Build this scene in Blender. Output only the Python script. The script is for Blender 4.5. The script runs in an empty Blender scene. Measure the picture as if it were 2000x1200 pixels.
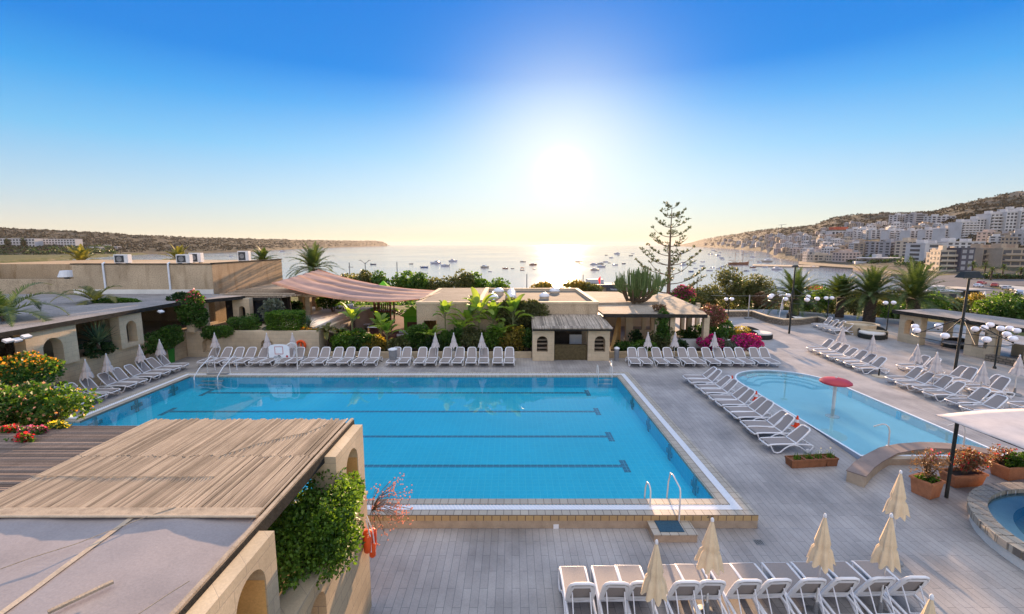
import bpy, bmesh, math, random
import numpy as np
from mathutils import Vector, Matrix
from mathutils.geometry import tessellate_polygon
random.seed(7); rng = np.random.default_rng(11)
scene = bpy.context.scene
col = scene.collection
PI = math.pi
# ------------------------------------------------------------------ camera
CAMH = 8.0
FPX = 888.9
PITCH = math.atan(122 / FPX)
cam = bpy.data.cameras.new('camera'); camo = bpy.data.objects.new('camera', cam); col.objects.link(camo)
camo.location = (0, 0, CAMH); camo.rotation_euler = (PI / 2 - PITCH, 0, 0)
cam.sensor_width = 36; cam.lens = 36 * FPX / 2000; cam.clip_start = 0.1; cam.clip_end = 200000
scene.camera = camo
# ------------------------------------------------------------------ sun, sky, exposure
SUN_EL, SUN_AZ = math.radians(9.2), math.radians(6.1)      # azimuth measured from +Y towards +X
sdir = Vector((math.sin(SUN_AZ) * math.cos(SUN_EL), math.cos(SUN_AZ) * math.cos(SUN_EL), math.sin(SUN_EL)))
sl = bpy.data.lights.new('sun', 'SUN'); sl.energy = 5.0; sl.angle = math.radians(0.6); sl.color = (1.0, 0.66, 0.40)
so = bpy.data.objects.new('sun', sl); col.objects.link(so); so.rotation_euler = (-sdir).to_track_quat('-Z', 'Y').to_euler()
so.location = (10, 100, 60)
scene.view_settings.view_transform = 'Standard'; scene.view_settings.look = 'None'
scene.view_settings.exposure = 1.6; scene.view_settings.gamma = 1.0
w = bpy.data.worlds.new('World'); scene.world = w; w.use_nodes = True
nt = w.node_tree; N = nt.nodes; L = nt.links; N.clear()
def nd(t, **k):
    n = N.new(t)
    for a, b in k.items(): setattr(n, a, b)
    return n
out = nd('ShaderNodeOutputWorld')
sky = nd('ShaderNodeTexSky', sky_type='NISHITA', sun_disc=False)
sky.sun_elevation = SUN_EL; sky.sun_rotation = SUN_AZ; sky.air_density = 1.0; sky.dust_density = 0.0; sky.ozone_density = 3.0
bg1 = nd('ShaderNodeBackground'); bg1.inputs[1].default_value = 0.05
sg = nd('ShaderNodeVectorMath', operation='MULTIPLY'); sg.inputs[1].default_value = (.14, .32, .38); L.new(sky.outputs[0], sg.inputs[0]); L.new(sg.outputs[0], bg1.inputs[0])
tc = nd('ShaderNodeTexCoord'); sep = nd('ShaderNodeSeparateXYZ'); L.new(tc.outputs['Generated'], sep.inputs[0])
ramp = nd('ShaderNodeValToRGB'); L.new(sep.outputs[2], ramp.inputs[0])
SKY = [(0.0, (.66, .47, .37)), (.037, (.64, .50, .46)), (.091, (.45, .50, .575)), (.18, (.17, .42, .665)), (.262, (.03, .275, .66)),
       (.326, (.0, .165, .61)), (.45, (.0, .14, .59)), (.58, (.03, .20, .62)), (.78, (.70, .84, 1.12)), (1.0, (1.75, 1.75, 1.8))]  # last stops, overhead and out of view, are brightened as fill light
el = ramp.color_ramp.elements
while len(el) < len(SKY): el.new(0.5)
for e, (p, c) in zip(el, SKY): e.position = p; e.color = (*c, 1)
def m(op, a, b=None, c=None):
    n = nd('ShaderNodeMath', operation=op)
    for i, x in enumerate((a, b, c)):
        if x is None: continue
        if isinstance(x, (int, float)): n.inputs[i].default_value = x
        else: L.new(x, n.inputs[i])
    return n.outputs[0]
dt = nd('ShaderNodeVectorMath', operation='DOT_PRODUCT'); L.new(tc.outputs['Generated'], dt.inputs[0]); dt.inputs[1].default_value = Vector((sdir.x, sdir.y, sdir.z - .014)).normalized()
d = m('MAXIMUM', dt.outputs['Value'], 0.0)
# added fill: the unseen sky behind the camera is brightened to light shaded faces
east_fill = m('MULTIPLY', sep.outputs[1], -1.0); east_fill = m('MAXIMUM', east_fill, 0.0)
en = nd('ShaderNodeVectorMath', operation='SCALE'); en.inputs[0].default_value = (1.0, .84, .70); L.new(east_fill, en.inputs['Scale'])
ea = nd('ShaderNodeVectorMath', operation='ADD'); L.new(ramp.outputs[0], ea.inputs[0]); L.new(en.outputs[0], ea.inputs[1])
# the glow round the low sun: a cream veil that widens towards the horizon
veil = nd('ShaderNodeValToRGB'); L.new(sep.outputs[2], veil.inputs[0]); ve = veil.color_ramp.elements
VEIL = [(0.0, (.80, .55, .42)), (.05, (.83, .64, .52)), (.13, (.84, .77, .68)), (.3, (.80, .80, .78))]
while len(ve) < len(VEIL): ve.new(.5)
for e, (p, c) in zip(ve, VEIL): e.position = p; e.color = (*c, 1)
g1 = m('MINIMUM', m('MULTIPLY', m('POWER', d, 52.0), 1.12), 1.0)
hz_ = m('MAXIMUM', m('SUBTRACT', 1.0, m('MULTIPLY', m('MAXIMUM', sep.outputs[2], 0.0), 3.1)), 0.0)
g2 = m('MINIMUM', m('MULTIPLY', m('MULTIPLY', m('POWER', d, 7.0), hz_), 1.05), .95)
g = m('SUBTRACT', 1.0, m('MULTIPLY', m('SUBTRACT', 1.0, g1), m('SUBTRACT', 1.0, g2)))
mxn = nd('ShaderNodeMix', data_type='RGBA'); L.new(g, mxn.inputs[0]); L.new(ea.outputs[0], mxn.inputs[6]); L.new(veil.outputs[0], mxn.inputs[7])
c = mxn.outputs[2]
for pw, cc in ((2400, (3.2, 2.6, 1.7)), (300, (.07, .06, .04))):
    n = nd('ShaderNodeVectorMath', operation='SCALE'); n.inputs[0].default_value = cc; L.new(m('POWER', d, pw), n.inputs['Scale'])
    a_ = nd('ShaderNodeVectorMath', operation='ADD'); L.new(c, a_.inputs[0]); L.new(n.outputs[0], a_.inputs[1]); c = a_.outputs[0]
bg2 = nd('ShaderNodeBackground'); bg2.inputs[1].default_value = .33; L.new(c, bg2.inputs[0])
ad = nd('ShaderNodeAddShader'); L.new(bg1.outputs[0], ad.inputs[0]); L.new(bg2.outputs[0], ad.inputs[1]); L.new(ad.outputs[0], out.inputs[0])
cy = scene.cycles
cy.max_bounces = 8; cy.transparent_max_bounces = 12; cy.volume_bounces = 0; cy.use_denoising = True; cy.sample_clamp_indirect = 6.0
cy.caustics_reflective = False; cy.caustics_refractive = False
# ------------------------------------------------------------------ where a pixel of the survey lies on a real plane
cp, sp = math.cos(PITCH), math.sin(PITCH)
def ray(px, py):
    u, v = (px - 1000) / FPX, (600 - py) / FPX
    return u, cp + v * sp, -sp + v * cp
def G(px, py, z=0.0):
    a, b, c = ray(px, py); t = (z - CAMH) / c; return a * t, b * t
def AY(px, py, Y):
    a, b, c = ray(px, py); t = Y / b; return a * t, CAMH + c * t
def AX(px, py, X):
    a, b, c = ray(px, py); t = X / a; return b * t, CAMH + c * t
def deckz(y): return 0.0 if y >= 20 else (-.42 if y <= 12.65 else -.42 + .42 * (y - 12.65) / 7.35)
def GD(px, py, dz=0.0):
    z = dz
    for i in range(8):
        x, y = G(px, py, z); z = deckz(y) + dz
    return x, y
def lerp(a, b, t): return a + (b - a) * t
# ------------------------------------------------------------------ materials
MATS = {}
def newmat(name):
    mt = bpy.data.materials.new(name); mt.use_nodes = True; t = mt.node_tree; t.nodes.clear()
    o = t.nodes.new('ShaderNodeOutputMaterial'); b = t.nodes.new('ShaderNodeBsdfPrincipled'); t.links.new(b.outputs[0], o.inputs[0])
    MATS[name] = mt; return mt, t, b, o
def ncoord(t, scale=(1, 1, 1), kind='Object'):
    a = t.nodes.new('ShaderNodeTexCoord'); mp = t.nodes.new('ShaderNodeMapping'); mp.inputs['Scale'].default_value = scale
    t.links.new(a.outputs[kind], mp.inputs[0]); return mp.outputs[0]
def nnoise(t, v, scale, detail=4, rough=.6):
    n = t.nodes.new('ShaderNodeTexNoise'); n.inputs['Scale'].default_value = scale; n.inputs['Detail'].default_value = detail; n.inputs['Roughness'].default_value = rough
    t.links.new(v, n.inputs['Vector']); return n.outputs[0]
def nramp(t, f, stops):
    r = t.nodes.new('ShaderNodeValToRGB'); e = r.color_ramp.elements
    while len(e) < len(stops): e.new(.5)
    for q, (p, c) in zip(e, stops): q.position = p; q.color = (*c[:3], 1)
    t.links.new(f, r.inputs[0]); return r.outputs[0]
def nmix(t, f, a, b, mode='MIX'):
    n = t.nodes.new('ShaderNodeMix'); n.data_type = 'RGBA'; n.blend_type = mode
    for i, x in ((0, f), (6, a), (7, b)):
        if hasattr(x, 'is_output'): t.links.new(x, n.inputs[i])
        elif isinstance(x, (int, float)): n.inputs[i].default_value = x
        else: n.inputs[i].default_value = (*x[:3], 1)
    return n.outputs[2]
def nmath(t, op, a, b=None):
    n = t.nodes.new('ShaderNodeMath'); n.operation = op
    for i, x in enumerate((a, b)):
        if x is None: continue
        if hasattr(x, 'is_output'): t.links.new(x, n.inputs[i])
        else: n.inputs[i].default_value = x
    return n.outputs[0]
def nbump(t, h, b, strength=.3, dist=.02):
    n = t.nodes.new('ShaderNodeBump'); n.inputs['Strength'].default_value = strength; n.inputs['Distance'].default_value = dist
    t.links.new(h, n.inputs['Height']); t.links.new(n.outputs[0], b.inputs['Normal']); return n
def dark(c, k): return tuple(x * k for x in c)
def mat(name, c, rough=.75, var=.22, scale=2.5, fine=40, bump=.25, bdist=.01, metal=0, c2=None, spec=.22):
    mt, t, b, o = newmat(name); v = ncoord(t)
    n1 = nnoise(t, v, scale); n2 = nnoise(t, v, fine, 2)
    a = nramp(t, n1, [(.28, dark(c, 1 - var)), (.5, c), (.75, c2 if c2 else dark(c, 1 + var * .8))])
    f = nramp(t, n2, [(.3, (1 - var * .6,) * 3), (.7, (1 + var * .3,) * 3)])
    t.links.new(nmix(t, 1.0, a, f, 'MULTIPLY'), b.inputs['Base Color'])
    b.inputs['Roughness'].default_value = rough; b.inputs['Metallic'].default_value = metal; b.inputs['Specular IOR Level'].default_value = spec
    if bump: nbump(t, n2, b, bump, bdist)
    return mt
def tiles(name, c, c2, mortar, bw, bh, ms=.02, rough=.6, plane='xy', rot=0, off=.5, bump=.3, stain=.25, sscale=.6, sq=1, spec=.4, c3=None):
    """courses of blocks, planks or tiles; plane 'xy' for floors, 'w' for upright walls"""
    mt, t, b, o = newmat(name); v = ncoord(t)
    if plane == 'w':
        s = t.nodes.new('ShaderNodeSeparateXYZ'); t.links.new(v, s.inputs[0]); cx = t.nodes.new('ShaderNodeCombineXYZ')
        t.links.new(nmath(t, 'ADD', s.outputs[0], s.outputs[1]), cx.inputs[0]); t.links.new(s.outputs[2], cx.inputs[1]); vv = cx.outputs[0]
    else:
        r = t.nodes.new('ShaderNodeMapping'); r.inputs['Rotation'].default_value = (0, 0, rot); t.links.new(v, r.inputs[0]); vv = r.outputs[0]
    k = t.nodes.new('ShaderNodeTexBrick'); t.links.new(vv, k.inputs['Vector'])
    k.inputs['Color1'].default_value = (*c, 1); k.inputs['Color2'].default_value = (*c2, 1); k.inputs['Mortar'].default_value = (*mortar, 1)
    k.inputs['Scale'].default_value = 1; k.inputs['Mortar Size'].default_value = ms; k.inputs['Brick Width'].default_value = bw; k.inputs['Row Height'].default_value = bh
    k.inputs['Mortar Smooth'].default_value = .2; k.offset = off; k.squash = sq
    n1 = nnoise(t, v, sscale, 5); n2 = nnoise(t, v, 30, 3)
    st = nramp(t, n1, [(.3, (1 - stain,) * 3), (.6, (1, 1, 1)), (.8, (1 + stain * .4,) * 3)])
    f = nramp(t, n2, [(.3, (.88,) * 3), (.7, (1.06,) * 3)])
    cc = nmix(t, 1.0, nmix(t, 1.0, k.outputs[0], st, 'MULTIPLY'), f, 'MULTIPLY')
    t.links.new(cc, b.inputs['Base Color']); b.inputs['Roughness'].default_value = rough; b.inputs['Specular IOR Level'].default_value = spec
    if bump:
        h = nmath(t, 'SUBTRACT', nmath(t, 'MULTIPLY', n2, .3), k.outputs[1]); nbump(t, h, b, bump, .01)
    return mt
def leafmat(name, c, c2, trans=.4, cscale=1.2, tc_=None, rough=.5):
    """foliage: colour differs from clump to clump and leaf to leaf, light passes through"""
    mt, t, b, o = newmat(name); v = ncoord(t); n1 = nnoise(t, v, cscale, 3)
    g = t.nodes.new('ShaderNodeNewGeometry')
    f = nmath(t, 'ADD', nmath(t, 'MULTIPLY', n1, .9), nmath(t, 'MULTIPLY', g.outputs['Random Per Island'], .45))
    a = nramp(t, f, [(.38, c), (.85, c2)])
    t.links.new(a, b.inputs['Base Color']); b.inputs['Roughness'].default_value = rough; b.inputs['Specular IOR Level'].default_value = .3
    tr = t.nodes.new('ShaderNodeBsdfTranslucent')
    if tc_: tr.inputs[0].default_value = (*tc_, 1)
    else: t.links.new(nmix(t, 1.0, a, (1.7, 1.6, .7), 'MULTIPLY'), tr.inputs[0])
    mx = t.nodes.new('ShaderNodeMixShader'); mx.inputs[0].default_value = trans
    t.links.new(b.outputs[0], mx.inputs[1]); t.links.new(tr.outputs[0], mx.inputs[2]); t.links.new(mx.outputs[0], o.inputs[0]); return mt
def watermat(name, tint, scale, strength, rough=.015, stretch=(1, 1, 1), body=(.10, .66, .90), murk=.16):
    """clear pool water: Fresnel reflection over a tinted see-through body"""
    mt, t, b, o = newmat(name); t.nodes.remove(b); v = ncoord(t, stretch); n1 = nmath(t, 'ADD', nnoise(t, v, scale, 3), nmath(t, 'MULTIPLY', nnoise(t, v, scale * 6, 2), .12))
    bp = t.nodes.new('ShaderNodeBump'); bp.inputs['Strength'].default_value = strength; bp.inputs['Distance'].default_value = .05; t.links.new(n1, bp.inputs['Height'])
    fr = t.nodes.new('ShaderNodeFresnel'); fr.inputs[0].default_value = 1.47; t.links.new(bp.outputs[0], fr.inputs['Normal'])
    gl = t.nodes.new('ShaderNodeBsdfGlossy'); gl.inputs['Roughness'].default_value = rough; t.links.new(bp.outputs[0], gl.inputs['Normal'])
    tr = t.nodes.new('ShaderNodeBsdfTransparent'); tr.inputs[0].default_value = (*tint, 1)
    sc_ = t.nodes.new('ShaderNodeBsdfDiffuse'); sc_.inputs[0].default_value = (*body, 1); bm_ = t.nodes.new('ShaderNodeMixShader'); bm_.inputs[0].default_value = murk; t.links.new(tr.outputs[0], bm_.inputs[1]); t.links.new(sc_.outputs[0], bm_.inputs[2])
    mx = t.nodes.new('ShaderNodeMixShader'); t.links.new(fr.outputs[0], mx.inputs[0]); t.links.new(bm_.outputs[0], mx.inputs[1]); t.links.new(gl.outputs[0], mx.inputs[2])
    t.links.new(mx.outputs[0], o.inputs[0]); return mt
# ------------------------------------------------------------------ mesh collecting
class MB:
    def __init__(s): s.v = []; s.f = []; s.mi = []; s.cur = 0
    def add(s, vs, fs):
        b = len(s.v); s.v += [tuple(p) for p in vs]
        for f in fs: s.f.append([b + i for i in f]); s.mi.append(s.cur)
        return s
    def box(s, x0, x1, y0, y1, z0, z1):
        return s.add([(x0, y0, z0), (x1, y0, z0), (x1, y1, z0), (x0, y1, z0), (x0, y0, z1), (x1, y0, z1), (x1, y1, z1), (x0, y1, z1)],
                     [(0, 3, 2, 1), (4, 5, 6, 7), (0, 1, 5, 4), (1, 2, 6, 5), (2, 3, 7, 6), (3, 0, 4, 7)])
    def obox(s, c, d, rz=0, tilt=0):
        M = Matrix.Translation(c) @ Matrix.Rotation(rz, 4, 'Z') @ Matrix.Rotation(tilt, 4, 'Y')
        x, y, z = d[0] / 2, d[1] / 2, d[2] / 2
        P = [M @ Vector(p) for p in ((-x, -y, -z), (x, -y, -z), (x, y, -z), (-x, y, -z), (-x, -y, z), (x, -y, z), (x, y, z), (-x, y, z))]
        return s.add(P, [(0, 3, 2, 1), (4, 5, 6, 7), (0, 1, 5, 4), (1, 2, 6, 5), (2, 3, 7, 6), (3, 0, 4, 7)])
    def tube(s, pts, r, n=8, closed=False, caps=True):
        pts = [Vector(p) for p in pts]; m_ = len(pts)
        rs = r if hasattr(r, '__len__') else [r] * m_
        vs = []; up = None
        for i, p in enumerate(pts):
            a = pts[(i - 1) % m_] if (i > 0 or closed) else p; b = pts[(i + 1) % m_] if (i < m_ - 1 or closed) else p
            t = (b - a).normalized() if (b - a).length > 1e-9 else Vector((0, 0, 1))
            if up is None:
                up = Vector((0, 0, 1)) if abs(t.z) < .9 else Vector((1, 0, 0))
            x = t.cross(up)
            if x.length < 1e-6: x = t.orthogonal()
            x.normalize(); y = x.cross(t).normalized(); up = y
            for k in range(n):
                q = 2 * PI * k / n; vs.append(p + (x * math.cos(q) + y * math.sin(q)) * rs[i])
        fs = []
        for i in range(m_ if closed else m_ - 1):
            j = (i + 1) % m_
            for k in range(n): fs.append((i * n + k, i * n + (k + 1) % n, j * n + (k + 1) % n, j * n + k))
        if caps and not closed: fs += [tuple(range(n))[::-1], tuple(range((m_ - 1) * n, m_ * n))]
        return s.add(vs, fs)
    def lathe(s, prof, c=(0, 0, 0), n=20, sx=1, sy=1):
        vs = []
        for r, z in prof:
            for k in range(n):
                q = 2 * PI * k / n; vs.append((c[0] + r * sx * math.cos(q), c[1] + r * sy * math.sin(q), c[2] + z))
        fs = [(i * n + k, i * n + (k + 1) % n, (i + 1) * n + (k + 1) % n, (i + 1) * n + k) for i in range(len(prof) - 1) for k in range(n)]
        if prof[0][0] > 1e-6: fs.append(tuple(range(n))[::-1])
        if prof[-1][0] > 1e-6: fs.append(tuple(range((len(prof) - 1) * n, len(prof) * n)))
        return s.add(vs, fs)
    def prism(s, poly, z0, z1, top=True, bottom=True):
        n = len(poly); z1f = z1 if callable(z1) else (lambda x, y: z1); z0f = z0 if callable(z0) else (lambda x, y: z0)
        vs = [(x, y, z0f(x, y)) for x, y in poly] + [(x, y, z1f(x, y)) for x, y in poly]
        fs = [(i, (i + 1) % n, n + (i + 1) % n, n + i) for i in range(n)]
        tri = tessellate_polygon([[Vector((x, y, 0)) for x, y in poly]])
        if top: fs += [tuple(n + i for i in t) for t in tri]
        if bottom: fs += [tuple(t)[::-1] for t in tri]
        return s.add(vs, fs)
    def sheet(s, poly, z, holes=()):
        zf = z if callable(z) else (lambda x, y: z)
        lists = [[Vector((x, y, 0)) for x, y in p] for p in (poly, *holes)]
        flat = [(v.x, v.y, zf(v.x, v.y)) for l in lists for v in l]
        fs = []
        for t in tessellate_polygon(lists):
            a, b, c_ = (flat[i] for i in t); cr = (b[0] - a[0]) * (c_[1] - a[1]) - (b[1] - a[1]) * (c_[0] - a[0]); fs.append(tuple(t) if cr > 0 else tuple(t)[::-1])
        return s.add(flat, fs)
    def ring(s, a, b, za, zb):
        n = len(a); return s.add([(x, y, za) for x, y in a] + [(x, y, zb) for x, y in b], [(i, (i + 1) % n, n + (i + 1) % n, n + i) for i in range(n)])
    def build(s, name, mats, parent=None, smooth=None, bevel=0, fixn=True):
        me = bpy.data.meshes.new(name); me.from_pydata(s.v, [], s.f)
        for q in (mats if isinstance(mats, (list, tuple)) else [mats]): me.materials.append(MATS[q] if isinstance(q, str) else q)
        if any(s.mi): me.polygons.foreach_set('material_index', s.mi)
        if fixn:
            bm = bmesh.new(); bm.from_mesh(me); bmesh.ops.recalc_face_normals(bm, faces=bm.faces); bm.to_mesh(me); bm.free()
        if smooth is not None:
            me.shade_smooth(); me.set_sharp_from_angle(angle=math.radians(smooth))
        me.update()
        o = bpy.data.objects.new(name, me); col.objects.link(o)
        if parent: o.parent = parent
        if bevel:
            b = o.modifiers.new('edge', 'BEVEL'); b.width = bevel; b.segments = 2; b.limit_method = 'ANGLE'
        return o
def npmesh(name, V, Fq, mats, parent=None, mi=None, smooth=False):
    """V (n,3), Fq (m,k) arrays"""
    me = bpy.data.meshes.new(name); V = np.asarray(V, np.float32); Fq = np.asarray(Fq, np.int32); k = Fq.shape[1]
    me.vertices.add(len(V)); me.vertices.foreach_set('co', V.ravel())
    me.loops.add(Fq.size); me.loops.foreach_set('vertex_index', Fq.ravel())
    me.polygons.add(len(Fq)); me.polygons.foreach_set('loop_start', np.arange(0, Fq.size, k, dtype=np.int32)); me.polygons.foreach_set('loop_total', np.full(len(Fq), k, np.int32))
    for q in (mats if isinstance(mats, (list, tuple)) else [mats]): me.materials.append(MATS[q])
    if mi is not None: me.polygons.foreach_set('material_index', np.asarray(mi, np.int32))
    me.update(calc_edges=True)
    if smooth: me.shade_smooth()
    o = bpy.data.objects.new(name, me); col.objects.link(o)
    if parent: o.parent = parent
    return o
def tag(o, label, cat, group=None, kind=None):
    if label: o['label'] = label
    if cat: o['category'] = cat
    if group: o['group'] = group
    if kind: o['kind'] = kind
    return o
def thing(name, label, cat, loc=(0, 0, 0), rz=0, group=None, s=1):
    o = bpy.data.objects.new(name, None); o.empty_display_size = .2; col.objects.link(o)
    o.location = loc; o.rotation_euler = (0, 0, rz); o.scale = (s, s, s); return tag(o, label, cat, group)
def structure(o): o['kind'] = 'structure'; return o
def copy_tree(o, parent=None):
    c = o.copy(); col.objects.link(c)
    if parent: c.parent = parent
    for ch in list(o.children): copy_tree(ch, c)
    return c
def place(proto, first, loc, rz=0, label=None, group=None, s=1, cat=None):
    o = proto if first else copy_tree(proto)
    o.location = loc; o.rotation_euler = (0, 0, rz); o.scale = (s, s, s) if not hasattr(s, '__len__') else s
    if label: o['label'] = label
    if group: o['group'] = group
    if cat: o['category'] = cat
    return o
ORD = 'first second third fourth fifth sixth seventh eighth ninth tenth eleventh twelfth thirteenth fourteenth fifteenth sixteenth seventeenth eighteenth nineteenth twentieth'.split()
def ordinal(i, n): return 'last' if i == n - 1 and n > 1 else ORD[i]
def archwall(mb, org, dv, length, height, thick, openings, seg=12):
    """an upright slab from org along dv (thickness to the left of dv) with round-headed openings (s0, s1, sill, spring)"""
    ox, oy, oz = org; dx, dy = dv; nx, ny = -dy, dx
    def P(s, q, z): return (ox + dx * s + nx * q, oy + dy * s + ny * q, oz + z)
    def quad(a, b, c, d_): mb.add([a, b, c, d_], [(0, 1, 2, 3)])
    def panel(s0, s1, za0, za1, zb0, zb1):
        for q in (0, thick): quad(P(s0, q, za0), P(s1, q, za1), P(s1, q, zb1), P(s0, q, zb0))
    last = 0
    for (s0, s1, sill, spr) in openings:
        panel(last, s0, 0, 0, height, height); r = (s1 - s0) / 2; cx = (s0 + s1) / 2
        if sill > 0:
            panel(s0, s1, 0, 0, sill, sill); quad(P(s0, 0, sill), P(s1, 0, sill), P(s1, thick, sill), P(s0, thick, sill))
        for s in (s0, s1): quad(P(s, 0, sill), P(s, thick, sill), P(s, thick, spr), P(s, 0, spr))
        for k in range(seg):
            a0, a1 = PI - PI * k / seg, PI - PI * (k + 1) / seg
            p0, p1 = cx + r * math.cos(a0), cx + r * math.cos(a1); z0, z1 = spr + r * math.sin(a0), spr + r * math.sin(a1)
            panel(p0, p1, z0, z1, height, height); quad(P(p0, 0, z0), P(p1, 0, z1), P(p1, thick, z1), P(p0, thick, z0))
        last = s1
    panel(last, length, 0, 0, height, height)
    quad(P(0, 0, height), P(length, 0, height), P(length, thick, height), P(0, thick, height))
    for s in (0, length): quad(P(s, 0, 0), P(s, thick, 0), P(s, thick, height), P(s, 0, height))
    quad(P(0, 0, 0), P(length, 0, 0), P(length, thick, 0), P(0, thick, 0))
def offset_poly(poly, d_):
    n = len(poly); o = []
    area = sum(poly[i][0] * poly[(i + 1) % n][1] - poly[(i + 1) % n][0] * poly[i][1] for i in range(n)); sg = 1 if area > 0 else -1
    for i in range(n):
        a, b, c = Vector(poly[i - 1]), Vector(poly[i]), Vector(poly[(i + 1) % n])
        e1 = (b - a).normalized(); e2 = (c - b).normalized(); n1 = Vector((e1.y, -e1.x)) * sg; n2 = Vector((e2.y, -e2.x)) * sg
        k = (n1 + n2); k = k / max(1e-6, k.dot(n1)); o.append(tuple(b + k * d_))
    return o
# ------------------------------------------------------------------ foliage
def leaves(P, Nrm, size, aspect=.42, fold=.25, jitter=.9, flat=False):
    """diamond leaves at P leaning along Nrm; returns V, F"""
    n = len(P); sz = size * rng.uniform(.65, 1.3, n)[:, None]
    d_ = Nrm + rng.normal(0, jitter, (n, 3)); d_ /= np.linalg.norm(d_, axis=1)[:, None] + 1e-9
    r = rng.normal(0, 1, (n, 3)); s = np.cross(d_, r); s /= np.linalg.norm(s, axis=1)[:, None] + 1e-9; u = np.cross(s, d_)
    a = P; b = P + d_ * sz * .5 + s * sz * aspect + u * sz * fold; c_ = P + d_ * sz; e = P + d_ * sz * .5 - s * sz * aspect + u * sz * fold
    V = np.stack([a, b, c_, e], 1).reshape(-1, 3); F = np.arange(4 * n).reshape(n, 4); return V, F
def blob_points(n, radii, lumps, lump_r=.45, shell=.35, flatbase=True):
    """points on many lumps that together fill an ellipsoid unevenly"""
    R = np.array(radii); L_ = []
    while len(L_) < lumps:
        p = rng.uniform(-1, 1, 3); q = np.linalg.norm(p)
        if q < 1 and q > .25 and (not flatbase or p[2] > -.75): L_.append(p * .72)
    L_ = np.array(L_); k = rng.integers(0, lumps, n); rr = lump_r * rng.uniform(.6, 1.15, lumps)
    d_ = rng.normal(0, 1, (n, 3)); d_ /= np.linalg.norm(d_, axis=1)[:, None]
    rad = rr[k] * (1 - shell * rng.random(n) ** 1.5)
    P = (L_[k] + d_ * rad[:, None]); return P * R, d_
def bush(name, label, cat, c, radii, n, size, m_, lumps=14, lump_r=.45, group=None, flowers=None, jitter=.9, aspect=.42, stems=5, stem_h=None, kindmat='bark', rz=0):
    o = thing(name, label, cat, (c[0], c[1], c[2]), rz, group)
    P, Nn = blob_points(n, radii, lumps, lump_r); P[:, 2] += radii[2] + (stem_h or 0)
    V, F = leaves(P, Nn, size, aspect, jitter=jitter); npmesh('foliage', V, F, m_, o)
    if stems:
        mb = MB()
        for i in range(stems):
            a = rng.uniform(0, 2 * PI); e = P[rng.integers(0, n)] * np.array([.7, .7, .9])
            mb.tube([(math.cos(a) * .05, math.sin(a) * .05, -.1), (e[0] * .4, e[1] * .4, e[2] * .5), tuple(e)], [size * .25 + .012, size * .18 + .01, .006], 5)
        mb.build('stems', kindmat, o)
    if flowers:
        fm, fn, fs, top = flowers
        sel = rng.integers(0, n, fn)
        if top: sel = np.argsort(-(P[:, 2] + rng.normal(0, radii[2] * .35, n)))[:fn]
        V, F = leaves(P[sel] + Nn[sel] * size * .5, Nn[sel], fs, .6, jitter=1.4); npmesh('blossoms', V, F, fm, o)
    return o
def frond(mbV, mbF, base, az, el_, L_, droop, w_, n=38, vee=.30, lw=.05):
    """a feather frond: arching rib with leaflets either side"""
    d_ = Vector((math.cos(az) * math.cos(el_), math.sin(az) * math.cos(el_), math.sin(el_))); p = Vector(base); side = Vector((-math.sin(az), math.cos(az), 0))
    st = L_ / n
    for i in range(n + 1):
        t = i / n; q = p + d_ * st; up = side.cross(d_).normalized() * -1
        if up.z < 0: up = -up
        wl = w_ * (math.sin(PI * min(1, .12 + t * .9)) ** .6) * (1 - .25 * t)
        b0 = len(mbV)
        r = lw * .55 * (1 - t * .7); mbV.extend([p - side * r, p + side * r, q + side * r, q - side * r]); mbF.append((b0, b0 + 1, b0 + 2, b0 + 3))
        if t > .1:
            for sgn in (1, -1):
                wj = wl * random.uniform(.85, 1.1)
                tip = p + side * sgn * wj * .8 + d_ * wj * .62 + up * wj * (vee + random.uniform(-.12, .12)) + Vector((0, 0, -wj * .22 * t))
                b1 = len(mbV); mbV.extend([p - d_ * lw * .6, p + d_ * lw, lerp(p, tip, .6) + d_ * lw * .9, tip]); mbF.append((b1, b1 + 1, b1 + 2, b1 + 3))
        p = q; d_ = (d_ + Vector((0, 0, -droop * st / L_ * (0.6 + 1.4 * t)))).normalized()
def palm(label, loc, h, L_, nf, r=.33, group=None, name='palm_tree', w_=.5, droop=1.1, m_='palm', elmax=1.35, elmin=-.15, cat='palm tree', lean=(0, 0)):
    o = thing(name, label, cat, loc, random.uniform(0, 6), group)
    if h > .2:
        mb = MB(); pts = []; rs = []; k = max(4, int(h / .09))
        for i in range(k + 1):
            t = i / k; pts.append((lean[0] * t, lean[1] * t, h * t - .05)); rs.append((r * (1.1 - .25 * t) + (.25 * r * max(0, t - .82) / .18)) * (1 + (.07 if i % 2 else -.05)))
        mb.tube(pts, rs, 14); mb.build('trunk', 'palmbark', o)
    V, F = [], []
    for i in range(nf):
        t = (i + .5) / nf; e = elmin + (elmax - elmin) * (t ** .8); frond(V, F, (lean[0], lean[1], h - .1), i * 2.39996 + random.uniform(-.2, .2), e + random.uniform(-.12, .12), L_ * random.uniform(.85, 1.08) * (1 - .15 * t), droop * random.uniform(.8, 1.2), w_)
    npmesh('crown', np.array([tuple(v) for v in V]), np.array(F), m_, o); return o
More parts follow.
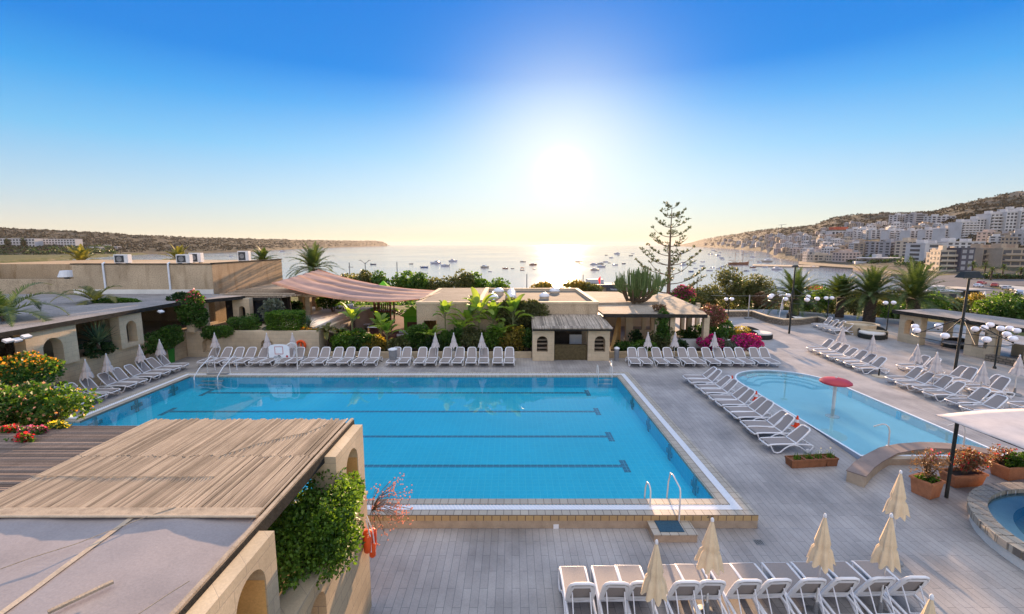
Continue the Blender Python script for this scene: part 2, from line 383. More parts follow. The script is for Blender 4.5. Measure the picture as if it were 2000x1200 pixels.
def broadleaf(name, label, cat, loc, h, n, L_, W_, m_='banana', group=None, trunk=.07, elr=(.5, 1.35)):
    """banana / strelitzia: paddle leaves on stalks"""
    o = thing(name, label, cat, loc, random.uniform(0, 6), group); V, F = [], []; tb = MB()
    tb.tube([(0, 0, -.05), (0, 0, h * .5), (.02, 0, h)], [trunk, trunk * .8, trunk * .6], 8)
    for i in range(n):
        az = i * 2.4 + random.uniform(-.3, .3); e = random.uniform(*elr); d_ = Vector((math.cos(az) * math.cos(e), math.sin(az) * math.cos(e), math.sin(e))); side = Vector((-math.sin(az), math.cos(az), 0)); p = Vector((0, 0, h * random.uniform(.8, 1)))
        LL = L_ * random.uniform(.7, 1.1); pts = [p.copy()]; p = p + d_ * LL * .35; pts.append(p.copy()); tb.tube(pts, [.018, .012], 5)
        k = 7; prev = None
        for j in range(k + 1):
            t = j / k; wd = W_ * .5 * math.sin(PI * (.06 + .9 * t)) ** .7; up = side.cross(d_); up = up if up.z > 0 else -up
            row = [p - side * wd + up * wd * .35, p, p + side * wd + up * wd * .35]
            b = len(V); V.extend(row)
            if prev is not None: F += [(prev, prev + 1, b + 1, b), (prev + 1, prev + 2, b + 2, b + 1)]
            prev = b; p = p + d_ * LL * .65 / k; d_ = (d_ + Vector((0, 0, -.13 - .1 * random.random()))).normalized()
    tb.build('trunk', 'stalk', o, smooth=60); npmesh('crown', np.array([tuple(v) for v in V]), np.array(F), m_, o); return o
def spikes(name, label, cat, loc, n, L_, W_, m_, h=0, group=None, emin=.1):
    o = thing(name, label, cat, loc, 0, group); V, F = [], []
    for i in range(n):
        az = i * 2.4; e = lerp(emin, 1.45, random.random()); d_ = Vector((math.cos(az) * math.cos(e), math.sin(az) * math.cos(e), math.sin(e))); s = Vector((-math.sin(az), math.cos(az), 0)) * W_; p = Vector((0, 0, h)); q = p + d_ * L_ * .5; t = p + d_ * L_ - Vector((0, 0, L_ * .12 * math.cos(e)))
        b = len(V); V += [p - s * .6, p + s * .6, q + s, q - s, t]; F += [(b, b + 1, b + 2, b + 3), (b + 3, b + 2, b + 4, b + 4)]
    F = [f if f[2] != f[3] else f for f in F]
    me = bpy.data.meshes.new('crown'); me.from_pydata([tuple(v) for v in V], [], [tuple(dict.fromkeys(f)) for f in F]); me.materials.append(MATS[m_]); c_ = bpy.data.objects.new('crown', me); col.objects.link(c_); c_.parent = o
    if h > .1:
        mb = MB(); mb.tube([(0, 0, -.05), (0, 0, h)], [.09, .07], 8); mb.build('trunk', 'palmbark', o)
    return o
# ================================================================== materials used below
tiles('deck', (.40, .365, .335), (.34, .31, .285), (.19, .18, .175), 1.2, .2, .007, .5, 'xy', PI / 2, .5, .2, .42, .45)
tiles('coping', (.46, .40, .31), (.38, .33, .26), (.17, .14, .11), .25, .33, .012, .5, 'xy', 0, 0, .3, .15)
tiles('coping_edge', (.50, .34, .15), (.44, .30, .14), (.16, .11, .07), .25, .6, .014, .5, 'w', 0, 0, .3, .2)
mat('gutter', (.68, .70, .74), .5, .08, 6, 60, .4); mat('pool_wall', (.40, .31, .22), .7, .2, 3, 50, .3)
tiles('basin', (.012, .60, .90), (.018, .64, .93), (.07, .72, .95), .25, .25, .012, .5, 'xy', 0, 0, 0, .12, .2)
tiles('basin_side', (.012, .56, .88), (.016, .60, .90), (.06, .68, .93), .25, .25, .014, .5, 'w', 0, 0, 0, .1)
tiles('lane', (.03, .065, .11), (.035, .07, .12), (.10, .22, .32), .25, .25, .02, .5, 'xy', 0, 0, 0, .1)
mat('kids_basin', (.36, .76, .88), .5, .10, .5, 25, 0); mat('pool_white', (.70, .74, .78), .5, .08, 3, 40, .1); mat('spa_basin', (.02, .22, .36), .5, .3, 1.2, 25, .2)
watermat('pool_water', (.94, .99, 1.0), 1.3, .03, stretch=(1, .7, 1)); watermat('kids_water', (.95, .99, 1.0), 1.5, .012, body=(.42, .80, .92)); watermat('spa_water', (.8, .95, .97), 2.5, .10, body=(.15, .5, .65))
tiles('limestone', (.54, .40, .235), (.48, .355, .21), (.33, .25, .165), .55, .27, .008, .85, 'w', 0, .5, .5, .32, .5)
tiles('limestone_pale', (.60, .47, .305), (.54, .425, .275), (.40, .32, .23), .55, .27, .006, .85, 'w', 0, .5, .4, .28, .6)
tiles('rubble', (.34, .27, .19), (.24, .19, .14), (.12, .10, .075), .32, .17, .03, .9, 'w', 0, .4, .9, .4, 1.5)
mat('render_wall', (.58, .465, .32), .85, .18, .7, 25, .4); mat('white_plaster', (.70, .66, .58), .8, .12, .8, 30, .25); mat('ochre', (.62, .36, .13), .85, .2, 1.5, 30, .3)
def streaked(name, c, streak):
    mt, t, b, o = newmat(name); v = ncoord(t); v2 = ncoord(t, (1.1, 1.1, .22)); n1 = nnoise(t, v, .5, 5); n2 = nnoise(t, v2, 1.4, 5); n3 = nnoise(t, v, 14, 3)
    a = nramp(t, n1, [(.3, dark(c, .78)), (.6, c), (.8, dark(c, 1.12))]); s = nramp(t, n2, [(.52, (1, 1, 1)), (.72, streak)])
    f = nramp(t, n3, [(.36, (.66,) * 3), (.5, (.97,) * 3), (.7, (1.08,) * 3)])
    t.links.new(nmix(t, 1.0, nmix(t, 1.0, a, s, 'MULTIPLY'), f, 'MULTIPLY'), b.inputs['Base Color']); b.inputs['Roughness'].default_value = .95; b.inputs['Specular IOR Level'].default_value = .06; nbump(t, n3, b, .5, .015)
streaked('stained_stone', (.52, .40, .265), (.70, .67, .62)); streaked('stained_ochre', (.47, .34, .21), (.70, .64, .56)); streaked('roof_concrete', (.30, .28, .265), (.72, .72, .74))
streaked('roof_felt', (.21, .185, .15), (.8, .78, .74)); streaked('roof_grey', (.25, .22, .18), (.75, .73, .7)); streaked('roof_boards', (.42, .35, .265), (.78, .74, .68))
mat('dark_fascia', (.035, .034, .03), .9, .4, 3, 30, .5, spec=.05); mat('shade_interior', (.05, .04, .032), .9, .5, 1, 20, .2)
def lath(name, c, along, n=19.0, seam=None):
    """split reeds laid side by side: every reed its own tone"""
    mt, t, b, o = newmat(name); v = ncoord(t); s = t.nodes.new('ShaderNodeSeparateXYZ'); t.links.new(v, s.inputs[0])
    ax, ln = (0, 1) if along == 'y' else (1, 0)
    idx = nmath(t, 'FLOOR', nmath(t, 'MULTIPLY', s.outputs[ax], n)); fr = nmath(t, 'FRACT', nmath(t, 'MULTIPLY', s.outputs[ax], n))
    wn = t.nodes.new('ShaderNodeTexWhiteNoise'); wn.noise_dimensions = '2D'; cx = t.nodes.new('ShaderNodeCombineXYZ'); t.links.new(idx, cx.inputs[0])
    t.links.new(nmath(t, 'FLOOR', nmath(t, 'MULTIPLY', s.outputs[ln], .42)), cx.inputs[1]); t.links.new(cx.outputs[0], wn.inputs[0])
    cl = nramp(t, wn.outputs[0], [(0, dark(c, .55)), (.5, c), (1, dark(c, 1.35))])
    st = ncoord(t, (1, .06, 1) if along == 'y' else (.06, 1, 1)); n2 = nnoise(t, st, 22, 3); f = nramp(t, n2, [(.3, (.72,) * 3), (.7, (1.1,) * 3)])
    n3 = nnoise(t, v, .9, 4); f3 = nramp(t, n3, [(.3, (.8,) * 3), (.65, (1.05,) * 3)])
    t.links.new(nmix(t, 1.0, nmix(t, 1.0, cl, f, 'MULTIPLY'), f3, 'MULTIPLY'), b.inputs['Base Color']); b.inputs['Roughness'].default_value = .85; b.inputs['Specular IOR Level'].default_value = .12
    h = nmath(t, 'SINE', nmath(t, 'MULTIPLY', fr, PI)); nbump(t, h, b, .8, .02)
lath('reed', (.40, .31, .22), 'y'); lath('reed_dark', (.24, .19, .155), 'x', 14.0); lath('reed_grey', (.40, .33, .255), 'y', 12.0)
mat('lath_wood', (.40, .31, .215), .8, .3, 8, 60, .4); mat('membrane', (.32, .275, .255), .55, .16, .9, 30, .12); mat('tape', (.50, .39, .27), .6, .2, 4, 40, .2); mat('wire', (.05, .045, .04), .6, .2)
mat('bark', (.12, .085, .055), .9, .3, 8, 40, .6); tiles('palmbark', (.17, .12, .08), (.11, .08, .055), (.05, .035, .025), .16, .09, .02, .9, 'w', 0, .5, .9, .3, 3); mat('stalk', (.16, .17, .07), .7, .3)
leafmat('leaf', (.018, .06, .012), (.085, .17, .028), .4); leafmat('leaf_dark', (.010, .032, .012), (.04, .085, .022), .3); leafmat('leaf_bright', (.018, .065, .01), (.12, .22, .025), .4, 1.6)
leafmat('leaf_olive', (.05, .065, .025), (.15, .16, .06), .35); leafmat('leaf_grey', (.07, .09, .07), (.17, .19, .15), .3); leafmat('leaf_autumn', (.10, .10, .02), (.30, .22, .04), .4); leafmat('scrub_leaf', (.016, .02, .012), (.04, .04, .026), .04, .05, rough=.9); leafmat('leaf_dry', (.14, .085, .05), (.26, .15, .09), .3)
leafmat('palm', (.018, .05, .014), (.085, .125, .035), .28, .8); leafmat('palm_olive', (.06, .085, .02), (.22, .20, .06), .4, .8); leafmat('banana', (.07, .16, .025), (.27, .36, .07), .5, .9); leafmat('agave', (.03, .07, .045), (.10, .15, .09), .2)
leafmat('pine', (.035, .06, .02), (.10, .12, .045), .25); mat('euphorbia', (.10, .15, .045), .6, .25, 5, 30, .3, c2=(.17, .20, .07)); mat('pinebark', (.17, .12, .08), .9, .3, 5, 30, .6)
for k, q in dict(magenta=(.62, .03, .27), pink=(.75, .10, .25), orange_bloom=(.80, .33, .03), yellow_bloom=(.80, .62, .06), red_bloom=(.65, .03, .05), white_bloom=(.75, .72, .62), peach_bloom=(.78, .38, .24)).items(): leafmat(k, dark(q, .7), q, .3, 3)
mat('white_plastic', (.70, .69, .69), .38, .05, 3, 60, .05); mat('sling', (.27, .235, .215), .7, .1, 40, 200, .35, spec=.3); mat('rubber', (.06, .06, .06), .7)
mat('canvas', (.68, .52, .33), .85, .10, 5, 80, .3); mat('canvas_white', (.52, .46, .43), .8, .10, 3, 80, .2); mat('steel', (.62, .60, .56), .22, .08, 6, 60, .05, 1.0); mat('dark_metal', (.022, .026, .026), .5, .3, 5, 40, .1); mat('grey_metal', (.22, .22, .22), .5, .3)
mat('terracotta', (.42, .17, .08), .75, .22, 5, 40, .3); mat('terracotta_brown', (.25, .10, .045), .7, .25, 5, 40, .3); mat('soil', (.05, .035, .025), .95, .3, 8, 30, .6); mat('red_paint', (.42, .045, .055), .4, .12, 4, 40, .05); mat('cone_red', (.75, .07, .02), .5, .08); mat('lifebuoy', (.78, .10, .02), .5, .1)
mat('globe_white', (.86, .82, .84), .25, .04, 2, 30, 0); mat('dark_glass', (.03, .035, .045), .12, .2, 3, 30, 0, spec=.6); mat('window_dark', (.06, .065, .075), .25, .3); mat('wicker', (.03, .032, .028), .8, .4, 20, 80, .8); mat('cushion', (.62, .58, .52), .85, .1)
mat('ac_white', (.66, .66, .66), .5, .1); mat('ac_grille', (.05, .055, .06), .6, .3); mat('pipe_white', (.72, .74, .76), .5, .1); mat('blue_mat', (.03, .08, .12), .7, .3, 20, 60, .5); mat('play_green', (.14, .42, .03), .9, .12, spec=.1); mat('play_dark_green', (.04, .20, .03), .9, .2, spec=.1); mat('play_wood', (.22, .10, .045), .7, .3); mat('play_brown', (.13, .055, .035), .9, .25, 2, 30, .3)
mat('dirt', (.20, .155, .10), .95, .3, .6, 8, .6); mat('quay_stone', (.15, .135, .115), .9, .3, .2, 4, .3); mat('asphalt', (.10, .10, .105), .9, .2, .4, 10, .3); mat('kerb', (.42, .40, .36), .8, .15); mat('white_paint', (.78, .78, .78), .5, .05); mat('ironwork', (.35, .34, .32), .5, .2)
mat('brown_top', (.24, .185, .16), .7, .2, 2, 40, .2)
def islandmat(name, c, lo=.6, hi=1.3, rough=.8):
    mt, t, b, o = newmat(name); v = ncoord(t); g = t.nodes.new('ShaderNodeNewGeometry'); a = nramp(t, g.outputs['Random Per Island'], [(0, dark(c, lo)), (.5, c), (1, dark(c, hi))]); n2 = nnoise(t, ncoord(t, (1, .08, 1)), 30, 3); n3 = nnoise(t, v, 1.1, 4)
    f = nmix(t, 1.0, nramp(t, n2, [(.3, (.75,) * 3), (.7, (1.1,) * 3)]), nramp(t, n3, [(.3, (.82,) * 3), (.65, (1.05,) * 3)]), 'MULTIPLY'); t.links.new(nmix(t, 1.0, a, f, 'MULTIPLY'), b.inputs['Base Color']); b.inputs['Roughness'].default_value = rough; b.inputs['Specular IOR Level'].default_value = .12
islandmat('split_reed', (.37, .295, .215)); islandmat('split_reed_shade', (.25, .19, .15))  # second one is the reed darkened to stand in for shade on the left roof
# ================================================================== the setting
# sea
mt, t, b, o_ = newmat('sea'); v = ncoord(t, (1, 1.0, 1)); n1 = nnoise(t, v, .35, 6, .62); n2 = nnoise(t, v, .008, 4)
b.inputs['Base Color'].default_value = (.20, .185, .215, 1); b.inputs['Roughness'].default_value = .16; b.inputs['IOR'].default_value = 1.55
t.links.new(nramp(t, n2, [(.35, (.07,) * 3), (.6, (.12,) * 3)]), b.inputs['Roughness']); nbump(t, n1, b, .20, .5)
SEA = -10.0
structure(MB().add([(-25000, 60, SEA), (25000, 60, SEA), (25000, 25000, SEA), (-25000, 25000, SEA)], [(0, 1, 2, 3)]).build('sea', 'sea', fixn=False))
# land round the hotel, sloping to the shore
def ground_mat(name, cols, s1, s2, bump=.6, bd=.5):
    mt, t, b, o = newmat(name); v = ncoord(t); a = nnoise(t, v, s1, 6, .65); f = nnoise(t, v, s2, 4, .65)
    st = [(.3 + .4 * i / (len(cols) - 1), c_) for i, c_ in enumerate(cols)]
    t.links.new(nmix(t, 1.0, nramp(t, a, st), nramp(t, f, [(.35, (.62,) * 3), (.65, (1.15,) * 3)]), 'MULTIPLY'), b.inputs['Base Color']); b.inputs['Roughness'].default_value = .95; b.inputs['Specular IOR Level'].default_value = .1; nbump(t, f, b, bump, bd)
ground_mat('garden_earth', [(.05, .07, .02), (.12, .12, .045), (.20, .16, .09)], .12, 1.5)
ground_mat('headland', [(.035, .038, .022), (.065, .06, .038), (.105, .09, .06), (.075, .068, .043)], .012, .09, .8, 4)
ground_mat('hillside', [(.035, .04, .027), (.06, .062, .043), (.11, .10, .078), (.075, .072, .052)], .014, .10, .8, 4)
XS = [-700, -583, -400, -250, -100, 0, 121, 140, 208, 236, 273, 300]; YS = [900, 640, 330, 190, 158, 155, 158, 166, 241, 284, 368, 440]
def shore(x): return float(np.interp(x, XS, YS))
def land_z(x, y):
    s = shore(x); e = s - y
    inl = float(np.interp(y, [0, 58, 75, 110, 150], [-1.0, -1.0, -2.0, -7.0, -8.6]))
    if x < -60: inl = float(np.interp(y, [0, 50, 120, 700], [-1, -1, -6, -7.5]))
    if e < 0: return -14 if e < -14 else lerp(SEA - .4, -14, -e / 14)
    return lerp(SEA - .4, inl, min(1, e / 10))
mb = MB(); gx = list(np.linspace(-760, -80, 35)) + list(np.linspace(-70, 130, 51)) + list(np.linspace(136, 420, 60)); gy = list(np.linspace(-40, 60, 6)) + list(np.linspace(64, 170, 40)) + list(np.linspace(176, 460, 60)) + list(np.linspace(480, 900, 15))
nx = len(gx); mb.v = [(x, y, land_z(x, y)) for y in gy for x in gx]; mb.f = [(j * nx + i, j * nx + i + 1, (j + 1) * nx + i + 1, (j + 1) * nx + i) for j in range(len(gy) - 1) for i in range(nx - 1)]; mb.mi = [0] * len(mb.f)
structure(mb.build('garden_ground', 'garden_earth', smooth=60, fixn=False))
# the two headlands; each row (survey column, shore distance, ridge distance, ridge height)
HL = [(-400, 650, 1000, 60), (-200, 680, 1050, 56), (0, 700, 1100, 48), (100, 700, 1150, 44), (200, 735, 1250, 40), (300, 850, 1400, 35), (387, 944, 1550, 32), (500, 1160, 1800, 30), (575, 1800, 2400, 33), (650, 2700, 3400, 38), (700, 3600, 4300, 43), (735, 4700, 5100, 50), (752, 5200, 5400, 40), (764, 5600, 5700, -5)]
HR = [(1310, 5600, 5800, -8), (1330, 4500, 5000, 14), (1365, 3600, 4000, 52), (1400, 2310, 2900, 60), (1450, 1478, 2200, 67), (1487, 1160, 1900, 69), (1512, 600, 1700, 68), (1575, 437, 1500, 68), (1600, 405, 1420, 80), (1615, 398, 1390, 88), (1662, 368, 1250, 89), (1740, 290, 1150, 86), (1800, 262, 1050, 82), (1830, 252, 950, 81), (1870, 242, 900, 90), (1920, 236, 870, 97), (1960, 230, 850, 101), (2050, 230, 850, 105), (2250, 230, 850, 100), (2500, 230, 850, 95)]
def hill_params(H, px): 
    X = [h[0] for h in H]; return [float(np.interp(px, X, [h[k] for h in H])) for k in (1, 2, 3)]
from mathutils import noise as mn
def hill_z(H, px, tt, right):
    ys, yr, zr = hill_params(H, px); y = lerp(ys, yr, min(tt, 1.0)) if tt <= 1 else yr * (1 + (tt - 1) * .8); x = (px - 1000) / FPX * y * 1.005
    z0 = SEA - .5 if tt < .02 else -8.2
    base = z0 + (zr - z0) * (max(0, tt) ** (1.25 if right else 1.0) if tt <= 1 else 1 - (tt - 1) * .25)
    k = min(1, tt * 2.5) * max(0.0, 1 - abs(tt - 1) * 3) * 0 + min(1, tt * 3) * (1 if tt < .93 else max(.12, (1.0 - tt) / .07))
    n_ = mn.fractal(Vector((x * .006, y * .006, 3.1)), .9, 2.1, 5) * zr * .11 * min(1, k)
    rough = mn.fractal(Vector((x * .03, y * .03, 9.1)), .8, 2.1, 4) * 1.3 * min(1, tt * 4)
    return x, y, base + n_ + rough
for nm, H, right, m_ in (('headland', HL, False, 'headland'), ('town_hill', HR, True, 'hillside')):
    mb = MB(); pxs = np.arange(H[0][0], H[-1][0] + 1, 7 if right else 8); ts = list(np.linspace(0, 1, 46)) + [1.04, 1.1, 1.25, 1.5]
    for px in pxs:
        for tt in ts: mb.v.append(hill_z(H, px, tt, right))
    q = len(ts); mb.f = [(i * q + j, (i + 1) * q + j, (i + 1) * q + j + 1, i * q + j + 1) for i in range(len(pxs) - 1) for j in range(q - 1)]; mb.mi = [0] * len(mb.f)
    structure(mb.build(nm, m_, smooth=70, fixn=False))
# ------------------------------------------------------------------ pool deck
KX0, KX1, KY0, KYC = 13.3, 19.0, 16.4, 25.7; KR = (KX1 - KX0) / 2; KC = (KX0 + KX1) / 2
kid_arc = [(KC - KR * math.cos(a), KYC + KR * math.sin(a)) for a in np.linspace(0, PI, 25)]
zs = lambda x, y: deckz(y)
mb = MB(); J = 20.0
mb.sheet([(-26, 3), (45, 3), (45, 12.6), (-26, 12.6)], -.42); mb.sheet([(7.35, 12.6), (45, 12.6), (45, 12.65), (7.35, 12.65)], -.42)
mb.sheet([(7.35, 12.65), (KX0, 12.65), (KX0, J), (7.35, J)], zs); mb.sheet([(KX1, 12.65), (45, 12.65), (45, J), (KX1, J)], zs); mb.sheet([(KX0, 12.65), (KX1, 12.65), (KX1, KY0), (KX0, KY0)], zs)
mb.sheet([(7.35, J), (KX0, J)] + kid_arc + [(KX1, J), (45, J), (45, 46), (33, 56), (7.35, 56)], 0)
mb.sheet([(-23.6, 28), (7.35, 28), (7.35, 34), (-23.6, 34)], 0); mb.sheet([(-30, 20.75), (-20.6, 20.75), (-20.6, 28), (-30, 28)], 0)
structure(mb.build('pool_deck', 'deck', fixn=True))
# ------------------------------------------------------------------ the big pool
inner = [(6.45, 13.5), (6.45, 27.1), (-19.75, 27.1), (-19.75, 19.9), (-25, 19.9), (-25, 13.5)]
r0, r1, r2 = inner, offset_poly(inner, .33), offset_poly(inner, .60); r3 = offset_poly(inner, .90)
pool = thing('swimming_pool', 'large blue swimming pool with four dark lane lines and tiled overflow edge', 'swimming pool')
mb = MB(); mb.ring(r0, r1, 0, 0); mb.ring(r2, r3, 0, .002); mb.ring(r0, r0, -.1, 0); mb.build('coping', 'coping', pool)
MB().ring(r1, r2, -.012, -.012).build('gutter', 'gutter', pool)
gg = MB()
for i in range(len(r1)):
    a, b_, c_, e_ = Vector(r1[i]), Vector(r1[(i + 1) % 6]), Vector(r2[i]), Vector(r2[(i + 1) % 6]); n_ = int((b_ - a).length / .11)
    if i == 4 or i == 3: continue
    for k in range(n_):
        t0, t1 = (k + .2) / n_, (k + .55) / n_; p0, p1, p2, p3 = a.lerp(b_, t0), a.lerp(b_, t1), c_.lerp(e_, t1), c_.lerp(e_, t0); gg.add([(q.x, q.y, -.004) for q in (p0, p1, p2, p3)], [(0, 1, 2, 3)])
gg.build('gutter_grate', 'white_paint', pool)
PF = -.72
mb = MB(); mb.sheet(inner, PF); mb.build('basin_floor', 'basin', pool); MB().ring(inner, inner, PF, -.1).build('basin_wall', 'basin_side', pool)
for y in (26.05, 23.0, 19.85, 17.05):
    x0, x1 = -18.0, 4.35
    if y < 19.9: x0 = -23
    mb = MB(); mb.box(x0, x1, y - .105, y + .105, PF, PF + .012); mb.box(x0 - .26, x0, y - .55, y + .55, PF, PF + .012); mb.box(x1, x1 + .26, y - .5, y + .5, PF, PF + .012); mb.build('lane_line', 'lane', pool)
for x, y0 in ((6.43, 15.0), (6.43, 17.6), (6.43, 20.5), (6.43, 23.4)):
    mb = MB(); mb.box(x - .03, x + .01, y0 - .12, y0 + .12, PF, -.1); mb.box(x - .03, x + .01, y0 - .3, y0 + .3, PF + .2, PF + .4); mb.build('wall_marker', 'lane', pool)
for y0 in (25.6, 23.0, 20.6):
    mb = MB(); mb.box(-19.76, -19.7, y0 - .1, y0 + .1, PF, -.1); mb.box(-19.76, -19.7, y0 - .35, y0 + .35, PF + .22, PF + .42); mb.build('wall_marker', 'lane', pool)
mb = MB(); mb.box(-25.9, 7.35, 12.6, 12.62, -.175, .004); mb.build('front_edge_tiles', 'coping_edge', pool)
mb = MB(); mb.box(-25.9, 7.345, 12.62, 12.9, -.45, -.02); mb.box(-25.9, 7.345, 12.605, 12.62, -.45, -.178); mb.box(7.3, 7.352, 12.62, 20, -.45, -.01); mb.build('front_wall', 'pool_wall', pool)
x_, z_ = AY(1086, 1030, 12.6); MB().box(x_ - .08, x_ + .08, 12.585, 12.6, z_ - .09, z_ + .09).build('socket_cover', 'white_paint', pool)
def textobj(name, s, size, loc, rot, m_, parent=None, ext=.004):
    cu = bpy.data.curves.new(name, 'FONT'); cu.body = s; cu.size = size; cu.extrude = ext; cu.align_x = 'CENTER'; cu.align_y = 'CENTER'
    o = bpy.data.objects.new(name, cu); col.objects.link(o); dg = bpy.context.evaluated_depsgraph_get(); me = bpy.data.meshes.new_from_object(o.evaluated_get(dg)); bpy.data.objects.remove(o)
    o = bpy.data.objects.new(name, me); col.objects.link(o); me.materials.clear(); me.materials.append(MATS[m_]); o.location = loc; o.rotation_euler = rot
    if parent: o.parent = parent
    return o
x_, z_ = AY(1387, 1009, 12.6); textobj('depth_numeral', '2', .13, (x_ - .06, 12.594, z_), (PI / 2, 0, 0), 'wire', pool); textobj('depth_letter', 'M', .10, (x_ + .06, 12.594, z_ - .01), (PI / 2, 0, 0), 'wire', pool)
structure(MB().sheet(inner, -.055).build('pool_water', 'pool_water', fixn=False))
# entry step and hand rails
stp = thing('pool_step', 'tiled step block with a dark blue mat against the front wall of the big pool', 'step', (0, 0, 0))
mb = MB(); mb.box(4.05, 5.28, 11.95, 12.6, -.42, -.2); mb.build('block', 'pool_wall', stp); mb = MB(); mb.box(4.03, 5.30, 11.93, 12.6, -.2, -.17); mb.build('top', 'coping', stp); mb = MB(); mb.box(4.25, 4.95, 12.05, 12.58, -.17, -.15); mb.build('step_mat', 'blue_mat', stp)
def rail_pair(label, x0, y0, dx, out):
    """two bent steel rails, feet on the coping, inner ends going down into the water"""
    o = thing('pool_ladder', label, 'pool ladder', (x0, y0, 0), 0, 'ladders of the big pool')
    for k, s in enumerate((-dx, dx)):
        h = .62 + (.32 if k else 0); zf = -.2 if (k and out) else 0; of = .72 if (k and out) else .22
        sg = 1 if out else -1
        mb = MB(); mb.tube([(s, -of * sg, zf), (s, -of * sg, h * .78), (s, -(of - .05) * sg, h * .9), (s, -.05 * sg, h), (s, .16 * sg, h * .94), (s, .30 * sg, h * .55), (s, .36 * sg, 0), (s, .36 * sg, -.55)], .024, 10); mb.build('rail', 'steel', o, smooth=60)
    for z in (-.2, -.45):
        mb = MB(); mb.box(-dx, dx, (.33 if out else -.40), (.40 if out else -.33), z - .02, z + .01); mb.build('tread', 'white_plastic', o)
    return o
rail_pair('pair of steel rails at the near pool edge above the step block', 4.62, 13.3, .36, True)
rail_pair('pair of steel rails on the far pool edge before the kiosk', 5.7, 27.35, .42, False)
# wheelchair-style entry stairs at the left back corner
es = thing('pool_stairs', 'freestanding metal pool stairs with white handrails in the far left corner', 'pool stairs', (-18.2, 27.2, 0))
for s in (-.85, .55):
    mb = MB(); mb.tube([(s, 1.2, 0), (s, 1.15, .95), (s, .9, 1.0), (s, -.2, .55), (s, -.75, .15), (s, -.8, -.55)], .028, 8); mb.build('handrail', 'white_plastic', es, smooth=60)
    mb = MB(); mb.tube([(s, .5, 0), (s, .45, .8)], .022, 8); mb.build('post', 'steel', es)
for i in range(4):
    MB().box(-.8, .5, .25 - .28 * i, .48 - .28 * i, .02 - .16 * i, .05 - .16 * i).build('tread', 'grey_metal', es)
# ------------------------------------------------------------------ the children's pool
kid = [(KX0, KY0), (KX0, J)] + kid_arc + [(KX1, J), (KX1, KY0)]
kin = [(KC + (x - KC) * .965, KYC + (y - KYC) * .985) for x, y in kid]
kp = thing('paddling_pool', 'pale blue paddling pool with a rounded far end and low white rim', 'paddling pool')
mb = MB(); n_ = len(kid)
for a, b_, za, zb in ((kid, kin, .006, .006), (kin, kin, -.45, .006)): mb.ring(a, b_, za, zb)
mb.build('rim', 'pool_white', kp); mb = MB(); mb.sheet(kin, -.45); mb.build('basin_floor', 'kids_basin', kp)
for k in range(3):
    rr = KR * (.9 - .13 * k); arc = [(KC - rr * math.cos(a), KYC + rr * math.sin(a)) for a in np.linspace(0.5, PI - .1, 20)]; ar2 = [(KC - (rr - .36) * math.cos(a), KYC + (rr - .36) * math.sin(a)) for a in np.linspace(0.5, PI - .1, 20)]
    mb = MB(); mb.prism(arc + ar2[::-1], -.45, -.14 - .09 * k, bottom=False); mb.build('step', 'kids_basin', kp)
for y0 in (24.5, 21.3, 18.4): MB().box(KX1 - .16, KX1 - .10, y0 - .11, y0 + .11, -.45, -.08).build('inlet', 'basin_side', kp)
mb = MB(); mb.box(KX0 - .01, KX1 + .01, KY0 - .25, KY0, -.3, .02); mb.build('end_wall', 'pool_wall', kp)
structure(MB().sheet(kin, -.045).build('paddling_water', 'kids_water', fixn=False))
# curved bench wall
cpx = [(1672, 925), (1688, 908), (1705, 896), (1735, 880), (1770, 873), (1810, 870), (1850, 871), (1900, 876), (1950, 886)]
cl = [G(px, py, .12) for px, py in cpx]
cb = thing('curved_wall', 'low curved seat wall with a grey top round the near end of the paddling pool', 'low wall')
def strip(cl, wd, z0, z1, mbx):
    L_, R_ = [], []
    for i, p in enumerate(cl):
        a = Vector(cl[max(0, i - 1)]); b_ = Vector(cl[min(len(cl) - 1, i + 1)]); d_ = (b_ - a).normalized(); n_ = Vector((-d_.y, d_.x)) * wd / 2; L_.append(tuple(Vector(p) + n_)); R_.append(tuple(Vector(p) - n_))
    mbx.prism(L_ + R_[::-1], z0, z1)
mb = MB(); strip(cl, .52, -.45, .09, mb); mb.build('wall', 'pool_wall', cb); mb = MB(); strip(cl, .58, .09, .13, mb); mb.build('top', 'brown_top', cb)
# spa
SC = (16.75, 10.85); spa = thing('whirlpool', 'round raised whirlpool with a ring of stone edging blocks', 'whirlpool', (SC[0], SC[1], 0))
q = 72; ang = [2 * PI * k / q for k in range(q)]; cir = lambda r: [(r * math.cos(a), r * math.sin(a)) for a in ang]
mb = MB(); mb.ring(cir(3.42), cir(3.42), -.45, -.02); mb.build('skirt', 'white_plaster', spa)
mb = MB()
for k in range(60):
    a0, a1 = 2 * PI * (k + .04) / 60, 2 * PI * (k + .96) / 60; pl = [(r * math.cos(a), r * math.sin(a)) for r, a in ((3.5, a0), (3.5, a1), (3.05, a1), (3.05, a0))]; mb.prism(pl, -.12, .1 + random.uniform(-.003, .003))
mb.build('edging', 'coping', spa, bevel=.008)
mb = MB(); mb.ring(cir(3.06), cir(3.05), .06, -.1); mb.ring(cir(3.05), cir(2.5), -.1, -.12); mb.build('shelf', 'pool_white', spa); mb = MB(); mb.ring(cir(2.5), cir(2.4), -.12, -.7); mb.sheet(cir(2.4), -.7); mb.build('basin', 'spa_basin', spa)
wt = MB().sheet(cir(3.04), -.03).build('whirlpool_water', 'spa_water', fixn=False); wt.location = (SC[0], SC[1], 0); structure(wt)
x_, y_ = GD(1968, 1066, .15); MB().box(-.09, .09, -.02, .02, -.13, .13).build('light_cover', 'ac_white', spa).location = (x_ - SC[0] + .1, y_ - SC[1], -.2)
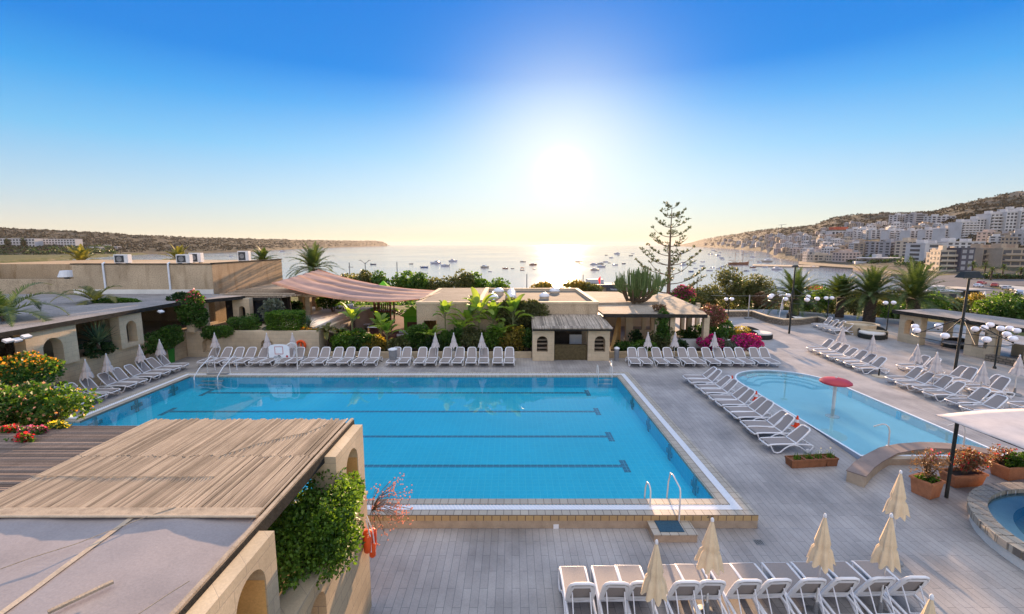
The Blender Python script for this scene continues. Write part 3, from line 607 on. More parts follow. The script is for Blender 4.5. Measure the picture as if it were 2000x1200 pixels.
# ================================================================== terraces, walls and buildings
def slab(name, label, cat, poly, z0, z1, m_, parent=None, group=None):
    o = MB().prism(poly, z0, z1).build(name, m_, parent)
    return o if parent else tag(o, label, cat, group)
# left terrace with its retaining wall
tw = thing('retaining_wall', 'rough limestone retaining wall with small arches behind the loungers along the left side', 'wall')
mb = MB(); archwall(mb, (-23.3, 13, -.1), (0, 1), 18.9, 2.0, .5, [(9.2, 10.3, .1, .55), (14.6, 15.5, .0, .95)]); mb.build('wall', 'limestone', tw)
MB().box(-60, -23.82, 5, 36.4, -.5, 1.85).build('terrace_fill', 'render_wall', tw)
bw = thing('planter_wall', 'cream stone planter wall with a niche behind the left half of the back lounger row', 'wall')
mb = MB(); archwall(mb, (-23.28, 31.9, -.1), (1, 0), 9.48, 1.98, .4, [(1.1, 1.95, .45, 1.0), (5.3, 6.2, .35, .95)]); mb.build('wall', 'limestone_pale', bw)
mb = MB(); mb.box(-23.28, -13.82, 32.32, 33.0, -.1, 1.75); mb.box(-14.15, -13.8, 32.3, 36, -.1, 1.88); mb.build('planter_fill', 'limestone_pale', bw)
MB().box(-23.78, -14.15, 33.0, 46, -.1, 1.70).build('upper_terrace', 'render_wall', bw)
# arcade roof and pillars on the left terrace
ar = thing('arcade', 'long flat concrete roof on arched limestone pillars above the left terrace', 'arcade')
poly = [(-23.0, 8), (-23.0, 31.0), (-20.6, 34.9), (-24, 36.4), (-60, 36.4), (-60, 8)]
MB().prism(poly, 3.92, 4.06).build('roof', 'roof_concrete', ar); mb = MB(); e = poly[:3]
for a, b_ in zip(e[:-1], e[1:]):
    a, b_ = Vector(a), Vector(b_); n_ = Vector(((b_ - a).y, -(b_ - a).x)).normalized() * .05; mb.prism([tuple(a), tuple(a + n_), tuple(b_ + n_), tuple(b_)], 3.84, 4.08)
mb.build('roof_edge', 'dark_fascia', ar)
for y0, y1, ops in ((21.2, 23.75, [(.75, 1.75, .0, 1.0)]), (26.4, 28.05, [(.45, 1.2, .25, 1.2)]), (31.6, 33.3, [(.4, 1.2, .0, 1.1)]), (16, 18.4, [(.7, 1.7, .0, 1.0)])):
    x = -23.12 if y0 < 30 else -22.4
    mb = MB(); archwall(mb, (x, y0, 1.85), (0, 1), y1 - y0, 2.07, .55, ops); mb.build('pillar', 'limestone_pale', ar)
mb = MB(); archwall(mb, (-21.5, 34.7, 1.7), (1, 0), 1.3, 2.2, .5, [(.45, .95, .4, 1.35)]); mb.build('pillar', 'limestone_pale', ar)
for y in (19.5, 24.5, 25.4, 29.2, 30.3): MB().box(-27.3, -26.7, y, y + .55, 1.85, 3.92).build('column', 'limestone', ar)
MB().box(-31, -30.6, 8, 36, 1.85, 3.92).build('back_wall', 'limestone', ar)
for px, py in ((8, 663), (25, 662), (44, 655), (309, 607)):
    y_, z_ = AX(px, py, -22.9); o = thing('floodlight', 'small white floodlight fixed under the edge of the arcade roof', 'floodlight', (-22.85, y_, min(z_, 3.80)), 0, 'floodlights under the arcade roof')
    mb = MB(); mb.obox((.12, 0, -.06), (.22, .34, .10), 0, .5); mb.build('housing', 'ac_white', o); mb = MB(); mb.obox((.145, 0, -.115), (.19, .30, .012), 0, .5); mb.build('lens', 'window_dark', o); mb = MB(); mb.box(-.12, .03, -.03, .03, -.02, .06); mb.build('bracket', 'dark_metal', o)
# stone building behind the arcade
sb = thing('stone_building', 'flat roofed stone building with dark rain streaks and two white downpipes', 'building')
MB().box(-35.2, -24.05, 36.5, 47.6, 0, 6.42).build('front_block', 'stained_stone', sb)
MB().box(-24.05, -24.0, 36.5, 47.6, 3.5, 6.46).build('side_wall', 'stained_ochre', sb)
MB().box(-35.25, -24.03, 36.42, 36.5, 4.0, 4.42).build('white_skirting', 'white_plaster', sb)
MB().box(-46, -35.2, 39, 50, 0, 6.35).build('set_back_block', 'stained_ochre', sb); MB().box(-60, -43.9, 37.4, 50, 0, 5.9).build('end_block', 'stained_stone', sb)
MB().box(-43.9, -35.22, 36.9, 37.2, 4.0, 5.2).build('parapet', 'stained_stone', sb)
mb = MB(); mb.box(-35.3, -23.95, 36.45, 36.8, 6.42, 6.5); mb.box(-24.3, -23.95, 36.8, 47.7, 6.46, 6.54); mb.build('coping', 'dark_fascia', sb)
for px in (203, 330):
    x_ = AY(px, 540, 36.4)[0]; mb = MB(); mb.tube([(x_, 36.42, 4.4), (x_, 36.42, 6.5), (x_, 36.6, 6.56)], .07, 8); mb.build('downpipe', 'pipe_white', sb)
hd = thing('chimney_hood', 'dull metal extractor hood standing on the low roof before the ochre wall', 'extractor hood', (AY(132, 548, 38)[0], 38, 5.0))
mb = MB(); mb.lathe([(.55, .3), (.60, .34), (.40, .85), (.0, .88)], n=16); mb.build('hood', 'ac_white', hd); mb = MB(); mb.lathe([(.2, -.9), (.2, .32)], n=12); mb.build('stack', 'grey_metal', hd)
# outdoor air conditioning units on the roof
def ac_unit(label, px, py, Y, w_=1.0, h=.75, face=0):
    x, z = AY(px, py, Y); o = thing('air_conditioner', label, 'air conditioner', (x, Y, 6.45), face, 'air conditioners on the stone roof')
    mb = MB(); mb.box(-w_ / 2, w_ / 2, -.2, .2, .06, h); mb.build('casing', 'ac_white', o, bevel=.015); mb = MB(); mb.box(-w_ * .42, w_ * .22, -.215, -.2, .12, h - .08); mb.build('grille', 'ac_grille', o)
    mb = MB(); mb.lathe([(.0, 0), (.2, 0), (.22, .01)], n=18); f = mb.build('fan', 'grey_metal', o); f.location = (-w_ * .1, -.218, h * .52); f.rotation_euler = (PI / 2, 0, 0)
    for s in (-.35, .35): MB().box(s * w_ - .04, s * w_ + .04, -.2, .2, 0, .06).build('foot', 'dark_metal', o)
ac_unit('grey white air conditioner alone above the wide stone wall', 240, 508, 37.3, 1.15); ac_unit('air conditioner with a dark grille in front of a second unit', 360, 506, 37.3, 1.1)
ac_unit('air conditioner half hidden behind its dark grilled neighbour', 383, 500, 38.9, 1.0, .85, 0); ac_unit('air conditioner with a round fan near the ochre corner of the roof', 477, 500, 42.5, 1.0, .95)
at = thing('antenna', 'thin rooftop aerial with short cross bars above an air conditioner', 'aerial', (AY(236, 500, 38.5)[0], 38.5, 6.42)); mb = MB(); mb.tube([(0, 0, 0), (0, 0, 1.35)], .02, 6); mb.build('mast', 'dark_metal', at)
mb = MB(); mb.tube([(-.4, 0, 1.05), (.4, 0, 1.3)], .015, 5); [mb.tube([(-.3 + .15 * k, -.15, 1.08 + .045 * k), (-.3 + .15 * k, .15, 1.08 + .045 * k)], .01, 5) for k in range(5)]; mb.build('cross_bars', 'dark_metal', at)
# reed roofed snack bar beside the stone building
rp = thing('reed_pergola', 'weathered reed roof over a dark screened bar beside the stone building', 'pergola')
poly = [(-23.4, 35.3), (-18.0, 35.5), (-16.2, 38.6), (-17.5, 43), (-23.9, 46)]
MB().prism(poly, lambda x, y: 3.86 + (y - 35) * .02, lambda x, y: 3.98 + (y - 35) * .02).build('roof', 'reed', rp); mb = MB(); [mb.tube([(-23.4 + .05 * 0, 35.3 + 1.0 * k, 4.04 + .02 * k), (-18 + .5 * min(k, 3), 35.5 + 1.0 * k, 4.04 + .02 * k)], .06, 5) for k in range(5)]; mb.build('roof_poles', 'lath_wood', rp)
MB().box(-23.3, -18.1, 35.34, 35.4, 3.66, 3.88).build('fascia', 'dark_fascia', rp)
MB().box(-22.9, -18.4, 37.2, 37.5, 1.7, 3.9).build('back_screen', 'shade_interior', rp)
for x0, x1 in ((-22.7, -20.6), (-20.45, -18.5)):
    fr = MB().box(x0, x1, 35.9, 35.96, 1.9, 3.66).build('screen', 'dark_glass', rp); mb = MB(); mb.box(x0 - .06, x0, 35.85, 36.0, 1.7, 3.75); mb.box(x1, x1 + .06, 35.85, 36.0, 1.7, 3.75); mb.box(x0, x1, 35.85, 36.0, 3.66, 3.75); mb.build('screen_frame', 'dark_metal', fr)
for px, Y in ((543, 36.2), (562, 37.6), (590, 40), (603, 39.2), (622, 42)):
    x = AY(px, 600, Y)[0]; MB().box(x - .2, x + .2, Y - .2, Y + .2, 1.7, 3.95).build('post', 'limestone_pale', rp)
mb = MB(); mb.box(-18.2, -15.6, 37.4, 37.55, 3.72, 3.9); mb.build('beam', 'lath_wood', rp)
# plastered ramp
ramp = [G(px, py, 1.95) for px, py in ((578, 628), (602, 606), (690, 593), (682, 611), (612, 640))]
slab('ramp', 'wide plastered ramp catching the sun beneath the shade sail', 'ramp', ramp, -.05, 1.95, 'white_plaster')
rw_ = [G(px, py, 1.6) for px, py in ((640, 645), (705, 597), (715, 600), (655, 650))]; slab('ramp_wall', 'grey stone flank wall with weeds running up beside the plastered ramp', 'wall', rw_, -.05, 1.5, 'rubble')
slab('cream_wall', 'cream plaster wall behind the small palms and banana plants', 'wall', [G(615, 682, .05), G(722, 682, .05), (G(722, 682, .05)[0], G(722, 682, .05)[1] + .3), (G(615, 682, .05)[0], G(615, 682, .05)[1] + .3)], -.05, 1.3, 'limestone_pale')
# ---- main low building at the back
bb = thing('low_building', 'low cream building with a flat roof and white roof domes behind the pool', 'building')
mb = MB(); X0, X1 = -7.2, 6.5; dx0, dx1 = AY(828, 640, 34)[0], AY(853, 640, 34)[0]
for a, b_, z0, z1 in ((X0, dx0, 0, 3.55), (dx0, dx1, 2.35, 3.55), (dx1, X1, 0, 3.55)): mb.box(a, b_, 34, 34.3, z0 - .05, z1)
mb.build('front_wall', 'stained_stone', bb); mb = MB(); mb.box(X0, X0 + .3, 34.3, 45, -.05, 3.55); mb.box(X1 - .3, X1, 34.3, 45, -.05, 3.55); mb.box(X0 + .3, X1 - .3, 44.7, 45, -.05, 3.55); mb.build('side_walls', 'render_wall', bb)
MB().box(X0 + .3, X1 - .3, 34.3, 44.7, 3.3, 3.46).build('roof', 'roof_felt', bb); mb = MB(); mb.box(dx1 - .04, dx1 + .02, 34.02, 36.5, 0, 2.35); mb.box(dx0, dx1, 36.5, 36.6, 0, 2.35); mb.build('door_recess', 'ochre', bb)
mb = MB()
for a in ((X0 - .05, X1 + .05, 33.96, 34.3), (X0 - .05, X1 + .05, 44.7, 45.05)): mb.box(*a, 3.55, 3.72)
for a in ((X0 - .05, X0 + .3, 34.3, 44.7), (X1 - .3, X1 + .05, 34.3, 44.7)): mb.box(*a, 3.55, 3.72)
mb.build('parapet', 'limestone_pale', bb)
MB().box(X0 + .3, -2.6, 34.3, 44.7, 3.46, 3.70).build('raised_roof', 'roof_grey', bb)
mb = MB(); mb.box(-2.6, -2.25, 34.3, 44.7, 3.46, 3.82); mb.build('roof_kerb', 'limestone_pale', bb); mb = MB(); mb.tube([(-1.9, 34.6, 3.55), (-1.75, 44, 3.55)], .09, 8); mb.tube([(-1.5, 34.6, 3.55), (-1.4, 44, 3.55)], .06, 8); mb.build('roof_pipes', 'ac_white', bb)
DOM = [(963, 585, .42, 'low white roof dome nearest the palms'), (974, 576, .44, 'tall white roof dome on a pale upstand'), (999, 584, .36, 'nearest of four white roof domes in a line'), (999, 580.3, .36, 'second of four white roof domes in a line'), (999, 576.8, .36, 'third of four white roof domes in a line'), (999, 573.6, .36, 'farthest of four white roof domes in a line'), (1063, 582, .40, 'single white roof dome above the creeper'), (1083, 571.5, .45, 'white roof dome near the far roof edge in the glare')]
for i, (px, py, r, lb) in enumerate(DOM):
    x, y = G(px, py, 3.5); o = thing('roof_dome', lb, 'skylight', (x, y, 3.46), 0, 'domes on the flat roof'); up = .35 if i in (1,) else .16
    mb = MB(); mb.lathe([(r, 0), (r, up)], n=20); mb.build('upstand', 'render_wall', o); mb = MB(); mb.lathe([(r * 1.12, up), (r * 1.14, up + .04), (r * .95, up + .17), (r * .6, up + .28), (r * .2, up + .33), (0, up + .335)], n=20); mb.build('dome', 'white_plastic', o, smooth=50)
mat('counter_brown', (.10, .075, .035), .9, .4, 6, 60, .8)
# kiosk
kk = thing('kiosk', 'poolside kiosk with two arched cream pillars and a sloping grey reed roof', 'kiosk')
for x0, ops in ((1.42, [(.3, 1.05, .68, 1.42)]), (5.25, [(.45, 1.2, .68, 1.42)])):
    mb = MB(); archwall(mb, (x0, 30.8, -.05), (1, 0), 1.5, 2.33, .7, ops); pl = mb.build('pillar', 'limestone_pale', kk)
    for z in (.85, 1.15, 1.42): MB().box(x0 + ops[0][0], x0 + ops[0][1], 30.95, 31.4, z, z + .03).build('shelf', 'lath_wood', pl)
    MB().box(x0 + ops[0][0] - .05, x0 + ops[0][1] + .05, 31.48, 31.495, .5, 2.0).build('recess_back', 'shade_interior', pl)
v = [(1.36, 30.45, 2.30), (6.86, 30.45, 2.30), (6.7, 33.94, 2.70), (1.45, 33.94, 2.70)]; mb = MB(); mb.add(v + [(a, b_, c_ + .08) for a, b_, c_ in v], [(0, 3, 2, 1), (4, 5, 6, 7), (0, 1, 5, 4), (1, 2, 6, 5), (2, 3, 7, 6), (3, 0, 4, 7)]); mb.build('roof', 'reed_grey', kk)
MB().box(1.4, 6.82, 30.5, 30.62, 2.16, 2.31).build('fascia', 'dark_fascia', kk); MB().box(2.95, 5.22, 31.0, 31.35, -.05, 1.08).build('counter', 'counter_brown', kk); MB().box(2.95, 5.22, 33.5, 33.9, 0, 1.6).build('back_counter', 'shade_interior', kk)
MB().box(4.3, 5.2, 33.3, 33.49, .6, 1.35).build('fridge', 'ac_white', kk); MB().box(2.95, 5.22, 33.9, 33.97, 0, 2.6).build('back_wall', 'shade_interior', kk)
mb = MB(); mb.lathe([(0, -.12), (.1, -.08), (.13, 0), (.1, .08), (0, .12)], n=14); o = mb.build('globe_light', 'globe_white', kk, smooth=60); o.location = (6.0, 30.7, 2.24)
# low bed walls behind the loungers
slab('bed_wall', 'low stone planting bed wall behind the middle loungers left of the kiosk', 'wall', [(-13.3, 31.6), (1.4, 31.6), (1.4, 31.9), (-13.3, 31.9)], -.1, .42, 'limestone_pale')
slab('bed_wall', 'low stone planting bed wall behind the right loungers beside the kiosk', 'wall', [(6.95, 31.6), (16.4, 31.6), (16.4, 31.95), (6.95, 31.95)], -.1, .42, 'limestone')
structure(MB().sheet([(-13.3, 31.9), (1.4, 31.9), (1.4, 34), (-13.3, 34)], .3).build('bed_soil', 'soil')); structure(MB().sheet([(6.95, 31.95), (16.4, 31.95), (17, 36), (6.95, 34)], .3).build('bed_soil', 'soil'))
slab('tier_wall', 'pale second tier wall behind the magenta bougainvillea', 'wall', [(11.6, 33.6), (16.8, 33.2), (16.9, 33.5), (11.7, 33.9)], 0, .95, 'white_plaster'); slab('curved_step', 'cream stone end block of the planting bed beside the sunlit terrace', 'wall', [(16.4, 31.2), (17.0, 31.4), (17.3, 36), (16.6, 36)], -.1, .35, 'limestone_pale')
# ---- pavilion right of the kiosk
pv = thing('pavilion', 'open pavilion with a broad boarded roof and cream pillars right of the kiosk', 'pavilion')
poly = [(6.62, 32.6), (14.0, 32.3), (15.0, 36), (15.9, 46.3), (6.62, 47)]
MB().prism(poly, 2.86, 3.02).build('roof', 'roof_boards', pv); MB().prism([(6.7, 37.5), (12.5, 38.4), (13.2, 46.2), (6.7, 46.8)], 3.03, 3.2).build('upper_roof', 'roof_boards', pv)
mb = MB(); mb.prism([(6.62, 32.52), (14.02, 32.22), (14.02, 32.28), (6.62, 32.58)], 2.78, 3.04); mb.build('fascia', 'dark_fascia', pv)
for px, Y, w_ in ((1283, 32.9, .34), (1312, 32.9, .36), (1378, 32.8, .4), (1345, 36, .35), (1332, 40, .3), (1361, 40, .3)):
    x = AY(px, 640, Y)[0]; MB().box(x - w_ / 2, x + w_ / 2, Y - .18, Y + .18, 0, 2.86).build('pillar', 'limestone_pale', pv)
def wallwin(mb, x0, x1, Y, z1, wins, th=.25, z0=0):
    c_ = x0
    for a, b_, s_, h_ in wins: mb.box(c_, a, Y, Y + th, z0, z1); mb.box(a, b_, Y, Y + th, z0, s_); mb.box(a, b_, Y, Y + th, h_, z1); c_ = b_
    mb.box(c_, x1, Y, Y + th, z0, z1)
f_ = lambda px, Y: AY(px, 640, Y)[0]
mb = MB(); wallwin(mb, f_(1222, 36), f_(1278, 36), 36, 2.86, [(f_(1236, 36), f_(1254, 36), 1.2, 2.5), (f_(1261, 36), f_(1271, 36), 1.2, 2.5)]); mb.build('window_wall', 'render_wall', pv)
mb = MB(); wallwin(mb, 7, 15, 44, 2.86, [(8, 9.3, 1, 2.4), (10.2, 11.5, 1, 2.4), (12.6, 13.8, 1, 2.4)]); mb.build('far_wall', 'render_wall', pv)
mb = MB(); v = [(7.3, 33.0, 0), (8.6, 36.5, 0), (8.6, 36.5, 2.4), (7.3, 33.0, .5)]; mb.add(v + [(a + .25, b_ - .05, c_) for a, b_, c_ in v], [(0, 1, 2, 3), (7, 6, 5, 4), (0, 4, 5, 1), (1, 5, 6, 2), (2, 6, 7, 3), (3, 7, 4, 0)]); mb.build('sloping_wall', 'ochre', pv)
structure(MB().sheet([(6.9, 33), (15, 33), (16, 47), (6.9, 47)], .05).build('pavilion_floor', 'deck'))
# ---- pergola on the right
pg = thing('arched_pergola', 'flat white roofed pergola on arched stone pillars at the right edge of the terrace', 'pergola')
A_, B_ = Vector((32.2, 37.8)), Vector((34.0, 28.2)); dv = (B_ - A_).normalized(); nn = Vector((-dv.y, dv.x))
poly = [tuple(A_ - nn * .3), tuple(B_ - nn * .3 + dv * 3), tuple(B_ + nn * 4.1 + dv * 3), tuple(A_ + nn * 4.1)]
MB().prism(poly, 2.42, 2.56).build('roof', 'roof_concrete', pg); mb = MB(); n_ = len(poly)
for i in range(n_):
    a, b_ = Vector(poly[i]), Vector(poly[(i + 1) % n_]); d_ = (b_ - a).normalized(); k = Vector((d_.y, -d_.x)) * .06; 
    if (a + k - (A_ + B_) / 2 - nn * 2).length < (a - (A_ + B_) / 2 - nn * 2).length: k = -k
    mb.prism([tuple(a), tuple(b_), tuple(b_ + k), tuple(a + k)], 2.30, 2.58)
mb.build('roof_edge', 'dark_fascia', pg)
def onp(s, off=0): q = A_ + dv * s + nn * off; return (q.x, q.y, -.05)
for s, ops, ln in ((.4, [(.45, 1.25, .75, 1.6)], 1.7), (5.2, [(.45, 1.35, .75, 1.6)], 1.8), (8.6, [(.45, 1.25, .75, 1.6)], 1.7)):
    mb = MB(); archwall(mb, onp(s), tuple(dv), ln, 2.47, .6, ops); mb.build('pillar', 'limestone_pale', pg)
for s in (1.5, 4.4, 7.4, 10): q = onp(s, 3.6); MB().box(q[0] - .22, q[0] + .22, q[1] - .22, q[1] + .22, -.05, 2.42).build('post', 'limestone_pale', pg)
mb = MB(); archwall(mb, onp(6.0, 3.2), tuple(dv), 6, .9, .3, []); mb.build('back_parapet', 'limestone_pale', pg)
mb = MB(); archwall(mb, onp(6.9, -.55), tuple(dv), 6, .5, .5, []); tag(mb.build('rubble_wall', 'rubble'), 'low rubble stone wall in front of the arched pergola', 'wall')
# ---- stone parapet round the far terrace
pth = [(1400, 612), (1420, 608), (1470, 608), (1500, 618), (1530, 624), (1560, 623), (1598, 619), (1640, 632), (1700, 645), (1735, 648)]
cl = [G(px, py, .62) for px, py in pth]; pa = thing('terrace_parapet', 'low rubble parapet with a smooth pale coping round the far terrace', 'wall')
mb = MB(); strip(cl, .34, -1.2, .55, mb); mb.build('wall', 'rubble', pa); mb = MB(); strip(cl, .44, .55, .66, mb); mb.build('coping', 'limestone_pale', pa)
pb = thing('round_planter', 'round cream stone planter at the foot of a palm on the far terrace', 'planter', (*G(1680, 652, 0), 0))
mb = MB(); mb.lathe([(1.35, -.05), (1.35, .95), (1.1, .95), (1.1, .8), (0, .8)], n=28); mb.build('wall', 'limestone_pale', pb)
# ---- shade sail
sa = thing('shade_sail', 'sagging striped shade sail in faded rose and mauve over the playground', 'shade sail')
c00, c01 = AY(531, 553, 37.0), AY(870, 568, 43.5); c10, c11 = AY(613, 530, 46), AY(818, 585, 35.0)
pA, pB, pC, pD = Vector((c00[0], 37.0, c00[1])), Vector((c11[0], 35.0, c11[1])), Vector((c01[0], 43.5, c01[1])), Vector((c10[0], 47.0, c10[1] + .1))
V, Fq, mi = [], [], []; nu, nv_ = 64, 30
for j in range(nv_ + 1):
    for i in range(nu + 1):
        u, v_ = i / nu, j / nv_; p = (pA.lerp(pB, u)).lerp(pD.lerp(pC, u), v_); p.z += -1.15 * 4 * u * (1 - u) * .62 * (.75 + .25 * (1 - v_)) + .16 * abs(math.sin(v_ * PI * 4.0)) * 4 * u * (1 - u) + .03 * mn.noise(Vector((u * 9, v_ * 14, 2))) + .05 * math.sin(v_ * 40 + u * 3) * (max(0, u - .86) + max(0, .1 - u)) * 5; V.append(p)
for j in range(nv_):
    for i in range(nu): a = j * (nu + 1) + i; Fq.append((a, a + 1, a + nu + 2, a + nu + 1)); mi.append(0)
def clothmat(name, c, tr):
    mt, t, b, o = newmat(name); v = ncoord(t, (1, 1, 1)); n1 = nnoise(t, v, 1.2, 5); n2 = nnoise(t, v, 60, 2); a = nmix(t, 1.0, nramp(t, n1, [(.3, dark(c, .8)), (.7, dark(c, 1.15))]), nramp(t, n2, [(.3, (.9,) * 3), (.7, (1.05,) * 3)]), 'MULTIPLY')
    t.links.new(a, b.inputs['Base Color']); b.inputs['Roughness'].default_value = .85; r = t.nodes.new('ShaderNodeBsdfTranslucent'); t.links.new(a, r.inputs[0]); x = t.nodes.new('ShaderNodeMixShader'); x.inputs[0].default_value = tr; t.links.new(b.outputs[0], x.inputs[1]); t.links.new(r.outputs[0], x.inputs[2]); t.links.new(x.outputs[0], o.inputs[0])
clothmat('sail_cloth', (.52, .35, .31), .45); clothmat('sail_seam', (.72, .44, .30), .5)
V_ = np.array([tuple(p) for p in V]); mi = [1 if (j in (0, 1, 14, 15, 22, 23, 29)) else 0 for j in range(nv_) for i in range(nu)]
sc_ = npmesh('cloth', V_, np.array(Fq), ['sail_cloth', 'sail_seam'], sa, mi, True); so_ = sc_.modifiers.new('thick', 'SOLIDIFY'); so_.thickness = .015
for j in (0, nv_): 
    mb = MB(); mb.tube([V[j * (nu + 1) + i] + Vector((0, 0, .01)) for i in range(0, nu + 1, 4)], .035, 6); mb.build('edge_hem', 'sail_seam', sa)
mb = MB(); mb.tube([pB + Vector((.05, 0, 0)), pC + Vector((.05, 0, 0))], .05, 6); mb.build('fixing_bar', 'lath_wood', sa)
# ---- pergola in the left foreground
fp = thing('foreground_pergola', 'large pergola in the left foreground, half reed roof and half grey sheeting', 'pergola')
EX, Y1, YM = -3.72, 10.05, 6.42
mb = MB(); w_ = .052; n_ = int((8.28 - 3.72) / w_)
for i in range(n_):
    x = -8.28 + i * w_; cuts = [YM + .02, 8.2 + random.uniform(-.05, .05), Y1 + random.uniform(-.05, .04)]
    for a, b_ in zip(cuts[:-1], cuts[1:]): j1, j2 = random.uniform(-.006, .006), random.uniform(-.006, .006); mb.tube([(x + j1, a + .004, 4.0 + random.uniform(-.006, .008)), (x + j2, b_ - .004, 4.0 + random.uniform(-.006, .008))], w_ * random.uniform(.36, .45), 6)
lr = mb.build('reed_roof', 'split_reed', fp, fixn=False)
MB().box(-8.28, EX, YM, Y1 - .1, 3.93, 3.965).build('roof_backing', 'dark_fascia', fp)
mb = MB(); nu, nv_ = 50, 44; V, Fq = [], []
for j in range(nv_ + 1):
    for i in range(nu + 1):
        x, y = lerp(-13.5, EX - .02, i / nu), lerp(-1, YM - .02, j / nv_); s_ = (x * .9 + .3 * math.sin(y * .7)); V.append((x, y, 4.0 - .035 * abs(math.sin(x * 1.35 + .4)) + .02 * mn.noise(Vector((x * .6, y * .4, 0))) + .012 * mn.noise(Vector((x * 3 + y, y * 1.2, 5)))))
for j in range(nv_):
    for i in range(nu): a = j * (nu + 1) + i; Fq.append((a, a + 1, a + nu + 2, a + nu + 1))
sh = npmesh('sheeting', np.array(V), np.array(Fq), 'membrane', fp, None, True)
mb = MB()
def zat(x, y): return 4.012 - .035 * abs(math.sin(x * 1.35 + .4)) + .02 * mn.noise(Vector((x * .6, y * .4, 0))) + .012 * mn.noise(Vector((x * 3 + y, y * 1.2, 5)))
for x in (-10.9, -8.1, -5.62):
    mb = MB()
    for k in range(14): y0, y1 = -1 + k * .53, -1 + (k + 1) * .53; mb.add([(x - .04, y0, zat(x, y0) + .006), (x + .04, y0, zat(x, y0) + .006), (x + .04, y1, zat(x, y1) + .006), (x - .04, y1, zat(x, y1) + .006)], [(0, 1, 2, 3)])
    mb.build('seam_tape', 'tape', fp)
mb = MB(); mb.box(-13.5, EX - .05, YM - .17, YM + .03, 4.0, 4.035); mb.build('ridge_board', 'lath_wood', fp); mb = MB(); mb.tube([(-13.5, YM - .19, 4.03), (EX - .05, YM - .19, 4.03)], .022, 6); mb.build('edge_rod', 'tape', fp)
def wireobj(pts): mb = MB(); mb.tube(pts, .006, 5); mb.build('wire', 'lath_wood', fp)
wireobj([G(px, py, 4.04) + (4.04,) for px, py in ((0, 1112), (60, 1090), (150, 1062), (290, 1008), (345, 990))]); wireobj([G(px, py, 4.025) + (4.025,) for px, py in ((430, 891), (500, 868), (560, 853), (600, 845), (640, 828))])
wireobj([G(px, py, 4.025) + (4.025,) for px, py in ((60, 929), (200, 931), (420, 931))]); wireobj([G(px, py, 4.05) + (4.05,) for px, py in ((270, 1200), (330, 1160), (370, 1135))])
mb = MB(); mb.obox((*G(160, 1165, 4.06), 4.06), (.05, .55, .03), -.6); mb.build('loose_lath', 'lath_wood', fp)
mb = MB(); mb.box(EX - .04, EX + .08, -1, Y1, 3.80, 3.985); mb.build('edge_beam', 'dark_fascia', fp); mb = MB(); mb.box(EX + .0, EX + .06, -1, Y1 + .02, 3.99, 4.03); mb.build('edge_lath', 'lath_wood', fp)
for y0, ln, ops in ((8.35, 1.6, [(.5, 1.2, .0, 1.82)]), (4.35, 1.7, [(.72, 1.4, .0, 1.88)]), (.4, 1.7, [(.5, 1.2, 0, 1.2)])):
    mb = MB(); archwall(mb, (-3.42, y0, 1.5), (0, 1), ln, 2.42, .5, ops); pl = mb.build('pillar', 'limestone_pale', fp); a, b_ = ops[0][0] + y0, ops[0][1] + y0
    mb = MB(); mb.box(-3.90, -3.44, b_ - .006, b_ + .004, 1.5, 1.5 + ops[0][3]); mb.build('reveal', 'ochre', pl)
for x in (-8.0, -12): 
    for y in (2, 6, 9.6): MB().box(x - .2, x + .2, y - .2, y + .2, 1.2, 3.92).build('post', 'limestone', fp)
for y in (1.2, 3.4, 5.4, 7.6, 9.6): MB().box(-8.2, EX - .1, y - .06, y + .06, 3.76, 3.93).build('rafter', 'lath_wood', fp)
fp2 = thing('shaded_reed_roof', 'weathered reed roof coloured dark for shade, left of the big foreground pergola', 'pergola roof')
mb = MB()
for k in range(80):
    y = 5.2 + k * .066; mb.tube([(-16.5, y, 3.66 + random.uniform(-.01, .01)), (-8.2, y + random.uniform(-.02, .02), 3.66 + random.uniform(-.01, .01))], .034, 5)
mb.build('reed_roof', 'split_reed_shade', fp2, fixn=False); MB().box(-16.5, -8.35, 5.1, 10.5, 3.52, 3.62).build('backing', 'dark_fascia', fp2)
for x in (-16, -11): MB().box(x - .15, x + .15, 10.0, 10.3, 1.2, 3.6).build('post', 'limestone', fp2)
# foreground terrace and its retaining wall
ft = thing('terrace_wall', 'limestone terrace wall with an arched niche dropping to the deck below the shrub', 'wall')
mb = MB(); archwall(mb, (-3.3, 2.0, -.45), (0, 1), 7.65, 2.86, .38, [(4.6, 5.3, .2, 2.2)]); mb.build('wall', 'limestone', ft); mb = MB(); mb.box(-3.70, -3.27, 2, 9.67, 2.41, 2.46); mb.build('coping', 'limestone_pale', ft)
mb = MB(); mb.box(-20, -3.7, 9.3, 9.65, -.45, 1.5); mb.box(-20, -3.72, 0, 9.3, -.45, 1.15); mb.build('terrace_fill', 'render_wall', ft); mb = MB(); mb.box(-4.6, -4.42, 4, 9.3, 1.15, 1.9); mb.build('inner_kerb', 'limestone', ft)
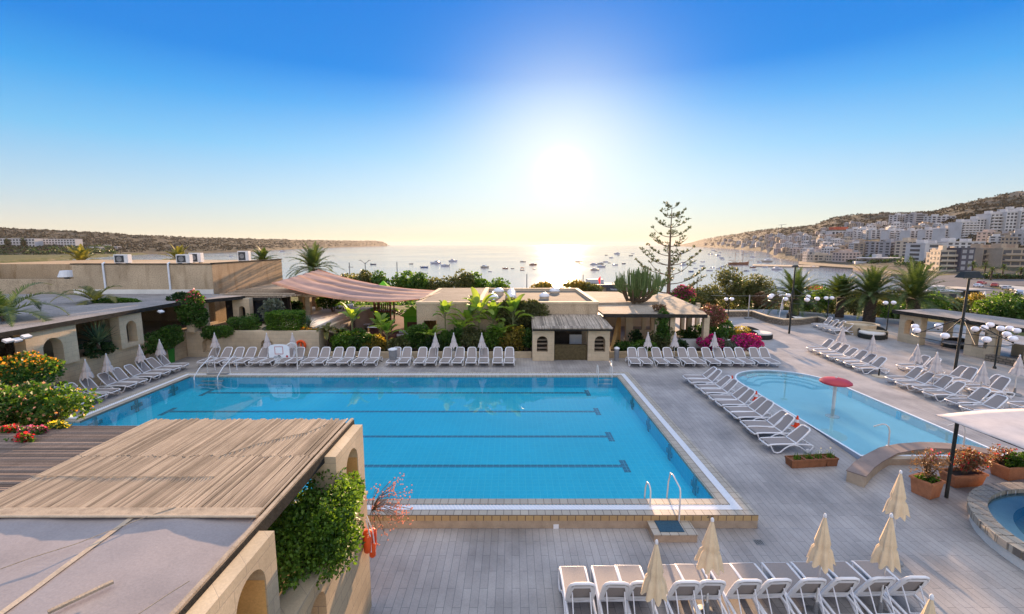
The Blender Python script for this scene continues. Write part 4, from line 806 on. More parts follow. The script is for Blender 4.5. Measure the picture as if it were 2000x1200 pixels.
# ================================================================== loungers, parasols and other furniture
def make_lounger(back_deg=48):
    """foot at x=0, head towards +x"""
    root = thing('sun_lounger', 'grey sling sun lounger', 'sun lounger', group='sun loungers')
    W = .31; zs_ = .36
    rail = lambda s: [(0.02, s * W, zs_ - .05), (.10, s * W, zs_ - .005), (.4, s * W, zs_ + .005), (1.0, s * W, zs_ - .005), (1.35, s * W, zs_ - .03), (1.72, s * W, zs_ - .06), (1.86, s * W, zs_ - .12)]
    mb = MB(); mb.tube(rail(1) + rail(-1)[::-1], .033, 8, closed=True); mb.tube([(1.15, -W, zs_ - .03), (1.15, W, zs_ - .03)], .018, 6); mb.build('frame', 'white_plastic', root, smooth=60)
    mb = MB(); k = 10; top = []; vs = []
    for i in range(k + 1):
        t = i / k; x = .06 + 1.12 * t
        for j in range(5):
            y = lerp(-W + .02, W - .02, j / 4); vs.append((x, y, zs_ + .012 - .022 * math.sin(PI * j / 4) * math.sin(PI * t) ** .5))
    n0 = len(vs); vs2 = vs + [(a, b, c_ - .012) for a, b, c_ in vs]; fs = [(i * 5 + j, i * 5 + j + 1, (i + 1) * 5 + j + 1, (i + 1) * 5 + j) for i in range(k) for j in range(4)]; fs += [tuple(n0 + q for q in f)[::-1] for f in fs]
    fs += [(i * 5, (i + 1) * 5, n0 + (i + 1) * 5, n0 + i * 5) for i in range(k)] + [(i * 5 + 4, n0 + i * 5 + 4, n0 + (i + 1) * 5 + 4, (i + 1) * 5 + 4) for i in range(k)]
    mb.add(vs2, fs); mb.build('seat', 'sling', root, smooth=40)
    a = math.radians(back_deg); hx, hz = 1.16, zs_ + .02; bl = .80
    def B(l, y, off=0): return (hx + math.cos(a) * l - math.sin(a) * off, y, hz + math.sin(a) * l + math.cos(a) * off)
    wt = lambda l: W - .005 - .05 * (l / bl) ** 2
    lp = [B(l, wt(l)) for l in (0, .25, .5, .66)] + [B(.75, wt(.75) - .02), B(.80, wt(.8) - .10), B(.80, 0), B(.80, -wt(.8) + .10), B(.75, -wt(.75) + .02)] + [B(l, -wt(l)) for l in (.66, .5, .25, 0)]
    mb = MB(); mb.tube(lp, .034, 8, closed=True); bk = mb.build('backrest', 'white_plastic', root, smooth=60)
    mb = MB(); vs = []
    for i in range(9):
        l = .02 + .755 * i / 8; ww = wt(l) - .01 if i < 7 else wt(l) - (.03 if i == 7 else .09)
        for j in range(5): vs.append(B(l, lerp(-ww, ww, j / 4), .010 - .02 * math.sin(PI * j / 4)))
    n0 = len(vs); vs2 = vs + [(x + math.sin(a) * .012, y, z - math.cos(a) * .012) for x, y, z in vs]; fs = [(i * 5 + j, i * 5 + j + 1, (i + 1) * 5 + j + 1, (i + 1) * 5 + j) for i in range(8) for j in range(4)]; fs += [tuple(n0 + q for q in f)[::-1] for f in fs]
    mb.add(vs2, fs); mb.build('backrest_sling', 'sling', bk, smooth=40)
    mb = MB(); lo, li = [], []
    for l, k in ((.06, 0), (.2, 0), (.5, 0), (.68, .02), (.76, .08)): lo.append((l, wt(l) - k)); li.append((max(.20, min(l, .66)), wt(l) - k - .075))
    ov = [B(l, w_, -.03) for l, w_ in lo] + [B(l, -w_, -.03) for l, w_ in lo[::-1]]; iv = [B(l, w_, -.034) for l, w_ in li] + [B(l, -w_, -.034) for l, w_ in li[::-1]]; n_ = len(ov)
    mb.add(ov + iv, [(i, (i + 1) % n_, n_ + (i + 1) % n_, n_ + i) for i in range(n_)]); mb.build('rear_rim', 'white_plastic', bk)
    mb = MB(); mb.tube([B(.44, -.2, -.02), (1.66, -.2, zs_ - .05), (1.66, .2, zs_ - .05), B(.44, .2, -.02)], .016, 6); mb.build('prop', 'white_plastic', root)
    for s in (1, -1):
        mb = MB(); mb.tube([(.10, s * (W + .015), zs_ - .02), (.15, s * (W + .035), .2), (.24, s * (W + .04), .06), (.36, s * (W + .04), .02), (.50, s * (W + .04), .05), (.66, s * (W + .035), .19), (.85, s * (W + .03), .30), (1.05, s * (W + .02), .33)], [.024, .026, .03, .032, .03, .028, .026, .022], 8); mb.build('leg', 'white_plastic', root, smooth=60)
        mb = MB(); mb.tube([(1.05, s * (W + .02), .33), (1.25, s * (W + .03), .27), (1.45, s * (W + .03), .13), (1.58, s * (W + .03), .05), (1.70, s * (W + .03), .06), (1.80, s * (W + .03), .16), (1.85, s * (W + .01), .25)], .026, 8); mb.build('leg', 'white_plastic', root, smooth=60)
        mb = MB(); mb.lathe([(.0, -.022), (.075, -.022), (.085, -.012), (.085, .012), (.075, .022), (0, .022)], n=14); wh = mb.build('wheel', 'white_plastic', root, smooth=40); wh.location = (1.60, s * (W + .065), .086); wh.rotation_euler = (PI / 2, 0, 0)
    return root
LP = {48: make_lounger(48), 40: make_lounger(42), 55: make_lounger(55), 62: make_lounger(62)}; used = {}
def lounger(x, y, rz, label, group, back=48, z=None):
    f = back not in used; used[back] = 1
    return place(LP[back], f, (x, y, deckz(y) if z is None else z), rz + random.gauss(0, .028), label, group)
def row(pts, rz, desc, group, back=48, end='left'):
    n = len(pts)
    for i, (x, y) in enumerate(pts):
        lb = f'sun lounger, {ordinal(i, n)} {desc}' if n > 1 else f'grey sun lounger {desc}'
        lounger(x, y, rz if not callable(rz) else rz(i), lb, group, back[i % len(back)] if isinstance(back, tuple) else back)
UP = PI / 2
A1p = [424, 446, 472, 493, 519, 541, 569, 590, 617, 639, 664, 685, 712, 735]; A2p = [775, 797, 826, 847, 874, 897, 923, 947, 973, 994]; Bp = [1229, 1252, 1280, 1301, 1330, 1350, 1377, 1397, 1420, 1441, 1466, 1487]
xr = lambda px: AY(px, 690, 30.7)[0]
row([(xr(p), 29.05) for p in A1p], UP, 'from the left in the back row under the planter wall', 'loungers in the left back row')
row([(xr(p), 29.05) for p in A2p], UP, 'from the left in the back row before the banana bed', 'loungers in the middle back row')
row([(xr(p), 28.95 + .0 * i) for i, p in enumerate(Bp)], lambda i: UP, 'from the left in the back row right of the kiosk', 'loungers in the right back row')
Cp = [(1345, 738), (1353, 746), (1364, 757), (1374, 766), (1388, 778), (1401, 789), (1418, 802), (1432, 813), (1452, 830), (1468, 843), (1494, 865)]
row([(10.05, GD(px, py, .3)[1]) for px, py in Cp], 0, 'from the far end of the row left of the paddling pool', 'loungers between the two pools', (40, 48))
Dp = [(1580, 681), (1593, 686), (1607, 692), (1620, 698), (1640, 705), (1654, 711), (1672, 719)]
row([G(px, py, .3) for px, py in Dp], 0, 'from the far end of the row beyond the paddling pool', 'loungers beyond the paddling pool', (48, 40))
Ep = [(1736, 740), (1757, 750), (1789, 759), (1811, 770), (1856, 785), (1886, 799)]
row([GD(px, py, .3) for px, py in Ep], 0, 'from the far end of the front row by the lamp mast', 'loungers by the lamp mast, front row', (48, 40))
E2 = [(1758, 716), (1778, 722), (1826, 738), (1846, 744), (1889, 757), (1902, 764), (1981, 792)]
row([GD(px, py, .3) for px, py in E2], 0, 'from the far end of the rear row by the lamp mast', 'loungers by the lamp mast, rear row', (48, 55))
Fp = [(1588, 634), (1598, 638), (1611, 642), (1623, 646)]
row([G(px, py, .3) for px, py in Fp], -.1, 'from the far end of the small group by the far parapet', 'loungers by the far parapet', (55, 48))
row([G(1457, 646, .3), G(1442, 640, .3)], PI, 'of two half hidden beside the shrubs of the far terrace', 'loungers beside the far shrubs', 48)
Gp = [(366, 714), (347, 721), (327, 728), (308, 735), (283, 745), (262, 753), (226, 765), (205, 775), (173, 786), (145, 799), (118, 812)]
row([(-20.95, GD(px, py, .3)[1]) for px, py in Gp], PI, 'from the far end of the row along the left stone wall', 'loungers along the left wall', (55, 48))
Hx = [1.52, 2.33, 2.92, 3.84, 4.46, 5.24, 5.86, 6.70, 7.46, 8.24, 9.06]
row([(x, 10.55 + .02 * i) for i, x in enumerate(Hx)], lambda i: -UP, 'from the left in the foreground row, backrest turned to the viewer', 'loungers in the foreground row', 62)
# ---- closed parasols
def make_parasol(h=2.45, m_='canvas', cl=1.15, rw=.27):
    o = thing('parasol', 'closed cream parasol', 'parasol')
    mb = MB(); mb.lathe([(.26, 0), (.27, .04), (.24, .07), (.06, .10), (.045, .36), (.0, .37)], n=20); mb.build('base', 'grey_metal', o, smooth=40)
    mb = MB(); mb.tube([(0, 0, .1), (0, 0, h - .1)], .021, 10); mb.build('pole', 'steel', o, smooth=60)
    n, R = 48, 14; vs = []
    for i in range(R + 1):
        t = i / R; z = h - .04 - cl * t
        for k in range(n):
            q = 2 * PI * k / n; pl = (1 + (.13 * t + .04) * math.cos(8 * q) + .05 * t * math.cos(16 * q + 2 * t) + .06 * t * math.sin(5 * q + 1)); r = (.018 + rw * (t ** .82) * (.78 + .22 * t)) * pl * (.80 if .60 < t < .66 else 1)
            zz = z - (.05 * math.cos(8 * q) + .03 * math.sin(3 * q)) * (t ** 6); vs.append((r * math.cos(q), r * math.sin(q), zz))
    fs = [(i * n + k, i * n + (k + 1) % n, (i + 1) * n + (k + 1) % n, (i + 1) * n + k) for i in range(R) for k in range(n)] + [tuple(range(n))[::-1]]
    mb = MB(); mb.add(vs, fs); mb.build('canopy', m_, o, smooth=70); mb = MB(); mb.lathe([(.03, -.06), (.034, -.02), (.022, .02), (0, .04)], (0, 0, h), 12); mb.build('finial', 'white_plastic', o, smooth=50); return o
P1 = make_parasol(2.50, 'canvas', 1.12, .23); P2 = make_parasol(2.05, 'canvas_white', .92, .25); pu = {}
def parasol(proto, px, py, label, group, Y=None, X=None, rz=0, ztip=None, tilt=(0, 0), zb=None, s=1):
    x, y = (AY(px, py, Y)[0], Y) if Y is not None else (X, AX(px, py, X)[0]); f = proto.name not in pu; pu[proto.name] = 1
    o = place(proto, f, (x, y, deckz(y) if zb is None else zb), rz, label, group, s); o.rotation_euler = (tilt[0], tilt[1], rz); return o
FG = 'closed parasols of the foreground row'
parasol(P1, 1283, 1050, 'closed cream parasol standing before the third foreground lounger', FG, 8.45); parasol(P1, 1392, 1007, 'closed cream parasol with a wide flared hem above the fifth foreground lounger', FG, 9.35, rz=1, s=(1.12, 1.12, .96))
parasol(P1, 1612, 1005, 'closed cream parasol between the seventh and eighth foreground loungers', FG, 9.35, rz=2.1); parasol(P1, 1741, 1008, 'closed cream parasol between the ninth and tenth foreground loungers', FG, 9.35, rz=2.9); parasol(P1, 1757, 946, 'leaning closed cream parasol standing alone behind the foreground row', FG, 11.2, rz=4, tilt=(0, -.05)); parasol(P1, 1820, 1165, 'closed cream parasol of which only the tip shows at the bottom edge', FG, 7.0, rz=.7)
BG = 'closed parasols behind the back loungers'
for i, (px, py, lb) in enumerate([(419, 657, 'left of the stairs, before the niche'), (521, 659, 'left of the basketball board'), (571, 657, 'beside the orange lifebuoy'), (850, 651, 'before the door of the low building'), (886, 656, 'among the banana plants'), (941, 657, 'nearest the kiosk on its left'), (1266, 649, 'first right of the kiosk'), (1319, 649, 'second right of the kiosk'), (1396, 652, 'beside the magenta bougainvillea')]):
    parasol(P2, px, py, 'closed white parasol behind the back loungers, ' + lb, BG, 30.35 + (.2 if i > 5 else 0), rz=i)
for i, (px, py, X, lb) in enumerate([(166, 704, -22.3, 'nearest the flowering bush'), (207, 693, -22.3, 'second from the flowering bush'), (272, 675, -22.3, 'third from the flowering bush'), (311, 664, -22.3, 'in the far corner by the green bin')]):
    parasol(P2, px, py, 'closed pinkish parasol by the left wall, ' + lb, 'closed parasols along the left wall', None, X, rz=i * 1.3)
for i, (px, py, X, lb) in enumerate([(1646, 644, 23.6, 'above the third lounger beyond the paddling pool'), (1706, 657, 23.5, 'above the sixth lounger beyond the paddling pool'), (1792, 682, 23.9, 'between the two rows left of the lamp mast'), (1830, 696, 23.2, 'leaning in front of the lamp mast'), (1922, 711, 23.6, 'between the two rows right of the lamp mast'), (1992, 698, 27.0, 'alone on a dark base at the right edge')]):
    parasol(P2, px, py, 'closed beige parasol ' + lb, 'closed parasols of the right terrace', None, X, rz=i * 1.1, s=(1.1, 1.1, 1.06))
tb = thing('parasol_stand', 'empty parasol base on the terrace right of the paddling pool', 'parasol base', (*G(1716, 736, 0), 0)); mb = MB(); mb.lathe([(.34, 0), (.34, .05), (.06, .07), (0, .07)], n=20); mb.build('base', 'render_wall', tb); mb = MB(); mb.tube([(0, 0, .05), (0, 0, .5)], .04, 8); mb.build('socket', 'dark_metal', tb)
# ---- mushroom fountain
x, y = G(1627, 799, -.05); mf = thing('mushroom_fountain', 'red mushroom shaped water fountain on a steel post in the paddling pool', 'fountain', (x, y, -.45))
mb = MB(); mb.tube([(0, 0, 0), (0, 0, 1.75)], .075, 14); mb.build('post', 'steel', mf, smooth=60); mb = MB(); mb.lathe([(.0, 1.66), (.35, 1.66), (.60, 1.69), (.69, 1.74), (.68, 1.80), (.55, 1.89), (.3, 1.96), (.06, 1.985), (0, 1.99)], n=36); mb.build('cap', 'red_paint', mf, smooth=40); mb = MB(); mb.lathe([(.05, 1.98), (.05, 2.03), (0, 2.04)], n=10); mb.build('nozzle', 'steel', mf); mb = MB(); mb.lathe([(.3, 0), (.3, .04), (0, .05)], n=20); mb.build('foot', 'steel', mf)
# ---- cones
def cone(px, py, lb):
    x, y = GD(px, py); o = thing('traffic_cone', lb, 'traffic cone', (x, y, deckz(y)), .2, 'orange cones beside the paddling pool'); mb = MB(); mb.box(-.16, .16, -.16, .16, 0, .03); mb.build('base', 'cone_red', o, bevel=.01)
    mb = MB(); mb.lathe([(.12, .03), (.085, .22)], n=18); mb.lathe([(.062, .35), (.032, .52), (0, .525)], n=18); mb.build('body', 'cone_red', o, smooth=40); mb = MB(); mb.lathe([(.0851, .22), (.0621, .35)], n=18); mb.build('band', 'white_paint', o, smooth=40)
cone(1429, 751, 'orange and white cone farthest along the paddling pool'); cone(1476, 783, 'orange and white cone midway along the paddling pool'); cone(1556, 834, 'orange and white cone nearest the terracotta boxes')
# ---- terracotta boxes with bulbs
for i, px in enumerate((1558, 1581, 1601, 1623)):
    x, y = GD(px, 914 - i * 1.2); w_ = .56 if i == 0 else .44; o = thing('flower_box', f'brown terracotta flower box with green shoots, {ordinal(i, 5)} from the left of four in a line', 'flower box', (x, y + .15, deckz(y)), .08, 'terracotta boxes between the pools')
    mb = MB(); h = .32
    for z0, z1, k0, k1 in ((0, h - .06, .9, 1), (h - .06, h, 1.06, 1.06)): 
        a = [(-w_ / 2 * k0, -.2 * k0, z0), (w_ / 2 * k0, -.2 * k0, z0), (w_ / 2 * k0, .2 * k0, z0), (-w_ / 2 * k0, .2 * k0, z0)]; b_ = [(q[0] / k0 * k1, q[1] / k0 * k1, z1) for q in a]; mb.add(a + b_, [(0, 3, 2, 1), (0, 1, 5, 4), (1, 2, 6, 5), (2, 3, 7, 6), (3, 0, 4, 7)])
    a = w_ / 2 * 1.06; c_ = a - .035; mb.add([(-a, -.212, h), (a, -.212, h), (a, .212, h), (-a, .212, h), (-c_, -.18, h), (c_, -.18, h), (c_, .18, h), (-c_, .18, h), (-c_, -.18, h - .08), (c_, -.18, h - .08), (c_, .18, h - .08), (-c_, .18, h - .08)], [(0, 1, 5, 4), (1, 2, 6, 5), (2, 3, 7, 6), (3, 0, 4, 7), (4, 5, 9, 8), (5, 6, 10, 9), (6, 7, 11, 10), (7, 4, 8, 11)]); mb.build('box', 'terracotta_brown', o, fixn=False)
    MB().box(-c_, c_, -.18, .18, h - .2, h - .08).build('soil', 'soil', o)
    V, F = [], []
    for k in range(46):
        az = random.uniform(0, 6.28); e = random.uniform(.7, 1.5); bx, by = random.gauss(0, .07) + (.05 if i < 2 else 0), random.gauss(0, .05); d_ = Vector((math.cos(az) * math.cos(e), math.sin(az) * math.cos(e), math.sin(e))); s = Vector((-math.sin(az), math.cos(az), 0)) * .012; p = Vector((bx, by, h - .1)); LL = random.uniform(.16, .36); b = len(V); V += [p - s, p + s, p + d_ * LL * .6 + s, p + d_ * LL]; F.append((b, b + 1, b + 2, b + 3))
    npmesh('shoots', np.array([tuple(q) for q in V]), np.array(F), 'leaf_bright', o)
    if i >= 2:
        P = np.array([[random.gauss(0, .08), random.gauss(0, .05), h + random.uniform(.12, .3)] for _ in range(10)]); V, F = leaves(P, np.tile([0, 0, 1.0], (10, 1)), .05, .6); npmesh('blossoms', V, F, 'white_bloom', o)
# ---- planters at the right
def planter(label, px, py, dims, rz, m_='terracotta'):
    x, y = GD(px, py); o = thing('planter', label, 'planter', (x, y, deckz(y)), rz, 'terracotta planters by the awning'); a, b_, h = dims; mb = MB()
    P0 = [(-a * .42, -b_ * .42, 0), (a * .42, -b_ * .42, 0), (a * .42, b_ * .42, 0), (-a * .42, b_ * .42, 0)]; P1_ = [(-a / 2, -b_ / 2, h - .07), (a / 2, -b_ / 2, h - .07), (a / 2, b_ / 2, h - .07), (-a / 2, b_ / 2, h - .07)]; k = .035; P2_ = [(q[0] + math.copysign(k, q[0]), q[1] + math.copysign(k, q[1]), h - .07) for q in P1_]; P3_ = [(q[0], q[1], h) for q in P2_]; P4 = [(q[0] - math.copysign(k, q[0]), q[1] - math.copysign(k, q[1]), h) for q in P1_]; P5 = [(q[0], q[1], h - .1) for q in P4]
    vs = P0 + P1_ + P2_ + P3_ + P4 + P5; fs = [(3, 2, 1, 0)] + [(r * 4 + i, r * 4 + (i + 1) % 4, (r + 1) * 4 + (i + 1) % 4, (r + 1) * 4 + i) for r in range(5) for i in range(4)]; mb.add(vs, fs); mb.build('pot', m_, o, fixn=False)
    MB().box(-a / 2 + .04, a / 2 - .04, -b_ / 2 + .04, b_ / 2 - .04, h - .2, h - .09).build('soil', 'soil', o); return o, (x, y, deckz(y) + h - .12)
o1, c1 = planter('square terracotta planter with a straggly bare bush and green undergrowth', 1807, 966, (.62, .62, .58), .35)
o2, c2 = planter('long terracotta planter with a reddish bougainvillea beside the awning post', 1877, 945, (1.25, .55, .46), .12)
o3, c3 = planter('terracotta planter with yellow green bush beside the whirlpool', 1975, 930, (1.3, .6, .5), .2)
# ---- awning over the whirlpool
aw = thing('awning', 'pale canvas awning on dark posts over the whirlpool', 'awning'); ax, ay = GD(1848, 972); 
mb = MB(); mb.tube([(ax, ay, -.4), (ax + .02, ay, 2.3)], .055, 12); mb.build('post', 'dark_metal', aw, smooth=60); mb = MB(); mb.tube([(ax + 4.6, ay + .2, -.4), (ax + 4.6, ay + .2, 2.5)], .055, 12); mb.build('post', 'dark_metal', aw, smooth=60)
mb = MB(); mb.tube([(ax - .02, ay + .15, 2.3), (ax + .1, ay - 4.5, 2.3)], .045, 10); mb.build('side_beam', 'dark_metal', aw, smooth=60)
V, Fq = [], []; nu, nv_ = 24, 20
for j in range(nv_ + 1):
    for i in range(nu + 1):
        u, v_ = i / nu, j / nv_; V.append((ax - .32 + 5.3 * u + .25 * v_, ay + .4 + .45 * u - 4.8 * v_, 2.36 + .12 * math.sin(u * PI) - .07 * math.sin(v_ * PI) * math.sin(u * PI) + .25 * u * 0 + .02 * mn.noise(Vector((u * 6, v_ * 6, 1)))))
for j in range(nv_):
    for i in range(nu): a = j * (nu + 1) + i; Fq.append((a, a + 1, a + nu + 2, a + nu + 1))
npmesh('canvas', np.array(V), np.array(Fq), 'canvas_white', aw, None, True).modifiers.new('thick', 'SOLIDIFY').thickness = .02
mb = MB(); mb.tube([V[i] for i in range(0, nu + 1, 2)], .022, 6); mb.build('hem', 'white_plastic', aw)
# ---- bent pipes at the paddling pool
for px, py, px2, lb in ((1735, 872, -1, 'tall bent steel rail standing on the curved seat wall'), (1882, 871, -1, 'bent steel rail partly behind the awning post')):
    x, y = G(px, py, .1); o = thing('bent_rail', lb, 'rail', (x, y, .1), 0, 'bent steel rails of the paddling pool'); mb = MB(); mb.tube([(0, 0, 0), (0, .02, .62), (-.03, .05, .78), (-.12, .1, .86), (-.22, .14, .86), (-.42, .3, .70)], .028, 10); mb.build('rail', 'steel', o, smooth=60); mb = MB(); mb.lathe([(.08, 0), (.08, .02), (0, .025)], n=14); mb.build('flange', 'white_plastic', o)
# ---- basketball board
x, y = AY(545, 690, 28.35)[0], 28.35; bk = thing('basketball_hoop', 'white poolside basketball board with a red square on a curved steel post', 'basketball hoop', (x, y, 0))
def pz(py): return AY(545, py, 28.35)[1]
zb, zt = pz(699), pz(674); w_ = .66
mb = MB(); pts = [(-w_, 0, zb), (w_, 0, zb), (w_, 0, zt - .16), (w_ * .8, 0, zt - .03), (w_ * .4, 0, zt + .03), (0, 0, zt + .04), (-w_ * .4, 0, zt + .03), (-w_ * .8, 0, zt - .03), (-w_, 0, zt - .16)]; n_ = len(pts); mb.add(pts + [(a, .04, c_) for a, b_, c_ in pts], [tuple(range(n_)), tuple(range(n_, 2 * n_))[::-1]] + [(i, (i + 1) % n_, n_ + (i + 1) % n_, n_ + i) for i in range(n_)]); mb.build('backboard', 'white_paint', bk)
zm = (zb + zt) / 2 + .06; mb = MB()
for a in ((-.27, .27, zm + .22, zm + .25), (-.27, .27, zm - .25, zm - .22), (-.27, -.24, zm - .22, zm + .22), (.24, .27, zm - .22, zm + .22)): mb.box(a[0], a[1], -.006, 0, a[2], a[3])
mb.build('target_square', 'red_paint', bk); mb = MB(); mb.tube([(.2 * math.cos(q), -.25 + .2 * math.sin(q), zb + .12) for q in np.linspace(0, 2 * PI, 21)[:-1]], .013, 6, closed=True); mb.box(-.05, .05, -.06, 0, zb + .1, zb + .16); mb.build('rim', 'dark_metal', bk)
mb = MB()
for k in range(12):
    q = 2 * PI * k / 12; q2 = q + .5
    for a, b_ in ((q, q2), (q2, q)): mb.tube([(.2 * math.cos(a), -.25 + .2 * math.sin(a), zb + .12), (.15 * math.cos(b_), -.25 + .15 * math.sin(b_), zb - .1), (.11 * math.cos(a), -.25 + .11 * math.sin(a), zb - .32)], .005, 3)
mb.build('net', 'white_paint', bk); mb = MB(); mb.tube([(1.0, .25, 0), (1.0, .25, zt - .1), (.92, .2, zt + .06), (.7, .12, zt + .10), (.45, .05, zt - .05)], .045, 10); mb.build('post', 'steel', bk, smooth=60); mb = MB(); mb.lathe([(0, 0), (.07, 0), (.075, .005)], n=16); q = mb.build('badge', 'red_paint', bk); q.location = (.5, -.004, zb + .09); q.rotation_euler = (PI / 2, 0, 0)
# ---- lifebuoy on the wall, bins and small stands
x, z = AY(588, 675, 31.85); lb = thing('lifebuoy', 'orange horseshoe lifebuoy hanging on the cream planter wall', 'lifebuoy', (x, 31.82, z)); mb = MB(); mb.tube([(.30 * math.cos(q) , 0, .02 + .30 * math.sin(q)) for q in np.linspace(PI * 1.02, -PI * .42, 22)], .085, 10); mb.build('ring', 'lifebuoy', lb, smooth=60); mb = MB(); mb.tube([(.02, -.02, .22), (.03, -.05, -.1), (.0, -.05, -.48)], [.05, .07, .04], 8); mb.build('strap', 'lifebuoy', lb, smooth=60)
def bin_(label, px, py, r, h, m_, lid, nm='waste_bin', cat='waste bin'):
    x, y = GD(px, py); o = thing(nm, label, cat, (x, y, 0)); mb = MB(); mb.lathe([(r * .85, 0), (r, h * .9), (r * .98, h)], n=20); mb.build('body', m_, o, smooth=40); mb = MB(); mb.lathe([(r * 1.12, h), (r * 1.12, h + .06), (r * .5, h + .13), (0, h + .15)], n=20); mb.build('lid', lid, o, smooth=40)
bin_('grey cylindrical waste bin against the bed wall among the back loungers', 768, 712, .27, 1.0, 'grey_metal', 'ac_white'); bin_('grey stone ashtray pillar beside the kiosk', 1204, 705, .17, .85, 'grey_metal', 'ac_white', 'ashtray_stand', 'ashtray'); bin_('dark green wheeled bin in the left corner by the wall', 331, 708, .36, 1.0, 'play_dark_green', 'dark_metal')
fl = thing('float_bundle', 'bundle of red rescue floats hanging over the corner of the terrace wall', 'rescue floats', (-3.22, 9.35, 1.5))
for i, (dx, dy, dz_, r, l) in enumerate(((0, 0, 0, .10, .42), (.06, .14, -.08, .09, .46), (.03, -.12, -.05, .08, .40), (.08, .05, -.3, .07, .36))): mb = MB(); mb.tube([(dx, dy, dz_ + l / 2), (dx + .01, dy, dz_ + l * .4), (dx, dy, dz_ - l * .4), (dx, dy, dz_ - l / 2)], [r * .5, r, r, r * .5], 10); mb.build('float', 'lifebuoy' if i != 1 else 'cone_red', fl, smooth=60)
mb = MB(); mb.tube([(.0, 0, .55), (.12, .0, .2), (.14, .06, -.35)], .015, 5); mb.tube([(.0, -.05, .5), (.1, -.1, .1), (.1, -.1, -.25)], .015, 5); mb.build('rope', 'white_paint', fl)
# ---- day beds of black wicker
def daybed(label, px, py, rz, s=1):
    x, y = G(px, py, 0); o = thing('daybed', label, 'daybed', (x, y, 0), rz, 'black wicker daybeds', s); mb = MB(); mb.lathe([(.95, 0), (1.0, .06), (1.0, .34), (.95, .36), (0, .36)], n=28, sy=.9); mb.build('base', 'wicker', o); mb = MB(); mb.lathe([(.93, .36), (.95, .42), (.90, .49), (0, .5)], n=28, sy=.9); mb.build('mattress', 'cushion', o, smooth=50)
    mb = MB(); k = 16; vs = []
    for i in range(k + 1):
        q = lerp(-1.5, 1.5, i / k); h = .36 + .5 * math.cos(q * .9) ** .7
        for r, z in ((.86, .36), (1.0, .36), (1.02, h), (.9, h)): vs.append((r * math.cos(q), r * .9 * math.sin(q), z))
    mb.add(vs, [(i * 4 + j, (i + 1) * 4 + j, (i + 1) * 4 + (j + 1) % 4, i * 4 + (j + 1) % 4) for i in range(k) for j in range(4)]); mb.build('hood', 'wicker', o); return o
daybed('black wicker daybed with pale cushion under the palm by the far parapet', 1556, 629, 2.4, .95); daybed('black wicker daybed with a high dark back beside the arched pergola', 1702, 660, .9, 1.1); daybed('black wicker daybed seen from behind near the magenta shrub', 1482, 660, 2.6, 1.05); daybed('black wicker daybed in the shade under the arched pergola', 1862, 678, .3, .8)
# ---- drains let into the deck
x, y = GD(1482, 1060); dr = thing('floor_drain', 'small square floor drain in the deck right of the step block', 'drain', (x, y, -.42)); mb = MB(); mb.box(-.13, .13, -.13, .13, -.03, .006); mb.build('rim', 'grey_metal', dr); mb = MB(); [mb.box(-.1 + .045 * k, -.08 + .045 * k, -.1, .1, .006, .009) for k in range(5)]; mb.build('grate', 'dark_metal', dr)
for a, b_, lb in (((1470, 632), (1790, 722), 'long slot drain crossing the sunlit terrace towards the lamp mast'),):
    p0, p1 = GD(*a), GD(*b_); v_ = Vector(p1) - Vector(p0); n_ = Vector((-v_.y, v_.x)).normalized() * .035; q_ = [Vector(p0).lerp(Vector(p1), k / 30) for k in range(31)]; mb = MB(); vs = [(w_.x + s * n_.x, w_.y + s * n_.y, deckz(w_.y) + .004) for w_ in q_ for s in (-1, 1)]; mb.add(vs, [(2 * k, 2 * k + 1, 2 * k + 3, 2 * k + 2) for k in range(30)]); tag(mb.build('slot_drain', 'grey_metal', fixn=False), lb, 'drain')
# ---- lamps
def globes(o, pts, r=.21):
    for p in pts:
        mb = MB(); mb.lathe([(0, -r * .8), (r * .55, -r * .66), (r * .92, -r * .25), (r, .05 * r), (r * .86, r * .5), (r * .5, r * .78), (0, r * .87)], n=18); g = mb.build('globe', 'globe_white', o, smooth=60); g.location = p
        mb = MB(); mb.lathe([(.05, 0), (.06, .08), (0, .08)], n=10); q = mb.build('holder', 'dark_metal', g); q.location = (0, 0, -r * .8 - .07)
def mast(label, px, py, h, ringz, R, n, lean=0, a0=0, hs=1):
    x, y = G(px, py, 0); o = thing('lamp_mast', label, 'lamp mast', (x, y, 0), 0, 'tall lamp masts of the terrace'); mb = MB(); mb.tube([(0, 0, 0), (lean * h, 0, h)], [.085, .06], 12); mb.build('pole', 'dark_metal', o, smooth=60)
    mb = MB(); cx = lean * ringz
    mb.tube([(cx + R * math.cos(q), R * math.sin(q), ringz - .35) for q in np.linspace(0, 2 * PI, 41)[:-1]], .022, 6, closed=True); mb.build('ring', 'dark_metal', o)
    mb = MB()
    for k in range(4): q = PI / 4 + k * PI / 2 + a0; mb.tube([(lean * (ringz + 1.0), 0, ringz + .9), (cx + R * math.cos(q), R * math.sin(q), ringz - .35)], .03, 6)
    mb.build('braces', 'dark_metal', o); globes(o, [(cx + R * math.cos(q), R * math.sin(q), ringz) for q in [2 * PI * k / n + a0 + .2 for k in range(n)]])
    mb = MB(); mb.add([(-.62, -.3, h + .05), (.62, -.3, h + .05), (.62, .3, h + .05), (-.62, .3, h + .05), (-.38, -.16, h + .42), (.38, -.16, h + .42), (.38, .16, h + .42), (-.38, .16, h + .42)], [(0, 3, 2, 1), (4, 5, 6, 7), (0, 1, 5, 4), (1, 2, 6, 5), (2, 3, 7, 6), (3, 0, 4, 7)]); hd = mb.build('floodlight', 'dark_metal', o); hd.location = (lean * h, 0, (1 - hs) * h); hd.scale = (hs, hs, hs); return o
